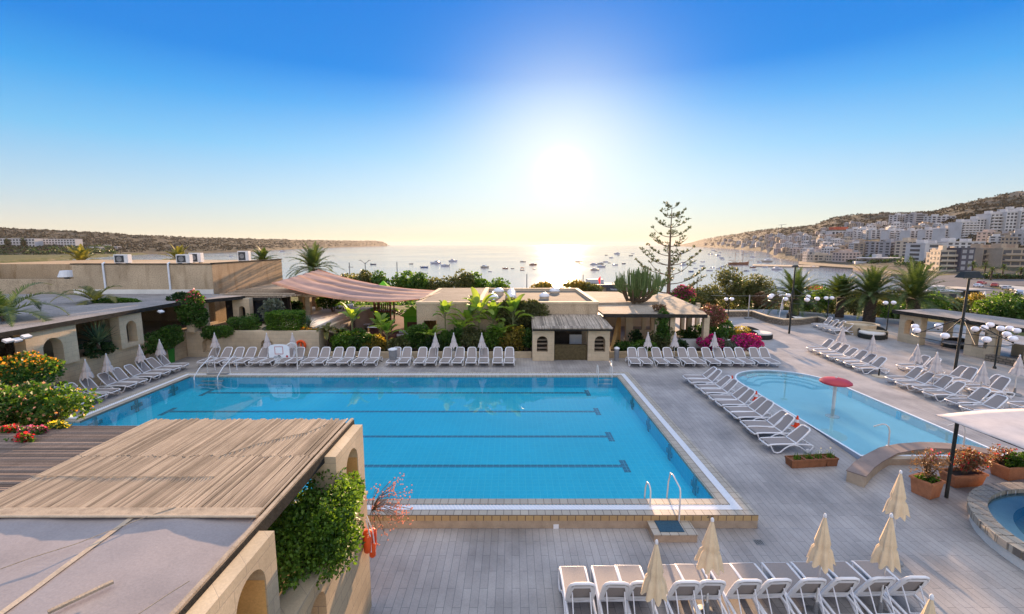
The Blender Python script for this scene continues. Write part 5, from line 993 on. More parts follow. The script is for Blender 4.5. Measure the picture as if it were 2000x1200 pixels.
mast('tall dark mast with a floodlight and a ring of globe lamps on the right terrace', 1863, 736, 6.0, 2.75, 2.2, 8, .02, .3); mast('slim dark mast with globe lamps before the far palm', 1541, 652, 6.0, 3.3, 1.85, 7, .01, .1, .45)
def twin(label, px, py, h, n=2, X=None, w_=.32):
    x, y = G(px, py, 0); o = thing('globe_lamp', label, 'lamp post', (x, y, 0), .15, 'globe lamp posts'); mb = MB(); mb.tube([(0, 0, 0), (0, 0, h - .15)], .045, 10); mb.lathe([(.1, 0), (.1, .12), (.05, .16)], n=12); mb.build('post', 'dark_metal', o, smooth=60)
    pts = [(w_ * math.cos(q), w_ * math.sin(q), h + (.12 if k % 2 and n > 2 else 0)) for k, q in enumerate([2 * PI * i / n for i in range(n)])]; mb = MB()
    for p in pts: mb.tube([(0, 0, h - .4), (p[0] * .7, p[1] * .7, h - .38), (p[0], p[1], p[2] - .22)], .018, 6)
    mb.build('arms', 'dark_metal', o); globes(o, pts)
twin('lamp post with two white globes beside the red flowering shrub', 1421, 632, 2.5); twin('lamp post with two white globes behind the loungers by the far parapet', 1614, 636, 2.75); twin('lamp post with two white globes left of the arched pergola', 1731, 650, 2.75, w_=.42); twin('lamp post with several white globes in front of the arched pergola', 1942, 720, 2.62, 5, w_=.75)
bn = thing('folded_banner', 'white folded parasol on a round stand beside the far daybed', 'parasol', (*G(1521, 623, 0), 0)); mb = MB(); mb.lathe([(.4, 0), (.4, .06), (0, .1)], n=18); mb.build('base', 'white_plaster', bn); mb = MB(); mb.tube([(0, 0, 0), (.25, 0, 2.2)], .03, 8); mb.build('pole', 'white_paint', bn); mb = MB(); mb.add([(.12, -.1, 1.1), (.32, -.06, .98), (.42, 0, 1.25), (.26, 0, 2.3), (.14, .12, 1.1), (.36, .1, 1.05)], [(0, 1, 3), (1, 2, 3), (2, 5, 3), (5, 4, 3), (4, 0, 3), (0, 4, 5, 2, 1)]); mb.build('cloth', 'canvas_white', bn)
nf = thing('net_post', 'grey steel post on a weighted base holding a net across the far terrace', 'post', (*G(1461, 623, 0), 0)); mb = MB(); mb.box(-.35, .35, -.25, .25, 0, .14); mb.build('base', 'grey_metal', nf); mb = MB(); mb.tube([(0, 0, .1), (0, 0, 2.6)], .06, 8); mb.build('post', 'ironwork', nf); mb = MB(); mb.tube([(-4, .4, 2.5), (0, 0, 2.5), (7, .8, 2.45)], .012, 4); mb.build('cable', 'ironwork', nf)
# ---- playground
pgx, pgy = AY(752, 640, 45.5)[0], 45.5
structure(MB().sheet([G(705, 690, .02), G(830, 690, .02), G(822, 617, .02), G(690, 617, .02)], .02).build('play_surface', 'play_brown'))
pt = thing('play_tower', 'wooden play tower with a bright green slide and dark green panels', 'play tower', (pgx, pgy, 0))
for a in (-.8, .8):
    for b_ in (-.7, .7): mb = MB(); mb.box(a - .07, a + .07, b_ - .07, b_ + .07, 0, 3.1); mb.build('post', 'play_wood', pt)
MB().box(-.85, .85, -.75, .75, 1.3, 1.42).build('platform', 'play_wood', pt); mb = MB(); mb.box(-.75, .75, -.76, -.72, .2, 1.3); mb.build('panel', 'play_dark_green', pt); mb = MB(); [mb.box(-.7 + .2 * k, -.6 + .2 * k, -.76, -.72, 1.42, 2.2) for k in range(8)]; mb.build('railing', 'play_wood', pt)
mb = MB(); P = [(-.8, 0, 1.5), (-1.5, -.1, 1.35), (-2.2, -.5, .75), (-2.9, -1.0, .35), (-3.4, -1.3, .3)]; vs = []
for p in P: vs += [(p[0], p[1] - .35, p[2] + .25), (p[0], p[1] - .33, p[2]), (p[0], p[1] + .33, p[2]), (p[0], p[1] + .35, p[2] + .25)]
mb.add(vs, [(i * 4 + j, (i + 1) * 4 + j, (i + 1) * 4 + j + 1, i * 4 + j + 1) for i in range(4) for j in range(3)]); mb.build('slide', 'play_green', pt, smooth=60).modifiers.new('thick', 'SOLIDIFY').thickness = .05
mb = MB(); [mb.tube([(.9, s, 1.4), (3.4, s, .1)], .05, 6) for s in (-.4, .4)]; [mb.tube([(.9 + 2.5 * t, -.4, 1.4 - 1.3 * t), (.9 + 2.5 * t, .4, 1.4 - 1.3 * t)], .04, 6) for t in np.linspace(.1, .9, 7)]; mb.build('ladder', 'play_wood', pt)
mb = MB(); mb.add([(-1.2, -1.1, 3.05), (1.2, -1.1, 3.05), (1.2, 1.1, 3.05), (-1.2, 1.1, 3.05), (0, 0, 4.45)], [(0, 1, 4), (1, 2, 4), (2, 3, 4), (3, 0, 4), (3, 2, 1, 0)]); mb.build('roof', 'play_green', pt)
gp = thing('climbing_wall', 'bright green climbing panel beside the low building', 'climbing frame', (AY(806, 620, 41)[0], 41, 0)); mb = MB(); mb.box(-.8, .8, -.06, .06, 0, 1.6); mb.build('panel', 'play_green', gp); mb = MB(); mb.box(-.5, .4, -.08, -.06, .5, 1.0); mb.build('hole', 'play_brown', gp); mb = MB(); mb.add([(-1, -.6, 1.6), (1, -.6, 1.6), (1, .6, 1.6), (-1, .6, 1.6), (0, 0, 2.5)], [(0, 1, 4), (1, 2, 4), (2, 3, 4), (3, 0, 4), (3, 2, 1, 0)]); mb.build('roof', 'play_green', gp)
sw = thing('climbing_gate', 'small orange and white climbing gate on the brown play surface', 'climbing frame', (AY(732, 650, 37.3)[0], 37.3, 0)); [MB().box(x - .06, x + .06, -.06, .06, 0, 1.15).build('post', 'ochre', sw) for x in (-.5, .5)]; MB().box(-.56, .56, -.07, .07, 1.15, 1.25).build('bar', 'white_paint', sw)
for i, (px, py) in enumerate(((702, 634), (786, 648), (798, 651), (782, 655))): x, y = G(px, py, .4 if i == 0 else .1); o = thing('play_bench' if i == 0 else 'stepping_block', ['long white play bench left of the slide', 'white stepping block nearest the green panel', 'white stepping block nearest the building', 'white stepping block in front of two others'][i], 'bench' if i == 0 else 'block', (x, y, 0)); s_ = (1.0, .35) if i == 0 else (.3, .16); mb = MB(); mb.box(-s_[0], s_[0], -s_[1], s_[1], .38 if i == 0 else .02, .46 if i == 0 else .2); mb.build('top', 'white_paint', o, bevel=.02); [MB().box(k * s_[0] * .8 - .05, k * s_[0] * .8 + .05, -.1, .1, 0, .38 if i == 0 else .02).build('foot', 'grey_metal', o) for k in (-1, 1)]
# ================================================================== plants and trees
bush('shrub', 'dense glossy green shrub spilling over the foreground terrace wall', 'shrub', (-3.6, 7.85, 1.98), (1.02, 1.75, .86), 21000, .075, 'leaf_bright', 46, .36, jitter=.8, aspect=.30, stems=9)
ds = thing('dried_flowers', 'dry reddish seed heads on thin stalks beside the green shrub', 'dried flowers', (-3.1, 9.35, 2.2)); mb = MB(); pts = []
for i in range(80):
    q = random.uniform(-2.0, 1.2); e = random.uniform(-.7, 1.0); l = random.uniform(.45, 1.15); p = Vector((math.cos(q) * math.cos(e) * l * .62 + .25, math.sin(q) * math.cos(e) * l * .6, math.sin(e) * l * .85 + .1)); mb.tube([(0, 0, 0), p * .5 + Vector((0, 0, .1)), p], .004, 3, caps=False); pts.append(p); pts += [p + Vector((random.gauss(0, .06), random.gauss(0, .06), random.gauss(0, .06))) for _ in range(2)]
mb.build('stalks', 'leaf_dry', ds); mb = MB()
for p in pts: mb.lathe([(0, -.02), (.019, 0), (0, .02)], p, 6)
mb.build('blossoms', 'peach_bloom', ds, fixn=False)  # here the blossoms mesh holds the dry seed heads
bush('flowering_shrub', 'tall sprawling shrub with peach and orange blossoms at the left edge', 'flowering shrub', (-13.7, 11.9, 2.5), (1.8, 1.1, 1.0), 6200, .11, 'leaf', 42, .30, flowers=('peach_bloom', 520, .075, False), stems=14, jitter=1.1)
bush('flowering_shrub', 'wispy outer sprays of the blossoming shrub reaching over the loungers', 'flowering shrub', (-12.75, 12.2, 2.95), (1.3, .8, .62), 1200, .10, 'leaf_bright', 22, .28, flowers=('orange_bloom', 70, .06, False), stems=16, jitter=1.2)
bush('lantana', 'bush with bright orange yellow flowers below the first arcade pillar', 'flowering bush', (-22.2, 19.6, 1.5), (1.3, 2.2, .8), 4500, .15, 'leaf', 26, .4, flowers=('orange_bloom', 480, .10, True), stems=5)
for px, py, mm, lb, s in ((40, 858, 'red_bloom', 'spray of crimson bougainvillea lying on the shaded reed roof', .42), (64, 842, 'pink', 'spray of pink bougainvillea on the far edge of the shaded reed roof', .36), (108, 830, 'yellow_bloom', 'spray of yellow flowers at the far edge of the shaded reed roof', .42), (20, 838, 'red_bloom', 'thin red flowering sprig at the left end of the shaded reed roof', .4)):
    x, y = G(px, py, 3.75); bush('flower_spray', lb, 'flowers', (x, y, 3.66), (s * .95, s * .3, .09), 200, .07, 'leaf', 12, .3, flowers=(mm, 85, .055, True), stems=4)
# left terrace
spikes('dragon_tree', 'spiky blue green rosette between the first two arcade pillars', 'spiky plant', (-23.2, 25.0, 2.1), 90, 1.45, .045, 'agave', .45)
bush('creeper', 'dark creeper tumbling over the left wall between two arcade pillars', 'creeper', (-23.15, 29.7, .95), (.45, 2.1, .85), 7000, .14, 'leaf', 26, .42, jitter=1.0, stems=3); bush('creeper', 'dark shrub under the spiky rosette on the left terrace', 'shrub', (-23.5, 25.1, 1.7), (.5, 1.2, .45), 1800, .14, 'leaf_dark', 12, .45, stems=3)
bush('bougainvillea', 'big round bougainvillea with pink tips breaking through the arcade roof edge', 'bougainvillea', (-22.7, 31.9, 1.9), (1.05, 1.0, 1.45), 6500, .15, 'leaf', 26, .42, flowers=('pink', 170, .13, True), stems=6); bush('hanging_plant', 'dark leafy plant hanging over the corner of the planter wall', 'shrub', (-20.9, 32.0, 1.3), (1.5, .6, .5), 3500, .14, 'leaf', 16, .45, stems=3)
bush('clipped_bush', 'rounded clipped dark bush in the planter before the screened bar', 'bush', (-19.6, 32.9, 1.65), (1.15, .8, .62), 4200, .12, 'leaf', 18, .5); bush('feathery_shrub', 'loose grey green shrub in front of the dark bar screen', 'shrub', (-18.2, 34.3, 1.7), (1.25, .8, 1.15), 2200, .16, 'leaf_grey', 18, .36, stems=6); bush('lavender', 'pale grey lavender tuft at the planter edge', 'shrub', (-17.7, 32.6, 1.65), (.5, .4, .28), 800, .1, 'leaf_grey', 8, .5)
cbu = thing('box_hedge', 'neatly squared bright green hedge block on the planter wall', 'hedge', (AY(559, 630, 32.9)[0], 32.9, 1.72)); Pn = rng.uniform(-1, 1, (7000, 3)); ax_ = rng.integers(0, 3, 7000); Pn[np.arange(7000), ax_] = np.sign(Pn[np.arange(7000), ax_]) * rng.uniform(.86, 1.04, 7000); Nn = np.zeros_like(Pn); Nn[np.arange(7000), ax_] = np.sign(Pn[np.arange(7000), ax_]); Pn = Pn * np.array([1.08, .75, .66]) + np.array([0, 0, .72]); V, F = leaves(Pn, Nn, .11); npmesh('foliage', V, F, 'leaf_bright', cbu); mb = MB(); [mb.tube([(x, 0, -.05), (x * 1.2, 0, .6)], .03, 5) for x in (-.5, 0, .5)]; mb.build('stems', 'bark', cbu)
spikes('yucca', 'small spiky yucca at the right end of the planter wall', 'spiky plant', (AY(603, 640, 33.2)[0], 33.2, 1.7), 60, .95, .03, 'agave', .3); bush('flower_edging', 'low orange and green flowering edging on the planter wall', 'flowering plants', (-15.0, 32.6, 1.66), (1.1, .35, .16), 900, .1, 'leaf_autumn', 14, .4, flowers=('orange_bloom', 120, .07, True), stems=2)
bush('dark_shrub', 'dark shrub with white flowers under the shade sail by the posts', 'shrub', (AY(650, 592, 41)[0], 41, 2.0), (1.7, .8, .75), 2600, .16, 'leaf', 16, .42, flowers=('white_bloom', 90, .12, False)); bush('dark_shrub', 'dark green shrub between the cream posts of the bar', 'shrub', (AY(575, 600, 38.6)[0], 38.6, 1.75), (.9, .6, .8), 1500, .16, 'leaf_dark', 10, .45)
bush('roof_ivy', 'dark patch of leaves growing through the arcade roof by the bougainvillea', 'creeper', (-23.6, 32.6, 3.95), (1.3, .8, .3), 1500, .14, 'leaf_dark', 10, .45, stems=2); bush('roof_ivy', 'low green plants in the opening of the arcade roof', 'creeper', (-27.5, 31.2, 3.98), (1.9, .7, .16), 1500, .16, 'leaf', 12, .45, stems=2)
palm('feathery palm bending out of the arcade roof opening', (-28.6, 31.0, 3.3), .9, 2.6, 8, .1, None, 'roof_palm', .55, 1.6, 'palm_olive', 1.1, .2); palm('arching palm growing through the arcade roof at the left edge', (-26.3, 23.3, 2.2), 2.2, 3.6, 13, .14, None, 'roof_palm', .6, 1.9, 'palm', 1.25, .15); bush('roof_tree', 'bright green feathery tree crown at the far left edge above the roof', 'tree', (-27.6, 23.6, 4.0), (.8, .8, .8), 3000, .18, 'leaf_bright', 12, .5)
# palms beyond the stone building
for px, py, Y, L_, n_, lb in ((160, 512, 56, 2.9, 22, 'bright palm crown showing above the roof near the left edge'), (350, 510, 56, 2.7, 22, 'palm crown behind two air conditioners on the roof'), (513, 510, 54, 2.3, 18, 'small palm crown behind the ochre corner of the roof')):
    x, z = AY(px, py, Y); palm(lb, (x, Y, -1), z + 1, L_, n_, .3, 'palms beyond the buildings', 'palm_tree', .55, .9, 'palm_olive' if px < 400 else 'palm', 1.4, .1)
x, z = AY(612, 524, 50); palm('big feathery palm rising behind the striped shade sail', (x, 50, -1), z + 1, 3.7, 46, .38, 'palms beyond the buildings', 'palm_tree', .6, 1.0, 'palm', 1.45, -.35)
# bed of bananas and small palms
palm('small palm with a bare leaning trunk at the left of the banana bed', (AY(640, 690, 32.7)[0], 32.7, .3), 1.55, 1.05, 11, .07, 'small palms of the banana bed', 'small_palm', .30, 1.6, 'palm_olive', 1.2, -.1, lean=(-.1, 0)); palm('small palm with drooping fronds second in the banana bed', (AY(668, 690, 33.2)[0], 33.2, .3), 1.2, 1.1, 11, .07, 'small palms of the banana bed', 'small_palm', .30, 1.6, 'palm', 1.2, -.1)
BA = [(690, 32.8, 1.9, 8, 1.0, .34, 'bright banana plant beside the play surface'), (757, 32.4, 1.0, 10, 1.0, .3, 'short broad leaved plant before the play surface'), (745, 33.2, 1.2, 9, 1.1, .3, 'dusty broad leaved plant with torn leaves before the play tower'), (871, 32.9, 2.25, 8, .9, .28, 'slim tall banana plant before the cream facade'), (900, 32.6, 1.2, 9, 1.1, .34, 'low banana plant among the bed shrubs'), (936, 33.1, 2.3, 10, 1.5, .42, 'tallest banana plant, its leaves above the roof edge'), (915, 33.5, 1.6, 9, 1.2, .36, 'banana plant left of the tallest one'), (963, 33.2, 1.8, 9, 1.2, .36, 'banana plant right of the tallest one'), (1002, 32.8, 2.1, 10, 1.3, .38, 'banana plant with arching leaves before the creeper'), (980, 32.5, 1.0, 10, 1.0, .32, 'low banana plant behind the last middle loungers'), (842, 32.5, .8, 9, .95, .3, 'low broad leaved plant by the door of the low building')]
for px, Y, h, n_, L_, W_, lb in BA: broadleaf('banana_plant', lb, 'banana plant', (AY(px, 690, Y)[0], Y, .3), h * 1.22, n_ + 4, L_ * 1.5, W_ * 1.4, group='banana plants of the back bed')
SH = [(672, 32.4, 1.0, .62, 'leaf_bright', 'yellow green shrub at the left end of the bed'), (706, 32.3, 1.2, .7, 'leaf', 'dark glossy shrub at the left of the bed'), (733, 32.4, 1.0, .55, 'leaf_autumn', 'yellowish shrub before the play surface'), (782, 32.4, .9, .5, 'leaf_olive', 'olive shrub by the waste bin'), (815, 32.6, 1.2, .85, 'leaf', 'round green shrub left of the door'), (850, 32.4, 1.1, .6, 'leaf_dark', 'dark low shrub under the door'), (885, 32.5, 1.2, .75, 'leaf', 'green shrub under the slim banana'), (925, 32.4, 1.3, .75, 'leaf_olive', 'olive shrub under the tallest banana'), (962, 32.4, 1.1, .8, 'leaf_bright', 'bright shrub right of the tallest banana'), (1000, 32.5, 1.2, .8, 'leaf_autumn', 'orange tinted shrub near the kiosk'), (1027, 32.6, .8, .7, 'leaf', 'green shrub touching the kiosk pillar')]
for px, Y, r, h, m_, lb in SH: bush('garden_shrub', lb, 'shrub', (AY(px, 690, Y)[0], Y, .25), (r * 1.0, .6, h * 1.2), int(2400 * r), .17, m_, 16, .42, 'shrubs of the back bed', flowers=('yellow_bloom', 50, .12, True) if m_ == 'leaf_autumn' else None, stems=4)
bush('wall_creeper', 'wide olive creeper climbing over the parapet of the low building', 'creeper', (.7, 33.7, 1.05), (2.5, .6, 1.6), 12000, .15, 'leaf_olive', 44, .34, stems=7)
# bed right of the kiosk
RB = [(1222, 32.5, .9, .35, 'leaf', 'low green ground cover right of the kiosk'), (1262, 32.4, .9, .42, 'leaf_bright', 'bright low hedge behind the first right loungers'), (1292, 32.8, 1.15, .9, 'leaf_olive', 'airy grey green bush behind the right loungers'), (1330, 32.6, .6, .45, 'leaf_dark', 'dark grassy clump beside the pale tier wall'), (1420, 32.6, .8, .5, 'leaf_grey', 'silvery shrub between the two magenta bushes'), (1246, 33.8, .7, .7, 'leaf_dark', 'dark shrub by the pavilion steps'), (1360, 34.6, 1.6, .35, 'leaf_olive', 'low hedge on top of the pale tier wall'), (1345, 35.2, 1.2, .8, 'leaf', 'dark bush under the pavilion eaves'), (1432, 36.5, 1.6, .62, 'leaf_autumn', 'yellow flowering ground cover beside the sunlit terrace'), (1400, 36.2, 1.7, 1.1, 'leaf', 'tall mixed hedge at the corner of the pavilion')]
for px, Y, r, h, m_, lb in RB: bush('garden_shrub', lb, 'shrub', (AY(px, 680, Y)[0], Y, .28 if Y < 34 else .05), (r, .6 if Y < 36 else 1.2, h), int(1900 * r), .15, m_, 15, .42, 'shrubs beside the pavilion', flowers=('yellow_bloom', 90, .1, True) if m_ == 'leaf_autumn' else None, stems=4)
spikes('blue_agave', 'pale blue agave rosette beside the second right parasol', 'agave', (AY(1312, 660, 33)[0], 33, .5), 55, .75, .05, 'leaf_grey', .2)
for px, r, lb in ((1385, .95, 'magenta bougainvillea behind the parasol in the right bed'), (1460, 1.12, 'brightest magenta bougainvillea at the end of the right bed')): bush('bougainvillea', lb, 'bougainvillea', (AY(px, 680, 32.6)[0], 32.6, .3), (r, .6, .62), 1100, .13, 'leaf', 14, .45, 'magenta bougainvillea', flowers=('magenta', 2300, .12, False), stems=4)
bush('vine', 'leafy vine covering a front post of the pavilion', 'vine', (AY(1296, 620, 32.6)[0], 32.6, .6), (.55, .4, 1.35), 2200, .15, 'leaf', 16, .42); bush('vine', 'dry vine trailing along the edge of the pavilion roof', 'vine', (AY(1290, 600, 33.5)[0], 33.6, 2.95), (.6, .6, .35), 500, .12, 'leaf_dry', 8, .4)
bush('red_shrub', 'russet bougainvillea with pink flower sprays at the pavilion corner', 'bougainvillea', (AY(1393, 610, 34)[0], 34.2, 1.7), (1.15, .8, .95), 3600, .13, 'leaf_dry', 24, .38, flowers=('pink', 260, .11, False)); bush('green_shrub', 'green shrub with a russet top by the twin globe lamp', 'shrub', (AY(1395, 640, 34)[0], 34.1, .1), (1.05, .8, 1.0), 2600, .14, 'leaf', 16, .42)
bush('purple_shrub', 'purple bougainvillea beyond the pavilion roof', 'bougainvillea', (AY(1333, 590, 48)[0], 48, 1.0), (1.6, 1.0, 1.35), 2600, .17, 'leaf', 18, .42, flowers=('magenta', 700, .15, True))
# planters
bush('bare_bush', 'straggly nearly leafless bush in the square terracotta planter', 'bush', (*c1[:2], c1[2]), (.58, .5, .55), 900, .06, 'leaf_dry', 16, .42, stems=26, stem_h=.12, flowers=('pink', 25, .05, True)); bush('undergrowth', 'low green herbs in the square terracotta planter', 'plants', (*c1[:2], c1[2] - .02), (.3, .25, .14), 500, .08, 'leaf_bright', 8, .45, stems=2)
bush('bougainvillea', 'reddish bougainvillea in the long terracotta planter', 'bougainvillea', (*c2[:2], c2[2]), (.80, .45, .42), 1700, .07, 'leaf_dry', 20, .4, stems=22, stem_h=.1, flowers=('red_bloom', 170, .06, False)); bush('herb_bush', 'yellow green bushy plant in the planter beside the whirlpool', 'bush', (c3[0] + .15, c3[1] - .1, c3[2]), (.65, .4, .28), 1900, .08, 'leaf_bright', 14, .42, stems=5); bush('red_sprig', 'thin red flowering shrub behind the yellow green planter bush', 'shrub', (c3[0] - .25, c3[1] + .15, c3[2]), (.7, .35, .34), 700, .06, 'leaf_dry', 12, .4, stems=14, flowers=('red_bloom', 80, .06, False))
# candelabra spurge on the pavilion roof
ex, ey = G(1236, 590, 3.2); eu = thing('euphorbia_tree', 'huge many armed candelabra cactus growing out of the pavilion roof', 'cactus tree', (ex, ey, 2.9)); mb = MB(); mb.tube([(0, 0, -.1), (.05, 0, .35), (.2, 0, .8)], [.22, .2, .16], 10); heads = []
for i in range(34):
    q = random.uniform(0, 6.28); r = random.uniform(.1, 1.0) ** .7; tip = Vector((.5 + math.cos(q) * r * 1.9, math.sin(q) * r * 1.3, .5 + 1.0 * r ** 2 + random.uniform(0, .35))); mb.tube([(.1 + .1 * random.random(), 0, .3 + .3 * random.random()), Vector((tip.x * .6, tip.y * .6, tip.z * .35)), tip], [.09, .07, .05], 7); heads.append((tip, r))
mb.build('trunk', 'bark', eu, smooth=60); mb = MB()
for tip, r in heads:
    for k in range(7):
        q = random.uniform(0, 6.28); s = random.uniform(.1, .42); top = 2.95 - .95 * (min(1, math.hypot(tip.x - .5, tip.y) / 2.0)) ** 2 + random.uniform(-.55, .35); o_ = Vector((math.cos(q) * s + (tip.x - .5) * .24, math.sin(q) * s, 0)); h = max(.5, top - tip.z); mb.tube([tip - Vector((0, 0, .08)), tip + o_ * .7 + Vector((0, 0, .06)), tip + o_ + Vector((0, 0, h * .4)), tip + o_ * 1.12 + Vector((0, 0, h))], [.03, .038, .038, .024], 5)
mb.build('arms', 'euphorbia', eu, smooth=60, fixn=False)
# Norfolk pine
px_, Yp = 1308, 49.0; X_ = AY(px_, 500, Yp)[0]; ztop = AY(px_, 400, Yp)[1]; zb = -.5; npine = thing('norfolk_pine', 'tall open Norfolk pine with upswept tufted branches', 'pine tree', (X_, Yp, zb)); H = ztop - zb; mb = MB(); mb.tube([(0, 0, 0), (.05, 0, H * .3), (-.03, 0, H * .6), (0, 0, H)], [.30, .2, .12, .02], 10); mb.build('trunk', 'pinebark', npine, smooth=60); bm_ = MB(); P, Nn = [], []
def bezier(a, b_, c_, n): return [a * (1 - t) ** 2 + b_ * 2 * t * (1 - t) + c_ * t * t for t in np.linspace(0, 1, n)]
lev = list(np.linspace(.26, .97, 10))
for li, f in enumerate(lev):
    R = 4.1 * (1 - f) ** .75 * 1.12 + .25; nb_ = 5 if f < .55 else 4
    for k in range(nb_):
        q = 2 * PI * k / nb_ + li * .7 + random.uniform(-.3, .3); r = R * random.uniform(.8, 1.1)
        if random.random() < .18: continue
        a = Vector((0, 0, H * f)); c_ = Vector((math.cos(q) * r, math.sin(q) * r, H * f + r * .42 + random.uniform(-.1, .25))); b_ = Vector((math.cos(q) * r * .6, math.sin(q) * r * .6, H * f + r * .02)); cv = bezier(a, b_, c_, 9); bm_.tube(cv, list(np.linspace(.06, .02, 9) * (1.1 - .5 * f)), 5)
        for t in [x for x in np.linspace(.45, 1, max(3, int(r * 2.0))) if random.random() < .72]:
            i0 = min(7, int(t * 8)); p = cv[i0].lerp(cv[i0 + 1], t * 8 - i0) if i0 < 8 else cv[8]; side = Vector((-math.sin(q), math.cos(q), 0)); nsub = 2 if t < .95 else 3
            for sgn in (-1, 1):
                ll = random.uniform(.25, .62) * (1 - .4 * f); e = p + side * sgn * ll * random.uniform(.4, 1) + Vector((math.cos(q), math.sin(q), 0)) * ll * .5 + Vector((0, 0, ll * .55)); bm_.tube([p, e], [.018, .012], 4)
                for _ in range(16): s_ = random.uniform(.25, 1.05); P.append(p.lerp(e, s_) + Vector((random.gauss(0, .035), random.gauss(0, .035), random.gauss(0, .035)))); Nn.append((e - p).normalized() * 1.1 + Vector((random.gauss(0, .5), random.gauss(0, .5), random.gauss(.3, .5))))
bm_.build('branches', 'pinebark', npine, fixn=False); V, F = leaves(np.array([tuple(p) for p in P]), np.array([tuple(p) for p in Nn]), .20, .20, jitter=.35); npmesh('tufts', V, F, 'pine', npine)
# palms of the right terrace
RP = [(1553, 582, 52, 4.5, 66, .55, 'leftmost wide palm behind the slim lamp mast', 1.1, -.2), (1643, 580, 50, 3.3, 46, .42, 'smallest palm with an upright crown between two larger palms', .75, .35), (1702, 578, 47, 4.2, 66, .55, 'palm with reddish old fronds beside the small upright palm', 1.0, -.1), (1786, 582, 45, 4.8, 78, .60, 'largest palm, its fronds reaching over the arched pergola', 1.15, -.2)]
for px, py, Y, L_, n_, r, lb, dr, em in RP: x, z = AY(px, py, Y); palm(lb, (x, Y, -1.2), z + 1.2, L_, n_, r, 'palms of the right terrace', 'palm_tree', .62, dr, 'palm', 1.45, em)
# trees beyond the buildings
TB = [(672, 560, 2.2, 'leaf_olive'), (712, 556, 2.3, 'leaf_olive'), (745, 559, 2.4, 'leaf'), (785, 560, 2.6, 'leaf_bright'), (822, 560, 2.2, 'leaf'), (860, 563, 2.0, 'leaf_olive'), (903, 553, 2.2, 'leaf_olive'), (930, 560, 2.2, 'leaf_bright'), (975, 566, 1.9, 'leaf_bright'), (1060, 568, 1.5, 'leaf_autumn'), (1115, 566, 1.7, 'leaf_autumn'), (1145, 569, 1.6, 'leaf_olive')]
TL = ['olive toned bush left of the street lamp beyond the sail', 'loose grey bush under the double armed street lamp', 'rounded dark bush beyond the green play roof', 'bright rounded bush right of the green play roof', 'dark bush beyond the right end of the sail', 'olive bush above the left roof corner of the low building', 'sunlit loose tree above the low building', 'bright bush beside the sunlit loose tree', 'bright low bush above the roof domes', 'glowing shrub under the sun on the low roof line', 'golden shrub right of the sun reflection', 'olive shrub at the right end of the low building roof']
for (px, py, h, m_), lb in zip(TB, TL): x, z = AY(px, py, 54); bush('garden_tree', lb, 'tree', (x, 54 + random.uniform(-1.5, 1.5), z - h * .75), (1.7 + .3 * random.random(), 1.4, h * .75), 2000, .26, m_, 18, .42, 'trees beyond the low buildings', stems=7)
TR = [(1352, 590, 1.9, 'leaf_olive', 62), (1385, 588, 2.4, 'leaf_olive', 64), (1420, 578, 4.0, 'leaf_olive', 66), (1448, 582, 3.4, 'leaf', 68), (1478, 580, 3.2, 'leaf_olive', 66), (1500, 592, 2.0, 'leaf_dry', 64), (1590, 600, 2.6, 'leaf_bright', 56), (1622, 596, 2.3, 'leaf_olive', 58), (1672, 600, 2.2, 'leaf_olive', 56), (1732, 602, 2.2, 'leaf_olive', 55), (1755, 612, 1.6, 'leaf_bright', 50), (1822, 600, 2.0, 'leaf_bright', 56), (1860, 606, 1.5, 'leaf_olive', 58), (1900, 602, 1.8, 'leaf_autumn', 60), (1945, 605, 2.0, 'leaf_bright', 52), (1985, 606, 1.9, 'leaf', 50), (1968, 592, 1.7, 'leaf_dark', 62)]
TRL = ['low olive bush right of the Norfolk pine', 'second olive tree right of the Norfolk pine', 'tallest wispy tree before the moored boats', 'dense dark tree beside the tallest wispy one', 'olive tree left of the wide palm', 'dry brown bush at the foot of the olive trees', 'bright round bush between the wide and the small palm', 'olive bush behind the small palm', 'olive bush between the small and the reddish palm', 'olive bush between the two largest palms', 'bright low bush at the foot of the largest palm', 'bright bush above the left end of the pergola roof', 'low olive bush above the pergola roof', 'yellowish bush above the middle of the pergola roof', 'bright clipped bush near the right edge', 'green bush at the right edge above the pergola', 'dark bush by the road at the right edge']
for (px, py, h, m_, Y), lb in zip(TR, TRL): x, z = AY(px, py, Y); gz = land_z(x, Y); top = z + h; bush('garden_tree', lb, 'tree', (x, Y, max(gz - .2, top - 2 * h)), (1.6 + .32 * h, 1.3 + .2 * h, min(h, (top - gz) * .55)), int(900 + 700 * h), .25, m_, 20, .40, 'trees beyond the right terrace', stems=7)
# undergrowth on the slope (uncountable)
def scatter(name, cat, label, pts, nper, size, m_, rad):
    Ps, Ns = [], []
    for p, r in pts: d_ = rng.normal(0, 1, (nper, 3)); d_ /= np.linalg.norm(d_, axis=1)[:, None]; d_[:, 2] = np.abs(d_[:, 2]); Ps.append(np.array(p) + d_ * np.array([r, r, r * .6]) * rng.uniform(.6, 1.05, (nper, 1))); Ns.append(d_)
    V, F = leaves(np.concatenate(Ps), np.concatenate(Ns), size); return tag(npmesh(name, V, F, m_), label, cat, kind='stuff')
pts = []
for _ in range(900):
    x, y = random.uniform(14, 175), random.uniform(56, 128)
    if abs(x / y) > 1.3 or (x < 45 and y < 57): continue
    if G(1700, 600, -8.4)[0] < x and y > 100: continue
    pts.append(((x, y, land_z(x, y) - .1), random.uniform(.5, 1.5)))
scatter('undergrowth', 'undergrowth', 'low scrub covering the slope below the right terrace', pts, 70, .42, 'leaf_olive', 1)
pts = [((random.uniform(-75, 14), y_, land_z(0, y_) - .1), random.uniform(.5, 1.3)) for y_ in [random.uniform(57, 130) for _ in range(500)]]
scatter('undergrowth', 'undergrowth', 'low scrub on the slope beyond the low building', pts, 50, .42, 'leaf', 1)
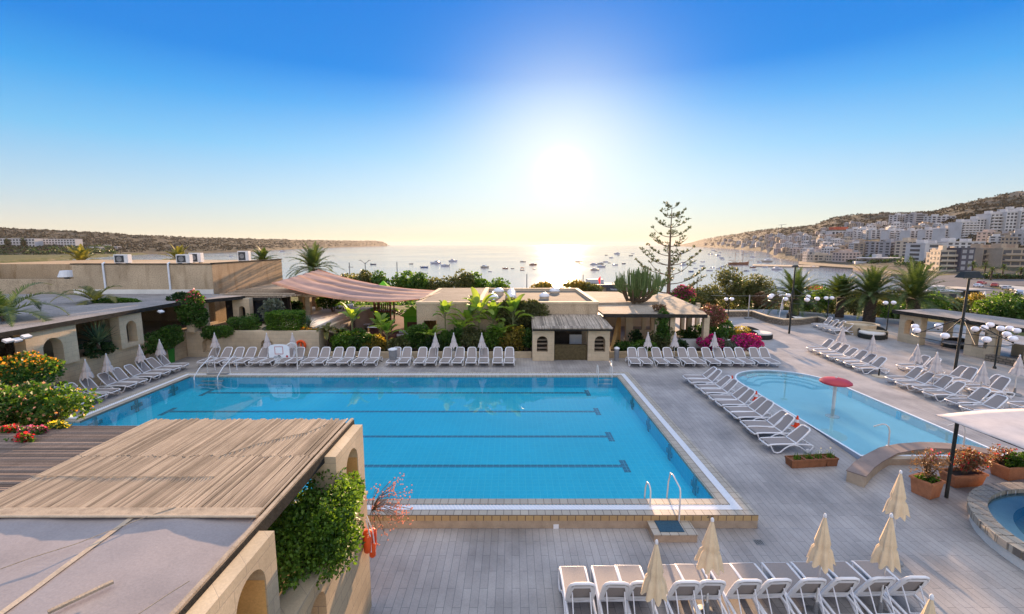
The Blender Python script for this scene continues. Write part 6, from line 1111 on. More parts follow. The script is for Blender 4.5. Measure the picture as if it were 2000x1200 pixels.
for nm, H, right, lb in (('scrub', HL, False, 'dark scrub dotted over the long left headland'), ('scrub', HR, True, 'dark scrub dotted over the hill above the town')):
    pts = []
    for _ in range(2400 if right else 2600):
        px = random.uniform(H[0][0] + (60 if right else 250), min(H[-1][0], 2080)); tt = random.uniform(.45 if right else .05, 1.03) if random.random() < .85 else random.uniform(.12, .5); x, y, z = hill_z(H, px, tt, right); pts.append(((x, y, z - .4), random.uniform(1.2, 3.4) * (1 + y / 2600)))
    scatter(nm, 'scrub', lb, pts, 14, 3.0, 'scrub_leaf', 1)
pts = [((lambda q: (q[0], q[1], q[2] - .5))(hill_z(HL, random.uniform(-60, 230), random.uniform(.0, .22), False)), random.uniform(3, 6)) for _ in range(230)]
scatter('far_trees', 'trees', 'dark belt of trees below the long white hotel across the bay', pts, 60, 2.6, 'leaf_dark', 1)
# ================================================================== bay, boats, town and road
def c_mat(n, c, r=.6): 
    if n not in MATS: mat(n, c, r, .12, .3, 3, 0)
    return n
for n, c in dict(hull_white=(.62, .62, .64), hull_dark=(.07, .07, .09), hull_wood=(.30, .14, .07), hull_blue=(.10, .17, .30), hull_cream=(.55, .48, .36), hull_red=(.42, .09, .05)).items(): c_mat(n, c, .35)
def hull(mb, L=1.0, B=.32, D=.13, sheer=.05, stern=.75):
    st = [(-.5, stern), (-.3, .95), (-.05, 1), (.2, .85), (.36, .52), (.46, .2), (.5, .0)]; vs = []
    for x, b in st:
        z = D + sheer * (max(0, x) * 2) ** 2; hb = B / 2 * b; vs += [(x * L, -hb, z), (x * L * .97, -hb * .72, 0.02), (x * L * .95, 0, -.05), (x * L * .97, hb * .72, .02), (x * L, hb, z)]
    n = len(st); mb.add(vs, [(i * 5 + j, (i + 1) * 5 + j, (i + 1) * 5 + j + 1, i * 5 + j + 1) for i in range(n - 1) for j in range(4)] + [(0, 1, 2, 3, 4)] + [(i * 5 + 4, (i + 1) * 5 + 4, (i + 1) * 5, i * 5) for i in range(n - 1)])
def boat_proto(kind, hm):
    root = thing('moored_boat', 'boat', 'boat'); mb = MB(); hull(mb, 1, .30 if kind != 'dinghy' else .36, .13 if kind != 'dinghy' else .12); mb.build('hull', hm, root, smooth=35)
    if kind == 'cruiser':
        mb = MB(); mb.add([(-.34, -.11, .13), (.22, -.10, .14), (.22, .10, .14), (-.34, .11, .13), (-.26, -.09, .25), (.05, -.08, .25), (.05, .08, .25), (-.26, .09, .25)], [(0, 1, 5, 4), (1, 2, 6, 5), (2, 3, 7, 6), (3, 0, 4, 7), (4, 5, 6, 7)]); c_ = mb.build('cabin', 'hull_white', root); mb = MB(); mb.box(-.22, .06, -.101, .101, .165, .215); mb.build('window', 'window_dark', c_); mb = MB(); mb.box(-.2, -.02, -.075, .075, .29, .305); [mb.tube([(x, y, .25), (x, y, .3)], .006, 4) for x in (-.18, -.04) for y in (-.06, .06)]; mb.build('flybridge', 'hull_white', root); mb = MB(); mb.tube([(-.1, 0, .3), (-.12, 0, .42)], .006, 4); mb.build('mast', 'hull_white', root)
    elif kind == 'motor':
        mb = MB(); mb.add([(-.05, -.10, .13), (.25, -.08, .14), (.25, .08, .14), (-.05, .10, .13), (0, -.085, .215), (.08, -.07, .215), (.08, .07, .215), (0, .085, .215)], [(0, 1, 5, 4), (1, 2, 6, 5), (2, 3, 7, 6), (3, 0, 4, 7), (4, 5, 6, 7)]); mb.build('cabin', 'hull_white', root); mb = MB(); mb.box(-.28, -.08, -.08, .08, .13, .16); mb.build('bench', 'hull_dark', root); mb = MB(); mb.box(-.55, -.49, -.03, .03, .04, .2); mb.build('outboard', 'hull_dark', root)
    elif kind == 'sail':
        mb = MB(); mb.box(-.2, .15, -.08, .08, .13, .18); mb.build('cabin', 'hull_white', root); mb = MB(); mb.tube([(.06, 0, .1), (.06, 0, 1.35)], .009, 5); mb.tube([(.06, 0, .27), (-.4, 0, .26)], .012, 5); mb.build('mast', 'hull_dark', root)
    else:
        mb = MB(); [mb.box(x, x + .06, -.14, .14, .10, .125) for x in (-.3, 0)]; mb.build('thwarts', 'hull_wood', root)
    return root
BP = {}; 
def boat(px, py, lpx, kind, hm, label, rz=None):
    x, y = G(px, py, SEA); L = max(2.6, lpx / FPX * y * 1.0); k = (kind, hm); f = k not in BP
    if f: BP[k] = boat_proto(kind, hm)
    if rz is None: rz = random.choice((0, PI)) + random.uniform(-.45, .45)
    place(BP[k], f, (x, y, SEA), rz, label, 'boats moored in the bay', L)
BT = [(451, 502, 9, 'sail', 'hull_white', 'small sailing boat in the narrow water above the stone roof'), (551, 492, 11, 'motor', 'hull_white', 'lone white boat far out below the left headland'), (729, 517, 12, 'dinghy', 'hull_dark', 'dark open boat right of the double armed street lamp'), (803, 516, 8, 'dinghy', 'hull_dark', 'tiny dark dinghy farthest left of the white cruisers'), (829, 523, 15, 'motor', 'hull_blue', 'blue hulled motor boat nearest of the left cluster'), (851, 515, 21, 'cruiser', 'hull_white', 'largest white cruiser of the left cluster'), (869, 520, 19, 'motor', 'hull_white', 'low white motor boat beside the largest left cruiser'), (885, 511, 17, 'cruiser', 'hull_white', 'white cruiser farthest right of the left cluster'), (947, 523, 18, 'cruiser', 'hull_cream', 'cream cabin cruiser alone above the sunlit tree'), (957, 531, 6, 'dinghy', 'hull_white', 'tiny tender just below the cream cabin cruiser'), (987, 525, 11, 'motor', 'hull_wood', 'brown motor boat left of the sun path'), (1001, 525, 7, 'dinghy', 'hull_dark', 'small dinghy beside the brown motor boat'), (1021, 512, 11, 'motor', 'hull_cream', 'cream launch farthest out left of the sun path'), (1020, 528, 9, 'dinghy', 'hull_wood', 'lower of two open boats left of the sun path'), (1020, 523.5, 8, 'dinghy', 'hull_red', 'upper reddish boat of two left of the sun path'), (1041, 518, 15, 'cruiser', 'hull_wood', 'brown fishing boat with a wheelhouse at the edge of the sun path'), (1043, 526, 8, 'dinghy', 'hull_cream', 'small skiff under the brown fishing boat'), (1076, 525, 7, 'dinghy', 'hull_cream', 'small skiff inside the sun path'), (1088, 512, 10, 'sail', 'hull_dark', 'little sail boat in the middle of the sun path'), (1130, 512, 14, 'sail', 'hull_cream', 'sailing boat with a tall mast right of the sun path'), (1134, 515, 9, 'dinghy', 'hull_wood', 'tender lying before the tall masted sailing boat'), (1160, 517, 15, 'cruiser', 'hull_white', 'white cruiser left of a pair right of the sun path'), (1173, 516, 13, 'cruiser', 'hull_cream', 'cream cruiser right of a pair right of the sun path'), (1174, 522, 18, 'motor', 'hull_white', 'long low motor boat under the pair of cruisers'), (1162, 528, 17, 'cruiser', 'hull_cream', 'nearest cruiser right of the sun path'), (1183, 512, 10, 'motor', 'hull_white', 'white motor boat beyond the pair of cruisers'), (1184, 499, 6, 'dinghy', 'hull_dark', 'tiny far boat left of a far cruiser'), (1205, 496.5, 12, 'cruiser', 'hull_white', 'far cruiser with a small boat below it'), (1208, 500, 4, 'dinghy', 'hull_dark', 'small boat just below the far cruiser'), (1194, 504, 8, 'motor', 'hull_white', 'cabin boat by itself in the outer bay'), (1201, 518, 11, 'motor', 'hull_white', 'white open launch left of the euphorbia top'), (1218, 515.5, 8, 'motor', 'hull_dark', 'dark launch just left of the Norfolk pine branches'), (1190, 514, 3, 'dinghy', 'hull_dark', 'tiny buoy like dinghy among the right cruisers'), (1232, 500, 8, 'dinghy', 'hull_dark', 'far open boat beside the Norfolk pine'), (1236, 496, 6, 'dinghy', 'hull_white', 'far white boat beside the Norfolk pine'),
 (1335, 518, 13, 'cruiser', 'hull_white', 'white cruiser showing through the right pine branches'), (1350, 531, 11, 'motor', 'hull_blue', 'blue motor boat below the right pine branches'), (1371, 520, 9, 'motor', 'hull_white', 'small white boat right of the pine branches'), (1386, 529, 12, 'dinghy', 'hull_white', 'white open boat left of the wispy tree'), (1404, 525.5, 9, 'motor', 'hull_white', 'white launch above the wispy tree, left of two'), (1412, 521, 9, 'motor', 'hull_white', 'white launch above the wispy tree, right of two'), (1421, 517.5, 6, 'motor', 'hull_dark', 'dark little launch left of the two masted ship'), (1418, 530, 11, 'dinghy', 'hull_white', 'flat white boat above the wispy tree'), (1439, 526, 10, 'cruiser', 'hull_blue', 'stubby blue cruiser beneath the two masted ship'), (1459, 530, 13, 'motor', 'hull_white', 'white motor boat right of the wispy tree top'), (1470, 523, 12, 'cruiser', 'hull_wood', 'colourful wooden fishing boat under the stern of the ship'), (1473, 528, 10, 'motor', 'hull_white', 'white motor boat touching the colourful fishing boat'), (1486, 521, 6, 'motor', 'hull_dark', 'small dark boat by the jetty head'), (1494, 522.5, 11, 'dinghy', 'hull_white', 'long white skiff before the jetty'), (1518, 527, 21, 'cruiser', 'hull_white', 'largest white cruiser left of the wide palm'), (1590, 523, 15, 'motor', 'hull_red', 'reddish boat right of the wide palm crown'), (1602, 515, 17, 'cruiser', 'hull_white', 'white yacht hauled up on the quay'), (1402, 500, 11, 'cruiser', 'hull_white', 'far white cruiser in the middle of the right bay'), (1426, 503, 4, 'dinghy', 'hull_dark', 'tiny far boat near the ship mast'), (1388, 497, 9, 'motor', 'hull_white', 'far white boat above the right pine branches'), (1353, 501, 8, 'motor', 'hull_white', 'far boat behind the pine trunk side'), (1362, 496, 6, 'motor', 'hull_dark', 'tiny dark far boat near the headland'), (1411, 506, 8, 'motor', 'hull_white', 'white boat left of the front mast'), (1450, 498, 5, 'motor', 'hull_dark', 'small far boat beyond the two masted ship'), (1468, 503, 8, 'motor', 'hull_white', 'white boat beyond the stern of the ship'), (1346, 491, 5, 'motor', 'hull_white', 'tiny white boat nearest the tip of the right headland'), (1372, 490, 4, 'dinghy', 'hull_white', 'tiny white boat under the right headland'), (1398, 492, 5, 'dinghy', 'hull_dark', 'tiny dark boat under the right headland'), (1330, 497, 6, 'motor', 'hull_white', 'white boat beyond the upper pine branches'), (1497, 512, 22, 'cruiser', 'hull_cream', 'large cream boat behind the jetty'), (1654, 521, 16, 'sail', 'hull_white', 'sailing boat drawn up at the quay by the ship shaped building')]
for a in BT: boat(*a)
for _ in range(26):
    px, py = random.uniform(1332, 1505), random.uniform(489, 527)
    if py < np.interp(px, [1330, 1400, 1450, 1487, 1512], [485, 488, 492, 497, 511]) + 2 or (1415 < px < 1475 and 503 < py < 520): continue
    boat(px, py, random.uniform(5, 9), random.choice(('motor', 'motor', 'dinghy')), 'hull_white', 'tiny white boat among the dense moorings of the right bay')
# two masted ship
x, y = G(1443, 517, SEA); gl = thing('two_masted_ship', 'wooden two masted ship moored among the boats', 'sailing ship', (x, y, SEA), .12, None, 42 / FPX * y); mb = MB(); hull(mb, 1, .2, .09, .05, .7); mb.build('hull', 'hull_wood', gl, smooth=40); mb = MB(); mb.box(-.3, -.1, -.05, .05, .09, .14); mb.box(.02, .18, -.045, .045, .09, .125); mb.build('deckhouse', 'hull_cream', gl)
for mx, h in ((.18, .62), (-.2, .55)): mb = MB(); mb.tube([(mx, 0, .08), (mx, 0, h)], .008, 6); mb.tube([(mx, 0, .2), (mx - .3, 0, .2)], .008, 5); mb.tube([(mx, 0, h * .85), (.5 if mx > 0 else .18, 0, .14)], .002, 3); mb.build('mast', 'hull_wood', gl)
mb = MB(); mb.tube([(.45, 0, .15), (.64, 0, .21)], .008, 5); mb.build('bowsprit', 'hull_wood', gl)
jt = [G(px, py, SEA + .8) for px, py in ((1470, 519), (1600, 522), (1600, 519), (1470, 516.5))]; slab('jetty', 'long brown wooden jetty beside the two masted ship', 'jetty', jt, SEA - .3, SEA + .8, 'lath_wood')
# masts and street lamps along the shore
for px, pt_, kind, lb in ((682, 513, 'T', 'plain post with a crossbar left of the double armed street lamp'), (713, 513, 'Y', 'double armed street lamp beyond the shade sail'), (775, 512, 'I', 'thick utility pole right of the double armed street lamp'), (827, 533, 'I', 'thin pole below the left boat cluster'), (940, 534, 'I', 'thin pole beside the sunlit tree'), (1029, 535, 'I', 'thin pole left of the sun path'), (1083, 514, 'S', 'lamp post standing in the sun path'), (1139, 536, 'I', 'thin pole right of the sun path'), (1362, 547, 'I', 'thin pole at the right edge of the pine'), (1399, 531, 'I', 'thin pole behind the wispy tree'), (1450, 531, 'S', 'street lamp to the right of the wispy tree'), (1566, 540, 'I', 'pole beside the trunk of the wide palm')):
    Y = 92; x, z = AY(px, pt_, Y); g = land_z(x, Y); o = thing('street_pole', lb, 'pole', (x, Y, g), 0, 'poles along the shore road'); h = z - g; mb = MB(); mb.tube([(0, 0, -.3), (0, 0, h)], [.13, .08], 8); mb.build('pole', 'grey_metal', o)
    mb = MB()
    if kind == 'Y': mb.tube([(-.8, 0, h + .45), (0, 0, h - .3), (.8, 0, h + .45)], .06, 6); mb.box(-1.2, -.7, -.12, .12, h + .4, h + .5); mb.box(.7, 1.2, -.12, .12, h + .4, h + .5); mb.build('lamp_arms', 'grey_metal', o)
    elif kind == 'S': mb.tube([(0, 0, h), (.5, 0, h + .2)], .05, 6); mb.box(.3, .9, -.12, .12, h + .15, h + .27); mb.build('lamp_head', 'grey_metal', o)
    elif kind == 'T': mb.box(-.2, .8, -.05, .05, h - 1.0, h - .88); mb.build('crossbar', 'grey_metal', o)
fx, fz = AY(1173, 546, 95); g_ = land_z(fx, 95); o = thing('flagpole', 'flagpole with a red and white flag on the shore', 'flag', (fx, 95, g_)); mb = MB(); mb.tube([(0, 0, 0), (0, 0, fz - g_ + .8)], .06, 6); mb.build('pole', 'white_paint', o); mb = MB(); mb.add([(0, 0, fz - g_ + .7), (-.5, .05, fz - g_ + .1), (-.2, 0, fz - g_ - 1.2), (0, 0, fz - g_ - .6)], [(0, 1, 2, 3)]); mb.build('flag', 'red_bloom', o)
# buildings
for n, c in dict(town_white=(.52, .50, .48), town_cream=(.47, .40, .31), town_stone=(.38, .30, .22), town_grey=(.33, .32, .32), town_pink=(.46, .37, .32)).items(): mat(n, c, .85, .14, .12, 1.5, .1)
def block(mb, w_, d_, h, fl, nwx, nwd, roof=True, balc=False):
    """flat roofed block on z=0 with recessed windows (material 1) and balcony slabs"""
    mb.cur = 0; mb.box(-w_ / 2, w_ / 2, -d_ / 2, d_ / 2, -6, h); mb.box(-w_ / 2 - .15, w_ / 2 + .15, -d_ / 2 - .15, d_ / 2 + .15, h, h + .5)
    if roof: mb.box(-w_ * .3, w_ * .05, -d_ * .2, d_ * .3, h + .5, h + 2.6); mb.box(w_ * .2, w_ * .32, 0, d_ * .3, h + .5, h + 1.6)
    mb.cur = 1; fh = h / fl
    for f in range(fl):
        z0, z1 = f * fh + fh * .28, f * fh + fh * .82
        for (n, L_, D_, ax) in ((nwx, w_, d_, 0), (nwd, d_, w_, 1)):
            for k in range(n):
                c_ = -L_ / 2 + L_ * (k + .5) / n; hw = L_ / n * random.uniform(.2, .33)
                for s in (-1, 1):
                    e = s * (D_ / 2 + .02); q = s * (D_ / 2 - .15)
                    P = [(c_ - hw, e, z0), (c_ + hw, e, z0), (c_ + hw, e, z1), (c_ - hw, e, z1)] if ax == 0 else [(e, c_ - hw, z0), (e, c_ + hw, z0), (e, c_ + hw, z1), (e, c_ - hw, z1)]; mb.add(P, [(0, 1, 2, 3)])
    if balc:
        mb.cur = 0
        for f in range(1, fl):
            for s in (-1, 1): mb.box(-w_ * .44, w_ * .44, s * (d_ / 2) - .9 if s < 0 else d_ / 2, -d_ / 2 if s < 0 else d_ / 2 + .9, f * fh - .1, f * fh + .75) if f % 1 == 0 else None
    mb.cur = 0
def hill_at(px, py, right=True, H=HR):
    for tt in np.linspace(.0, 1.0, 240):
        x, y, z = hill_z(H, px, tt, right); d_ = Vector((x, y, z - CAMH)); f = d_.y * cp - d_.z * sp; v = d_.y * sp + d_.z * cp
        if 600 - FPX * v / f <= py: return x, y, z
    return x, y, z
protos = []
WM = ['town_white', 'town_cream', 'town_stone', 'town_white', 'town_pink', 'town_grey']
WN = {'town_white': 'white', 'town_cream': 'cream', 'town_stone': 'honey stone', 'town_pink': 'pinkish', 'town_grey': 'greyish'}
for i in range(18):
    fl = random.choice((2, 2, 3, 3, 4)); w_, d_ = random.uniform(9, 19), random.uniform(9, 14); mb = MB(); block(mb, w_, d_, fl * 3.0, fl, random.randint(2, 5), random.randint(2, 4), True, i % 3 == 0); m_ = WM[i % 6]; o = mb.build('town_house', [m_, 'window_dark'], fixn=False); protos.append((o, fl, m_)); tag(o, 'house', 'house')
pus = set(); NUM = {2: 'two', 3: 'three', 4: 'four'}
def house(px, py, i, rz, s=1):
    x, y, z = hill_at(px, py); o, fl, m_ = protos[i]; f = i not in pus; pus.add(i); q = o if f else o.copy()
    if not f: col.objects.link(q)
    zone = 'beside the waterfront' if py > 490 else ('low on the far slope' if px < 1560 else ('in the middle of the hillside town' if py > 462 else 'high above the hillside town'))
    q.location = (x, y, z); q.rotation_euler = (0, 0, rz); q.scale = (s, s, s); q['label'] = f'{WN[m_]} flat roofed house of {NUM[fl]} storeys {zone}'; q['group'] = f'{WN[m_]} houses of {NUM[fl]} storeys {zone}'; q['category'] = 'house'
occ = []
def free(px, py, r):
    if any(abs(px - a) < (r + c_) and abs(py - b) < 5.5 for a, b, c_ in occ): return False
    occ.append((px, py, r)); return True
BIGBOX = [(1735, 1798, 418, 446), (1800, 1850, 420, 440), (1795, 1915, 470, 512), (1815, 1895, 482, 536), (1895, 2010, 480, 540), (1670, 1800, 470, 520), (1840, 2010, 410, 470), (1608, 1652, 444, 462)]
cnt = 0
for _ in range(4000):
    if cnt > 250: break
    px = random.uniform(1372, 2010); lo = np.interp(px, [1370, 1420, 1500, 1560, 1650, 1750, 1850, 2000], [478, 470, 462, 462, 438, 446, 452, 460]); hi = np.interp(px, [1370, 1420, 1480, 1520, 1580, 1660, 1740, 1800, 2010], [480, 482, 487, 497, 510, 512, 512, 505, 500])
    py = random.uniform(lo, hi) if random.random() < .8 else random.uniform(lerp(lo, hi, .45), hi)
    if any(a < px < b and c_ < py < d_ for a, b, c_, d_ in BIGBOX): continue
    if not free(px, py, 4): continue
    house(px, py, random.randrange(18), random.uniform(-.5, .9), random.uniform(.62, .95) * (1.3 if px < 1500 else 1)); cnt += 1
def big(name, label, px0, px1, pyt, pyb, m_, fl, nw, nd=3, depth=14, rz=0, balc=False, frame=False, roofbox=True, H=HR, right=True, wm='window_dark', cat='apartment building', group=None, zbase=None):
    """a large building with each window a part"""
    pc = (px0 + px1) / 2
    if zbase is None: x, y, z = hill_at(pc, pyb, right, H)
    else: (x, y), z = G(pc, pyb, zbase), zbase
    w_ = (px1 - px0) / FPX * y; h = (pyb - pyt) / FPX * y * .985; o = thing(name, label, cat, (x, y, z), rz, group)
    mb = MB(); mb.box(-w_ / 2, w_ / 2, 0, depth, -5, h); mb.box(-w_ / 2 - .2, w_ / 2 + .2, -.2, depth + .2, h, h + .6); mb.build('walls', m_, o)
    if roofbox: [MB().box(w_ * a_, w_ * b_, depth * .3, depth * .7, h + .6, h + c_).build('stair_head', m_, o) for a_, b_, c_ in ((-.3, -.12, 3.2), (.2, .3, 2.6))]
    fh = h / fl
    for f in range(fl):
        for k in range(nw):
            c_ = -w_ / 2 + w_ * (k + .5) / nw; hw = w_ / nw * (.30 if not frame else .42); wd = MB().box(c_ - hw, c_ + hw, -.08, .05, f * fh + fh * (.22 if not frame else .12), f * fh + fh * .82).build('window', wm, o)
        if balc: mb = MB(); mb.box(-w_ * .48, w_ * .48, -1.5, -.1, f * fh - .15, f * fh + .12); mb.box(-w_ * .48, w_ * .48, -1.5, -1.42, f * fh + .12, f * fh + 1.0); mb.build('balcony', m_, o)
        for k in range(nd):
            c_ = depth * (k + .5) / nd
            MB().box(-w_ / 2 - .06, -w_ / 2 + .05, c_ - depth / nd * .25, c_ + depth / nd * .25, f * fh + fh * .25, f * fh + fh * .8).build('window', wm, o)
    return o
big('apartment_block', 'white apartment block with balconies standing alone above the middle of town', 1735, 1766, 421, 442, 'town_white', 5, 6, 2, 16, .1, True); big('apartment_block', 'plain grey sided block joined to the lone white apartment block', 1766, 1795, 420, 441, 'town_grey', 5, 1, 2, 16, .1); big('apartment_block', 'low pale block with a curved looking end above the middle of town', 1802, 1848, 423, 436, 'town_white', 3, 5, 2, 14)
for i, (a, b, t, bb_) in enumerate(((1654, 1690, 449, 464), (1690, 1725, 450, 466), (1725, 1765, 452, 468), (1765, 1800, 452, 469), (1800, 1832, 450, 468), (1832, 1862, 448, 468), (1862, 1890, 436, 464), (1890, 1915, 430, 458), (1915, 1945, 420, 456), (1945, 1972, 417, 455), (1972, 2005, 414, 455))): big('terrace_block', f'pale bluish stepped apartment block, {ORD[i]} from the left of the long hillside row', a, b, t, bb_, 'town_white', 4 if i < 6 else 6, 4, 0, 14, -.05, i % 2 == 0, group='stepped hillside blocks')
big('round_block', 'white block with a sunlit rounded end topping the hillside row', 1948, 1990, 409, 420, 'town_white', 2, 5, 2, 14); big('warehouse', 'large plain white building with small roof huts behind the balcony building', 1796, 1838, 478, 512, 'town_white', 4, 1, 1, 16, .0); big('warehouse', 'wide white apartment building with roof huts in the lower town', 1838, 1912, 474, 500, 'town_white', 4, 6, 1, 16, .0)
big('balcony_building', 'cream waterfront building with deep square balconies', 1832, 1868, 491, 531, 'town_cream', 4, 3, 3, 12, -.35, True, True); big('balcony_building', 'lower cream house left of the balcony building', 1820, 1836, 496, 527, 'town_cream', 3, 2, 2, 10, -.3, True); big('dark_tower', 'dark grey flank with green glass beside the cream balcony building', 1868, 1892, 487, 531, 'hull_dark', 4, 2, 0, 12, -.1, wm='town_grey', roofbox=False); big('old_house', 'golden stone corner house on the waterfront', 1797, 1816, 501, 514, 'town_stone', 2, 3, 2, 9, -.2, True)
big('long_hotel', 'stone and grey block with wide balconies at the right edge of town', 1908, 1945, 487, 520, 'town_stone', 3, 2, 0, 14, .05, True, True); big('long_hotel', 'second stone and grey block with wide balconies touching the right edge', 1945, 2004, 487, 522, 'town_stone', 3, 3, 0, 14, .05, True, True)
big('glass_building', 'curved looking glass fronted building behind the ship shaped restaurant', 1699, 1727, 474, 500, 'town_grey', 5, 4, 2, 12, .1, wm='dark_glass', roofbox=False); big('balcony_row', 'brownish balcony block left of the glass fronted building', 1678, 1699, 477, 500, 'town_stone', 5, 3, 2, 12, .1, True, True); big('balcony_row', 'grey balcony block right of the glass fronted building', 1728, 1762, 474, 501, 'town_grey', 5, 4, 2, 12, .1, True, True); big('balcony_row', 'cream balcony block left of the plain white warehouse', 1762, 1794, 472, 502, 'town_cream', 5, 4, 2, 12, .1, True, True); big('red_roof_hall', 'long white hall with a dull red roof on the slope', 1612, 1650, 452, 461, 'town_white', 1, 5, 0, 14, .1, roofbox=False)
x, y, z = hill_at(1631, 458); rr = tag(MB().box(-19 / 1250 * y, 19 / 1250 * y, 0, 14, 9 / FPX * y * .9, 14 / FPX * y * .95).build('red_roof', 'hull_red'), 'dull red upper storey of the long hall on the slope', 'building'); rr.location = (x, y + .5, z + .8)
big('church', 'old fort like building crowning the hill', 1960, 1986, 377, 383, 'town_stone', 1, 4, 0, 14, roofbox=True, cat='fort'); x, y, z = hill_at(1419, 462); o = thing('crane', 'tower crane tiny on the skyline', 'crane', (0, 0, 0)); x, y, z = hill_at(1516, 447); o.location = (x, y, z); k = 9 / FPX * y; mb = MB(); mb.tube([(0, 0, 0), (0, 0, k * .8)], k * .05, 5); mb.build('tower', 'grey_metal', o); mb = MB(); mb.tube([(-k * .6, 0, k * .75), (k * 1.0, 0, k * .9)], k * .04, 5); mb.build('jib', 'grey_metal', o)
x, y, z = hill_at(1511, 466); o = thing('spire', 'slim pale spire among the houses on the far slope', 'church spire', (x, y, z)); k = 12 / FPX * y; mb = MB(); mb.box(-k * .12, k * .12, -k * .12, k * .12, -2, k * .6); mb.build('tower', 'town_white', o); mb = MB(); mb.lathe([(k * .13, k * .6), (0, k * 1.05)], n=8); mb.build('roof', 'town_grey', o)
big('seaside_hotel', 'long white hotel with rows of windows at the far left across the bay', -4, 82, 467, 483, 'town_white', 3, 14, 0, 14, 0, False, H=HL, right=False, roofbox=False, cat='hotel'); big('seaside_hotel', 'second white hotel block right of the long one across the bay', 97, 160, 468, 482, 'town_white', 3, 11, 0, 14, 0, False, H=HL, right=False, roofbox=False, cat='hotel')
for px, lb in ((37, 'dark cypress standing before the long white hotel'), (66, 'dark cypress nearer the end of the long white hotel')): x, y, z = hill_at(px, 484, False, HL); bush('cypress', lb, 'cypress', (x, y - 6, z), (3.4, 3.4, 8), 900, 1.6, 'leaf_dark', 18, .45, stems=2)
for px, py, w_, lb in ((196, 487, 28, 'low white pavilion near the shore across the bay'), (221, 483, 8, 'small white house on the left headland'), (240, 486, 7, 'tiny white hut on the left headland')): x, y, z = hill_at(px, py, False, HL); mb = MB(); block(mb, w_ / FPX * y, 9, 3.5, 1, 4, 2, False); q = tag(mb.build('shore_house', ['town_white', 'window_dark'], fixn=False), lb, 'house'); q.location = (x, y, z)
pts = []
for _ in range(150):
    px, py = random.uniform(1545, 1860), 0; x, y, z = hill_z(HR, px, random.uniform(.03, .16), True); pts.append(((x, y, z), random.uniform(1.6, 3.6)))
scatter('waterfront_trees', 'trees', 'dark trees and bushes along the waterfront of the town', pts, 60, 1.3, 'leaf_dark', 1)
# ship shaped restaurant
x, y = G(1718, 517, -8.4); sh_ = thing('waterfront_restaurant', 'white two tier waterfront restaurant shaped like a ship', 'restaurant', (x, y, -8.4), -.05); k = y / FPX; mb = MB(); mb.prism([(-46 * k, 0), (-38 * k, -4), (46 * k, -4), (46 * k, 10), (-36 * k, 10)], -1, 6 * k); mb.build('hull', 'town_white', sh_); mb = MB(); mb.box(-22 * k, 42 * k, -2, 9, 6 * k, 12 * k); mb.build('upper_deck', 'town_grey', sh_); mb = MB(); mb.prism([(-40 * k, 2), (-24 * k, -4.5), (47 * k, -4.5), (47 * k, 10), (-30 * k, 10)], 12 * k, 13.5 * k); mb.build('roof', 'town_white', sh_); mb = MB(); mb.box(-6 * k, 4 * k, 1, 6, 13.5 * k, 20 * k); mb.build('funnel', 'town_white', sh_); mb = MB(); mb.box(-30 * k, 40 * k, -4.1, -4.0, 2 * k, 4.4 * k); mb.build('window_band', 'window_dark', sh_)
structure(MB().prism([G(px, py, -9.2) for px, py in ((1560, 517), (1665, 524), (1740, 536), (1830, 541), (1830, 512), (1560, 511))], -11, -9.0).build('quay', 'dirt'))
# road, cars and cafe at the right
RZ = -8.42
structure(MB().sheet([G(px, py, RZ) for px, py in ((1740, 556), (1800, 541), (1880, 536), (2060, 545), (2060, 562), (1985, 558), (1930, 560), (2010, 580), (2060, 600), (2060, 612), (1980, 600), (1900, 604), (1858, 600), (1905, 590), (1900, 580), (1840, 560))], RZ).build('road', 'asphalt'))
structure(MB().prism([G(px, py, RZ) for px, py in ((1935, 556), (1990, 560), (2060, 566), (2060, 578), (2000, 572))], RZ - .3, RZ + .15).build('pavement', 'kerb'))
def car(label, px, py, cm, rz, van=False):
    x, y = G(px, py, RZ); o = thing('parked_car' if not van else 'delivery_van', label, 'car' if not van else 'van', (x, y, RZ + .004), rz, 'cars on the shore road'); L_, W_, h = 4.2, 1.75, (1.45 if not van else 1.95)
    prof = [(-2.1, .35), (-2.1, .8), (-1.95, .92), (-1.7, h - .08), (-1.2, h), (.1 if not van else 1.0, h), (.75 if not van else 1.45, .95), (1.9, .82), (2.1, .6), (2.1, .35)]; mb = MB(); n = len(prof); ins = lambda z: W_ / 2 * (1 if z < .95 else .84); vs = [(a, -ins(c_), c_) for a, c_ in prof] + [(a, ins(c_), c_) for a, c_ in prof]; mb.add(vs, [tuple(range(n)), tuple(range(n, 2 * n))[::-1]] + [(i, (i + 1) % n, n + (i + 1) % n, n + i) for i in range(n)]); mb.build('body', cm, o, bevel=.05)
    mb = MB(); mb.box(-1.5, .2 if not van else 1.0, -W_ * .455, W_ * .455, .97, h - .12); mb.build('side_windows', 'dark_glass', o); mb = MB(); mb.obox((.46 if not van else 1.28, 0, 1.16), (.03, W_ * .78, .5), 0, .9 if not van else .5); mb.build('windscreen', 'dark_glass', o); mb = MB(); mb.obox((-1.86, 0, 1.15), (.03, W_ * .76, .42), 0, -.35); mb.build('rear_window', 'dark_glass', o)
    for a in (-1.3, 1.3):
        for s in (-1, 1): mb = MB(); mb.lathe([(0, -.1), (.3, -.1), (.31, 0), (.3, .1), (0, .1)], n=16); q = mb.build('wheel', 'rubber', o); q.location = (a, s * .8, .31); q.rotation_euler = (PI / 2, 0, 0)
    for s in (-.6, .6): MB().box(2.08, 2.12, s - .16, s + .16, .6, .74).build('headlight', 'white_paint', o); MB().box(-2.12, -2.08, s - .14, s + .14, .62, .8).build('tail_light', 'cone_red', o)
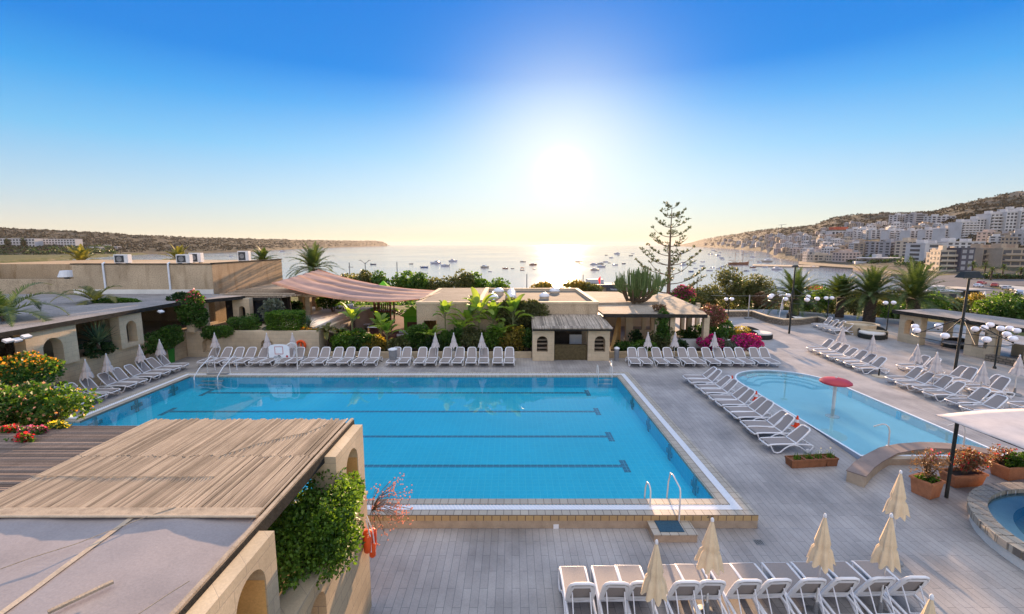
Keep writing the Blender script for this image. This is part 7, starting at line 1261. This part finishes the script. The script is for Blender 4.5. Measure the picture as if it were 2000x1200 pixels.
for n, c in dict(car_white=(.68, .68, .7), car_red=(.45, .05, .04), car_green=(.03, .06, .045), car_silver=(.45, .45, .46), car_blue=(.40, .47, .58)).items(): mat(n, c, .3, .05, 2, 30, 0, spec=.6)
car('white car on the bend of the shore road', 1972, 586, 'car_white', .9); car('pale blue van behind the white car on the bend', 1987, 578, 'car_blue', .95, True); car('dark green car parked by the cafe hedge', 1905, 604, 'car_green', .1); car('red car on the far stretch of the shore road', 1917, 556, 'car_red', .4); car('dark red car right of the red one on the far stretch', 1943, 560, 'car_red', .6); car('silver car turning near the roundabout', 1968, 566, 'car_silver', .3); car('white car behind the red car on the far stretch', 1911, 561, 'car_white', .4)
x, y = G(1885, 588, RZ); cf = thing('beach_cafe', 'small beach cafe with a grey awning and round white wall by the road', 'cafe', (x, y, RZ)); mb = MB(); mb.box(-4, 6, 2, 9, -.5, 3.4); mb.build('walls', 'town_cream', cf); mb = MB(); mb.box(-1, 6.6, -1, 2, 3.1, 3.4); mb.build('awning', 'town_grey', cf); mb = MB(); mb.box(.5, 5.5, 1.9, 1.98, .2, 2.9); mb.build('shop_front', 'window_dark', cf); mb = MB(); mb.box(2.5, 4.5, 1.82, 1.9, .3, 1.5); mb.build('yellow_panel', 'yellow_bloom', cf); mb = MB(); mb.lathe([(3.2, -.5), (3.2, 4.2), (3.0, 4.2), (0, 4.0)], (-7, 4, 0), 24); mb.build('round_wall', 'town_white', cf)
x, y = G(1838, 590, RZ); o = thing('beach_bar', 'low beach bar with two dark openings below the largest palm', 'bar', (x, y, RZ)); mb = MB(); mb.box(-6, 5, 0, 6, -.5, 2.9); mb.build('walls', 'town_cream', o); mb = MB(); mb.box(-6.4, 5.4, -.6, 6.4, 2.9, 3.2); mb.build('roof', 'town_white', o); [MB().box(a, a + 2.2, -.06, .05, .8, 2.3).build('opening', 'window_dark', o) for a in (-5, -1.5, 2)]
for i, (px, py) in enumerate(((1868, 596), (1877, 594), (1886, 592), (1895, 590), (1904, 588), (1913, 586), (1922, 584))): x, y = G(px, py, RZ); o = thing('folded_parasol', f'small white folded parasol in the cafe row, {ordinal(i, 7)} from the left', 'parasol', (x, y, RZ), 0, 'cafe parasols'); mb = MB(); mb.tube([(0, 0, 0), (0, 0, 2.2)], .04, 6); mb.build('pole', 'grey_metal', o); mb = MB(); mb.lathe([(.5, .7), (.3, 1.5), (.05, 2.3)], n=10); mb.build('cloth', 'white_paint', o)
for i, (px, py, lb) in enumerate(((1882, 598, 'left'), (1902, 596, 'second'), (1920, 592, 'third'), (1935, 588, 'right'))): x, y = G(px, py, RZ); bush('cafe_hedge', f'low dark hedge beside the cafe terrace, {lb} of four', 'hedge', (x, y, RZ - .2), (2.2, .9, .6), 500, .3, 'leaf_dark', 10, .45, 'cafe hedges', stems=2)
x, y = G(1532, 588, -8.6); o = thing('covered_boat', 'white tour boat with a dark canopy drawn up behind the wide palm', 'tour boat', (x, y, -8.7), .2); mb = MB(); hull(mb, 11, 3.2, 1.6, .5); mb.build('hull', 'hull_white', o, smooth=40); mb = MB(); mb.box(-4.5, 2.5, -1.3, 1.3, 3.9, 4.15); mb.build('canopy', 'hull_dark', o); mb = MB(); [mb.tube([(a, s, 1.4), (a, s, 3.9)], .06, 5) for a in (-4.2, -1, 2.2) for s in (-1.2, 1.2)]; mb.build('posts', 'white_paint', o); mb = MB(); [mb.box(-4.5, 2.5, -1.35, -1.28, z, z + .25) for z in (2.0, 2.6, 3.2)]; mb.build('rails', 'white_paint', o)
x, y = G(1590, 578, -8.6); o = thing('orange_kayak_rack', 'orange boat cover standing out between two palms', 'boat cover', (x, y, -8.6)); mb = MB(); mb.add([(-2.2, -1, 2.0), (2.2, -1, 2.2), (2.2, 1.2, 2.2), (-2.2, 1.2, 2.0), (-1.8, -.8, 3.0), (2.0, -.8, 3.3), (2.0, 1, 3.3), (-1.8, 1, 3.0)], [(0, 3, 2, 1), (4, 5, 6, 7), (0, 1, 5, 4), (1, 2, 6, 5), (2, 3, 7, 6), (3, 0, 4, 7)]); mb.build('cover', 'cone_red', o); mb = MB(); [mb.box(a - .1, a + .1, -.8, .8, 0, 2) for a in (-1.6, 1.6)]; mb.build('trestle', 'grey_metal', o)
x, y = G(1160, 573, -8.0); o = thing('shore_building', 'small white building on the shore beyond the pavilion roof', 'building', (x, 125, land_z(x, 125))); x = AY(1160, 570, 125)[0]; o.location = (x, 125, land_z(x, 125)); mb = MB(); mb.box(-3.5, 3.5, 0, 6, -1, 4.6); mb.box(-1.5, 2.8, 1, 5, 4.6, 6); mb.build('walls', 'town_white', o); MB().box(-2.5, -1, -.05, .05, 1.2, 2.6).build('window', 'window_dark', o)
x = AY(1192, 565, 120)[0]; g_ = land_z(x, 120); zz = AY(1192, 570, 120)[1]; o = thing('shore_kiosk', 'dark flat roofed shore kiosk with a lettered sign beyond the pavilion', 'kiosk', (x, 120, g_)); h_ = zz - g_; mb = MB(); mb.box(-4.6, 4.6, 0, 5, -1, h_ + 1.2); mb.build('walls', 'town_stone', o); mb = MB(); mb.box(-4.9, 4.9, -.5, 5.2, h_ + 1.2, h_ + 1.9); mb.build('roof', 'hull_dark', o); sg = MB().box(-1.2, 3.8, -.62, -.55, h_ + .2, h_ + 1.15).build('sign', 'window_dark', o); textobj('sign_lettering', 'Venturio', .8, (1.3, -.66, h_ + .68), (PI / 2, 0, 0), 'white_paint', sg)
for i, (px, py, h) in enumerate(((1897, 546, 7), (1922, 543, 6), (1935, 548, 4.5), (1957, 545, 5.5), (1992, 545, 4), (1775, 540, 8.5))): x, y = G(px, py, RZ); palm(['street palm left of the stone hotel', 'street palm second from the left before the stone hotel', 'short street palm with a low crown before the stone hotel', 'street palm before the middle of the stone hotel', 'short street palm at the right edge by the road', 'tall thin palm beside the ship shaped restaurant'][i], (x, y, RZ), h, 3.0, 20, .35, 'street palms of the town', 'palm_tree', .7, 1.2, 'palm', 1.4, -.4)
bush('street_bush', 'dark bushes under the street palms by the stone hotel', 'bushes', (*G(1950, 545, RZ), RZ - .3), (22, 3, 1.3), 2600, .7, 'leaf_dark', 40, .3, stems=2)
# ---- the air
hz = MB().box(-26000, 26000, -300, 26000, -16, 125).build('haze', []); hz['kind'] = 'stuff'; hm = bpy.data.materials.new('air'); hm.use_nodes = True; t = hm.node_tree; t.nodes.clear(); o_ = t.nodes.new('ShaderNodeOutputMaterial'); vp = t.nodes.new('ShaderNodeVolumePrincipled'); vp.inputs['Color'].default_value = (1.0, .90, .82, 1); vp.inputs['Density'].default_value = .00003; vp.inputs['Anisotropy'].default_value = .1; t.links.new(vp.outputs[0], o_.inputs['Volume']); hz.data.materials.append(hm); hz['label'] = 'thin evening haze over the bay'; hz['category'] = 'haze'
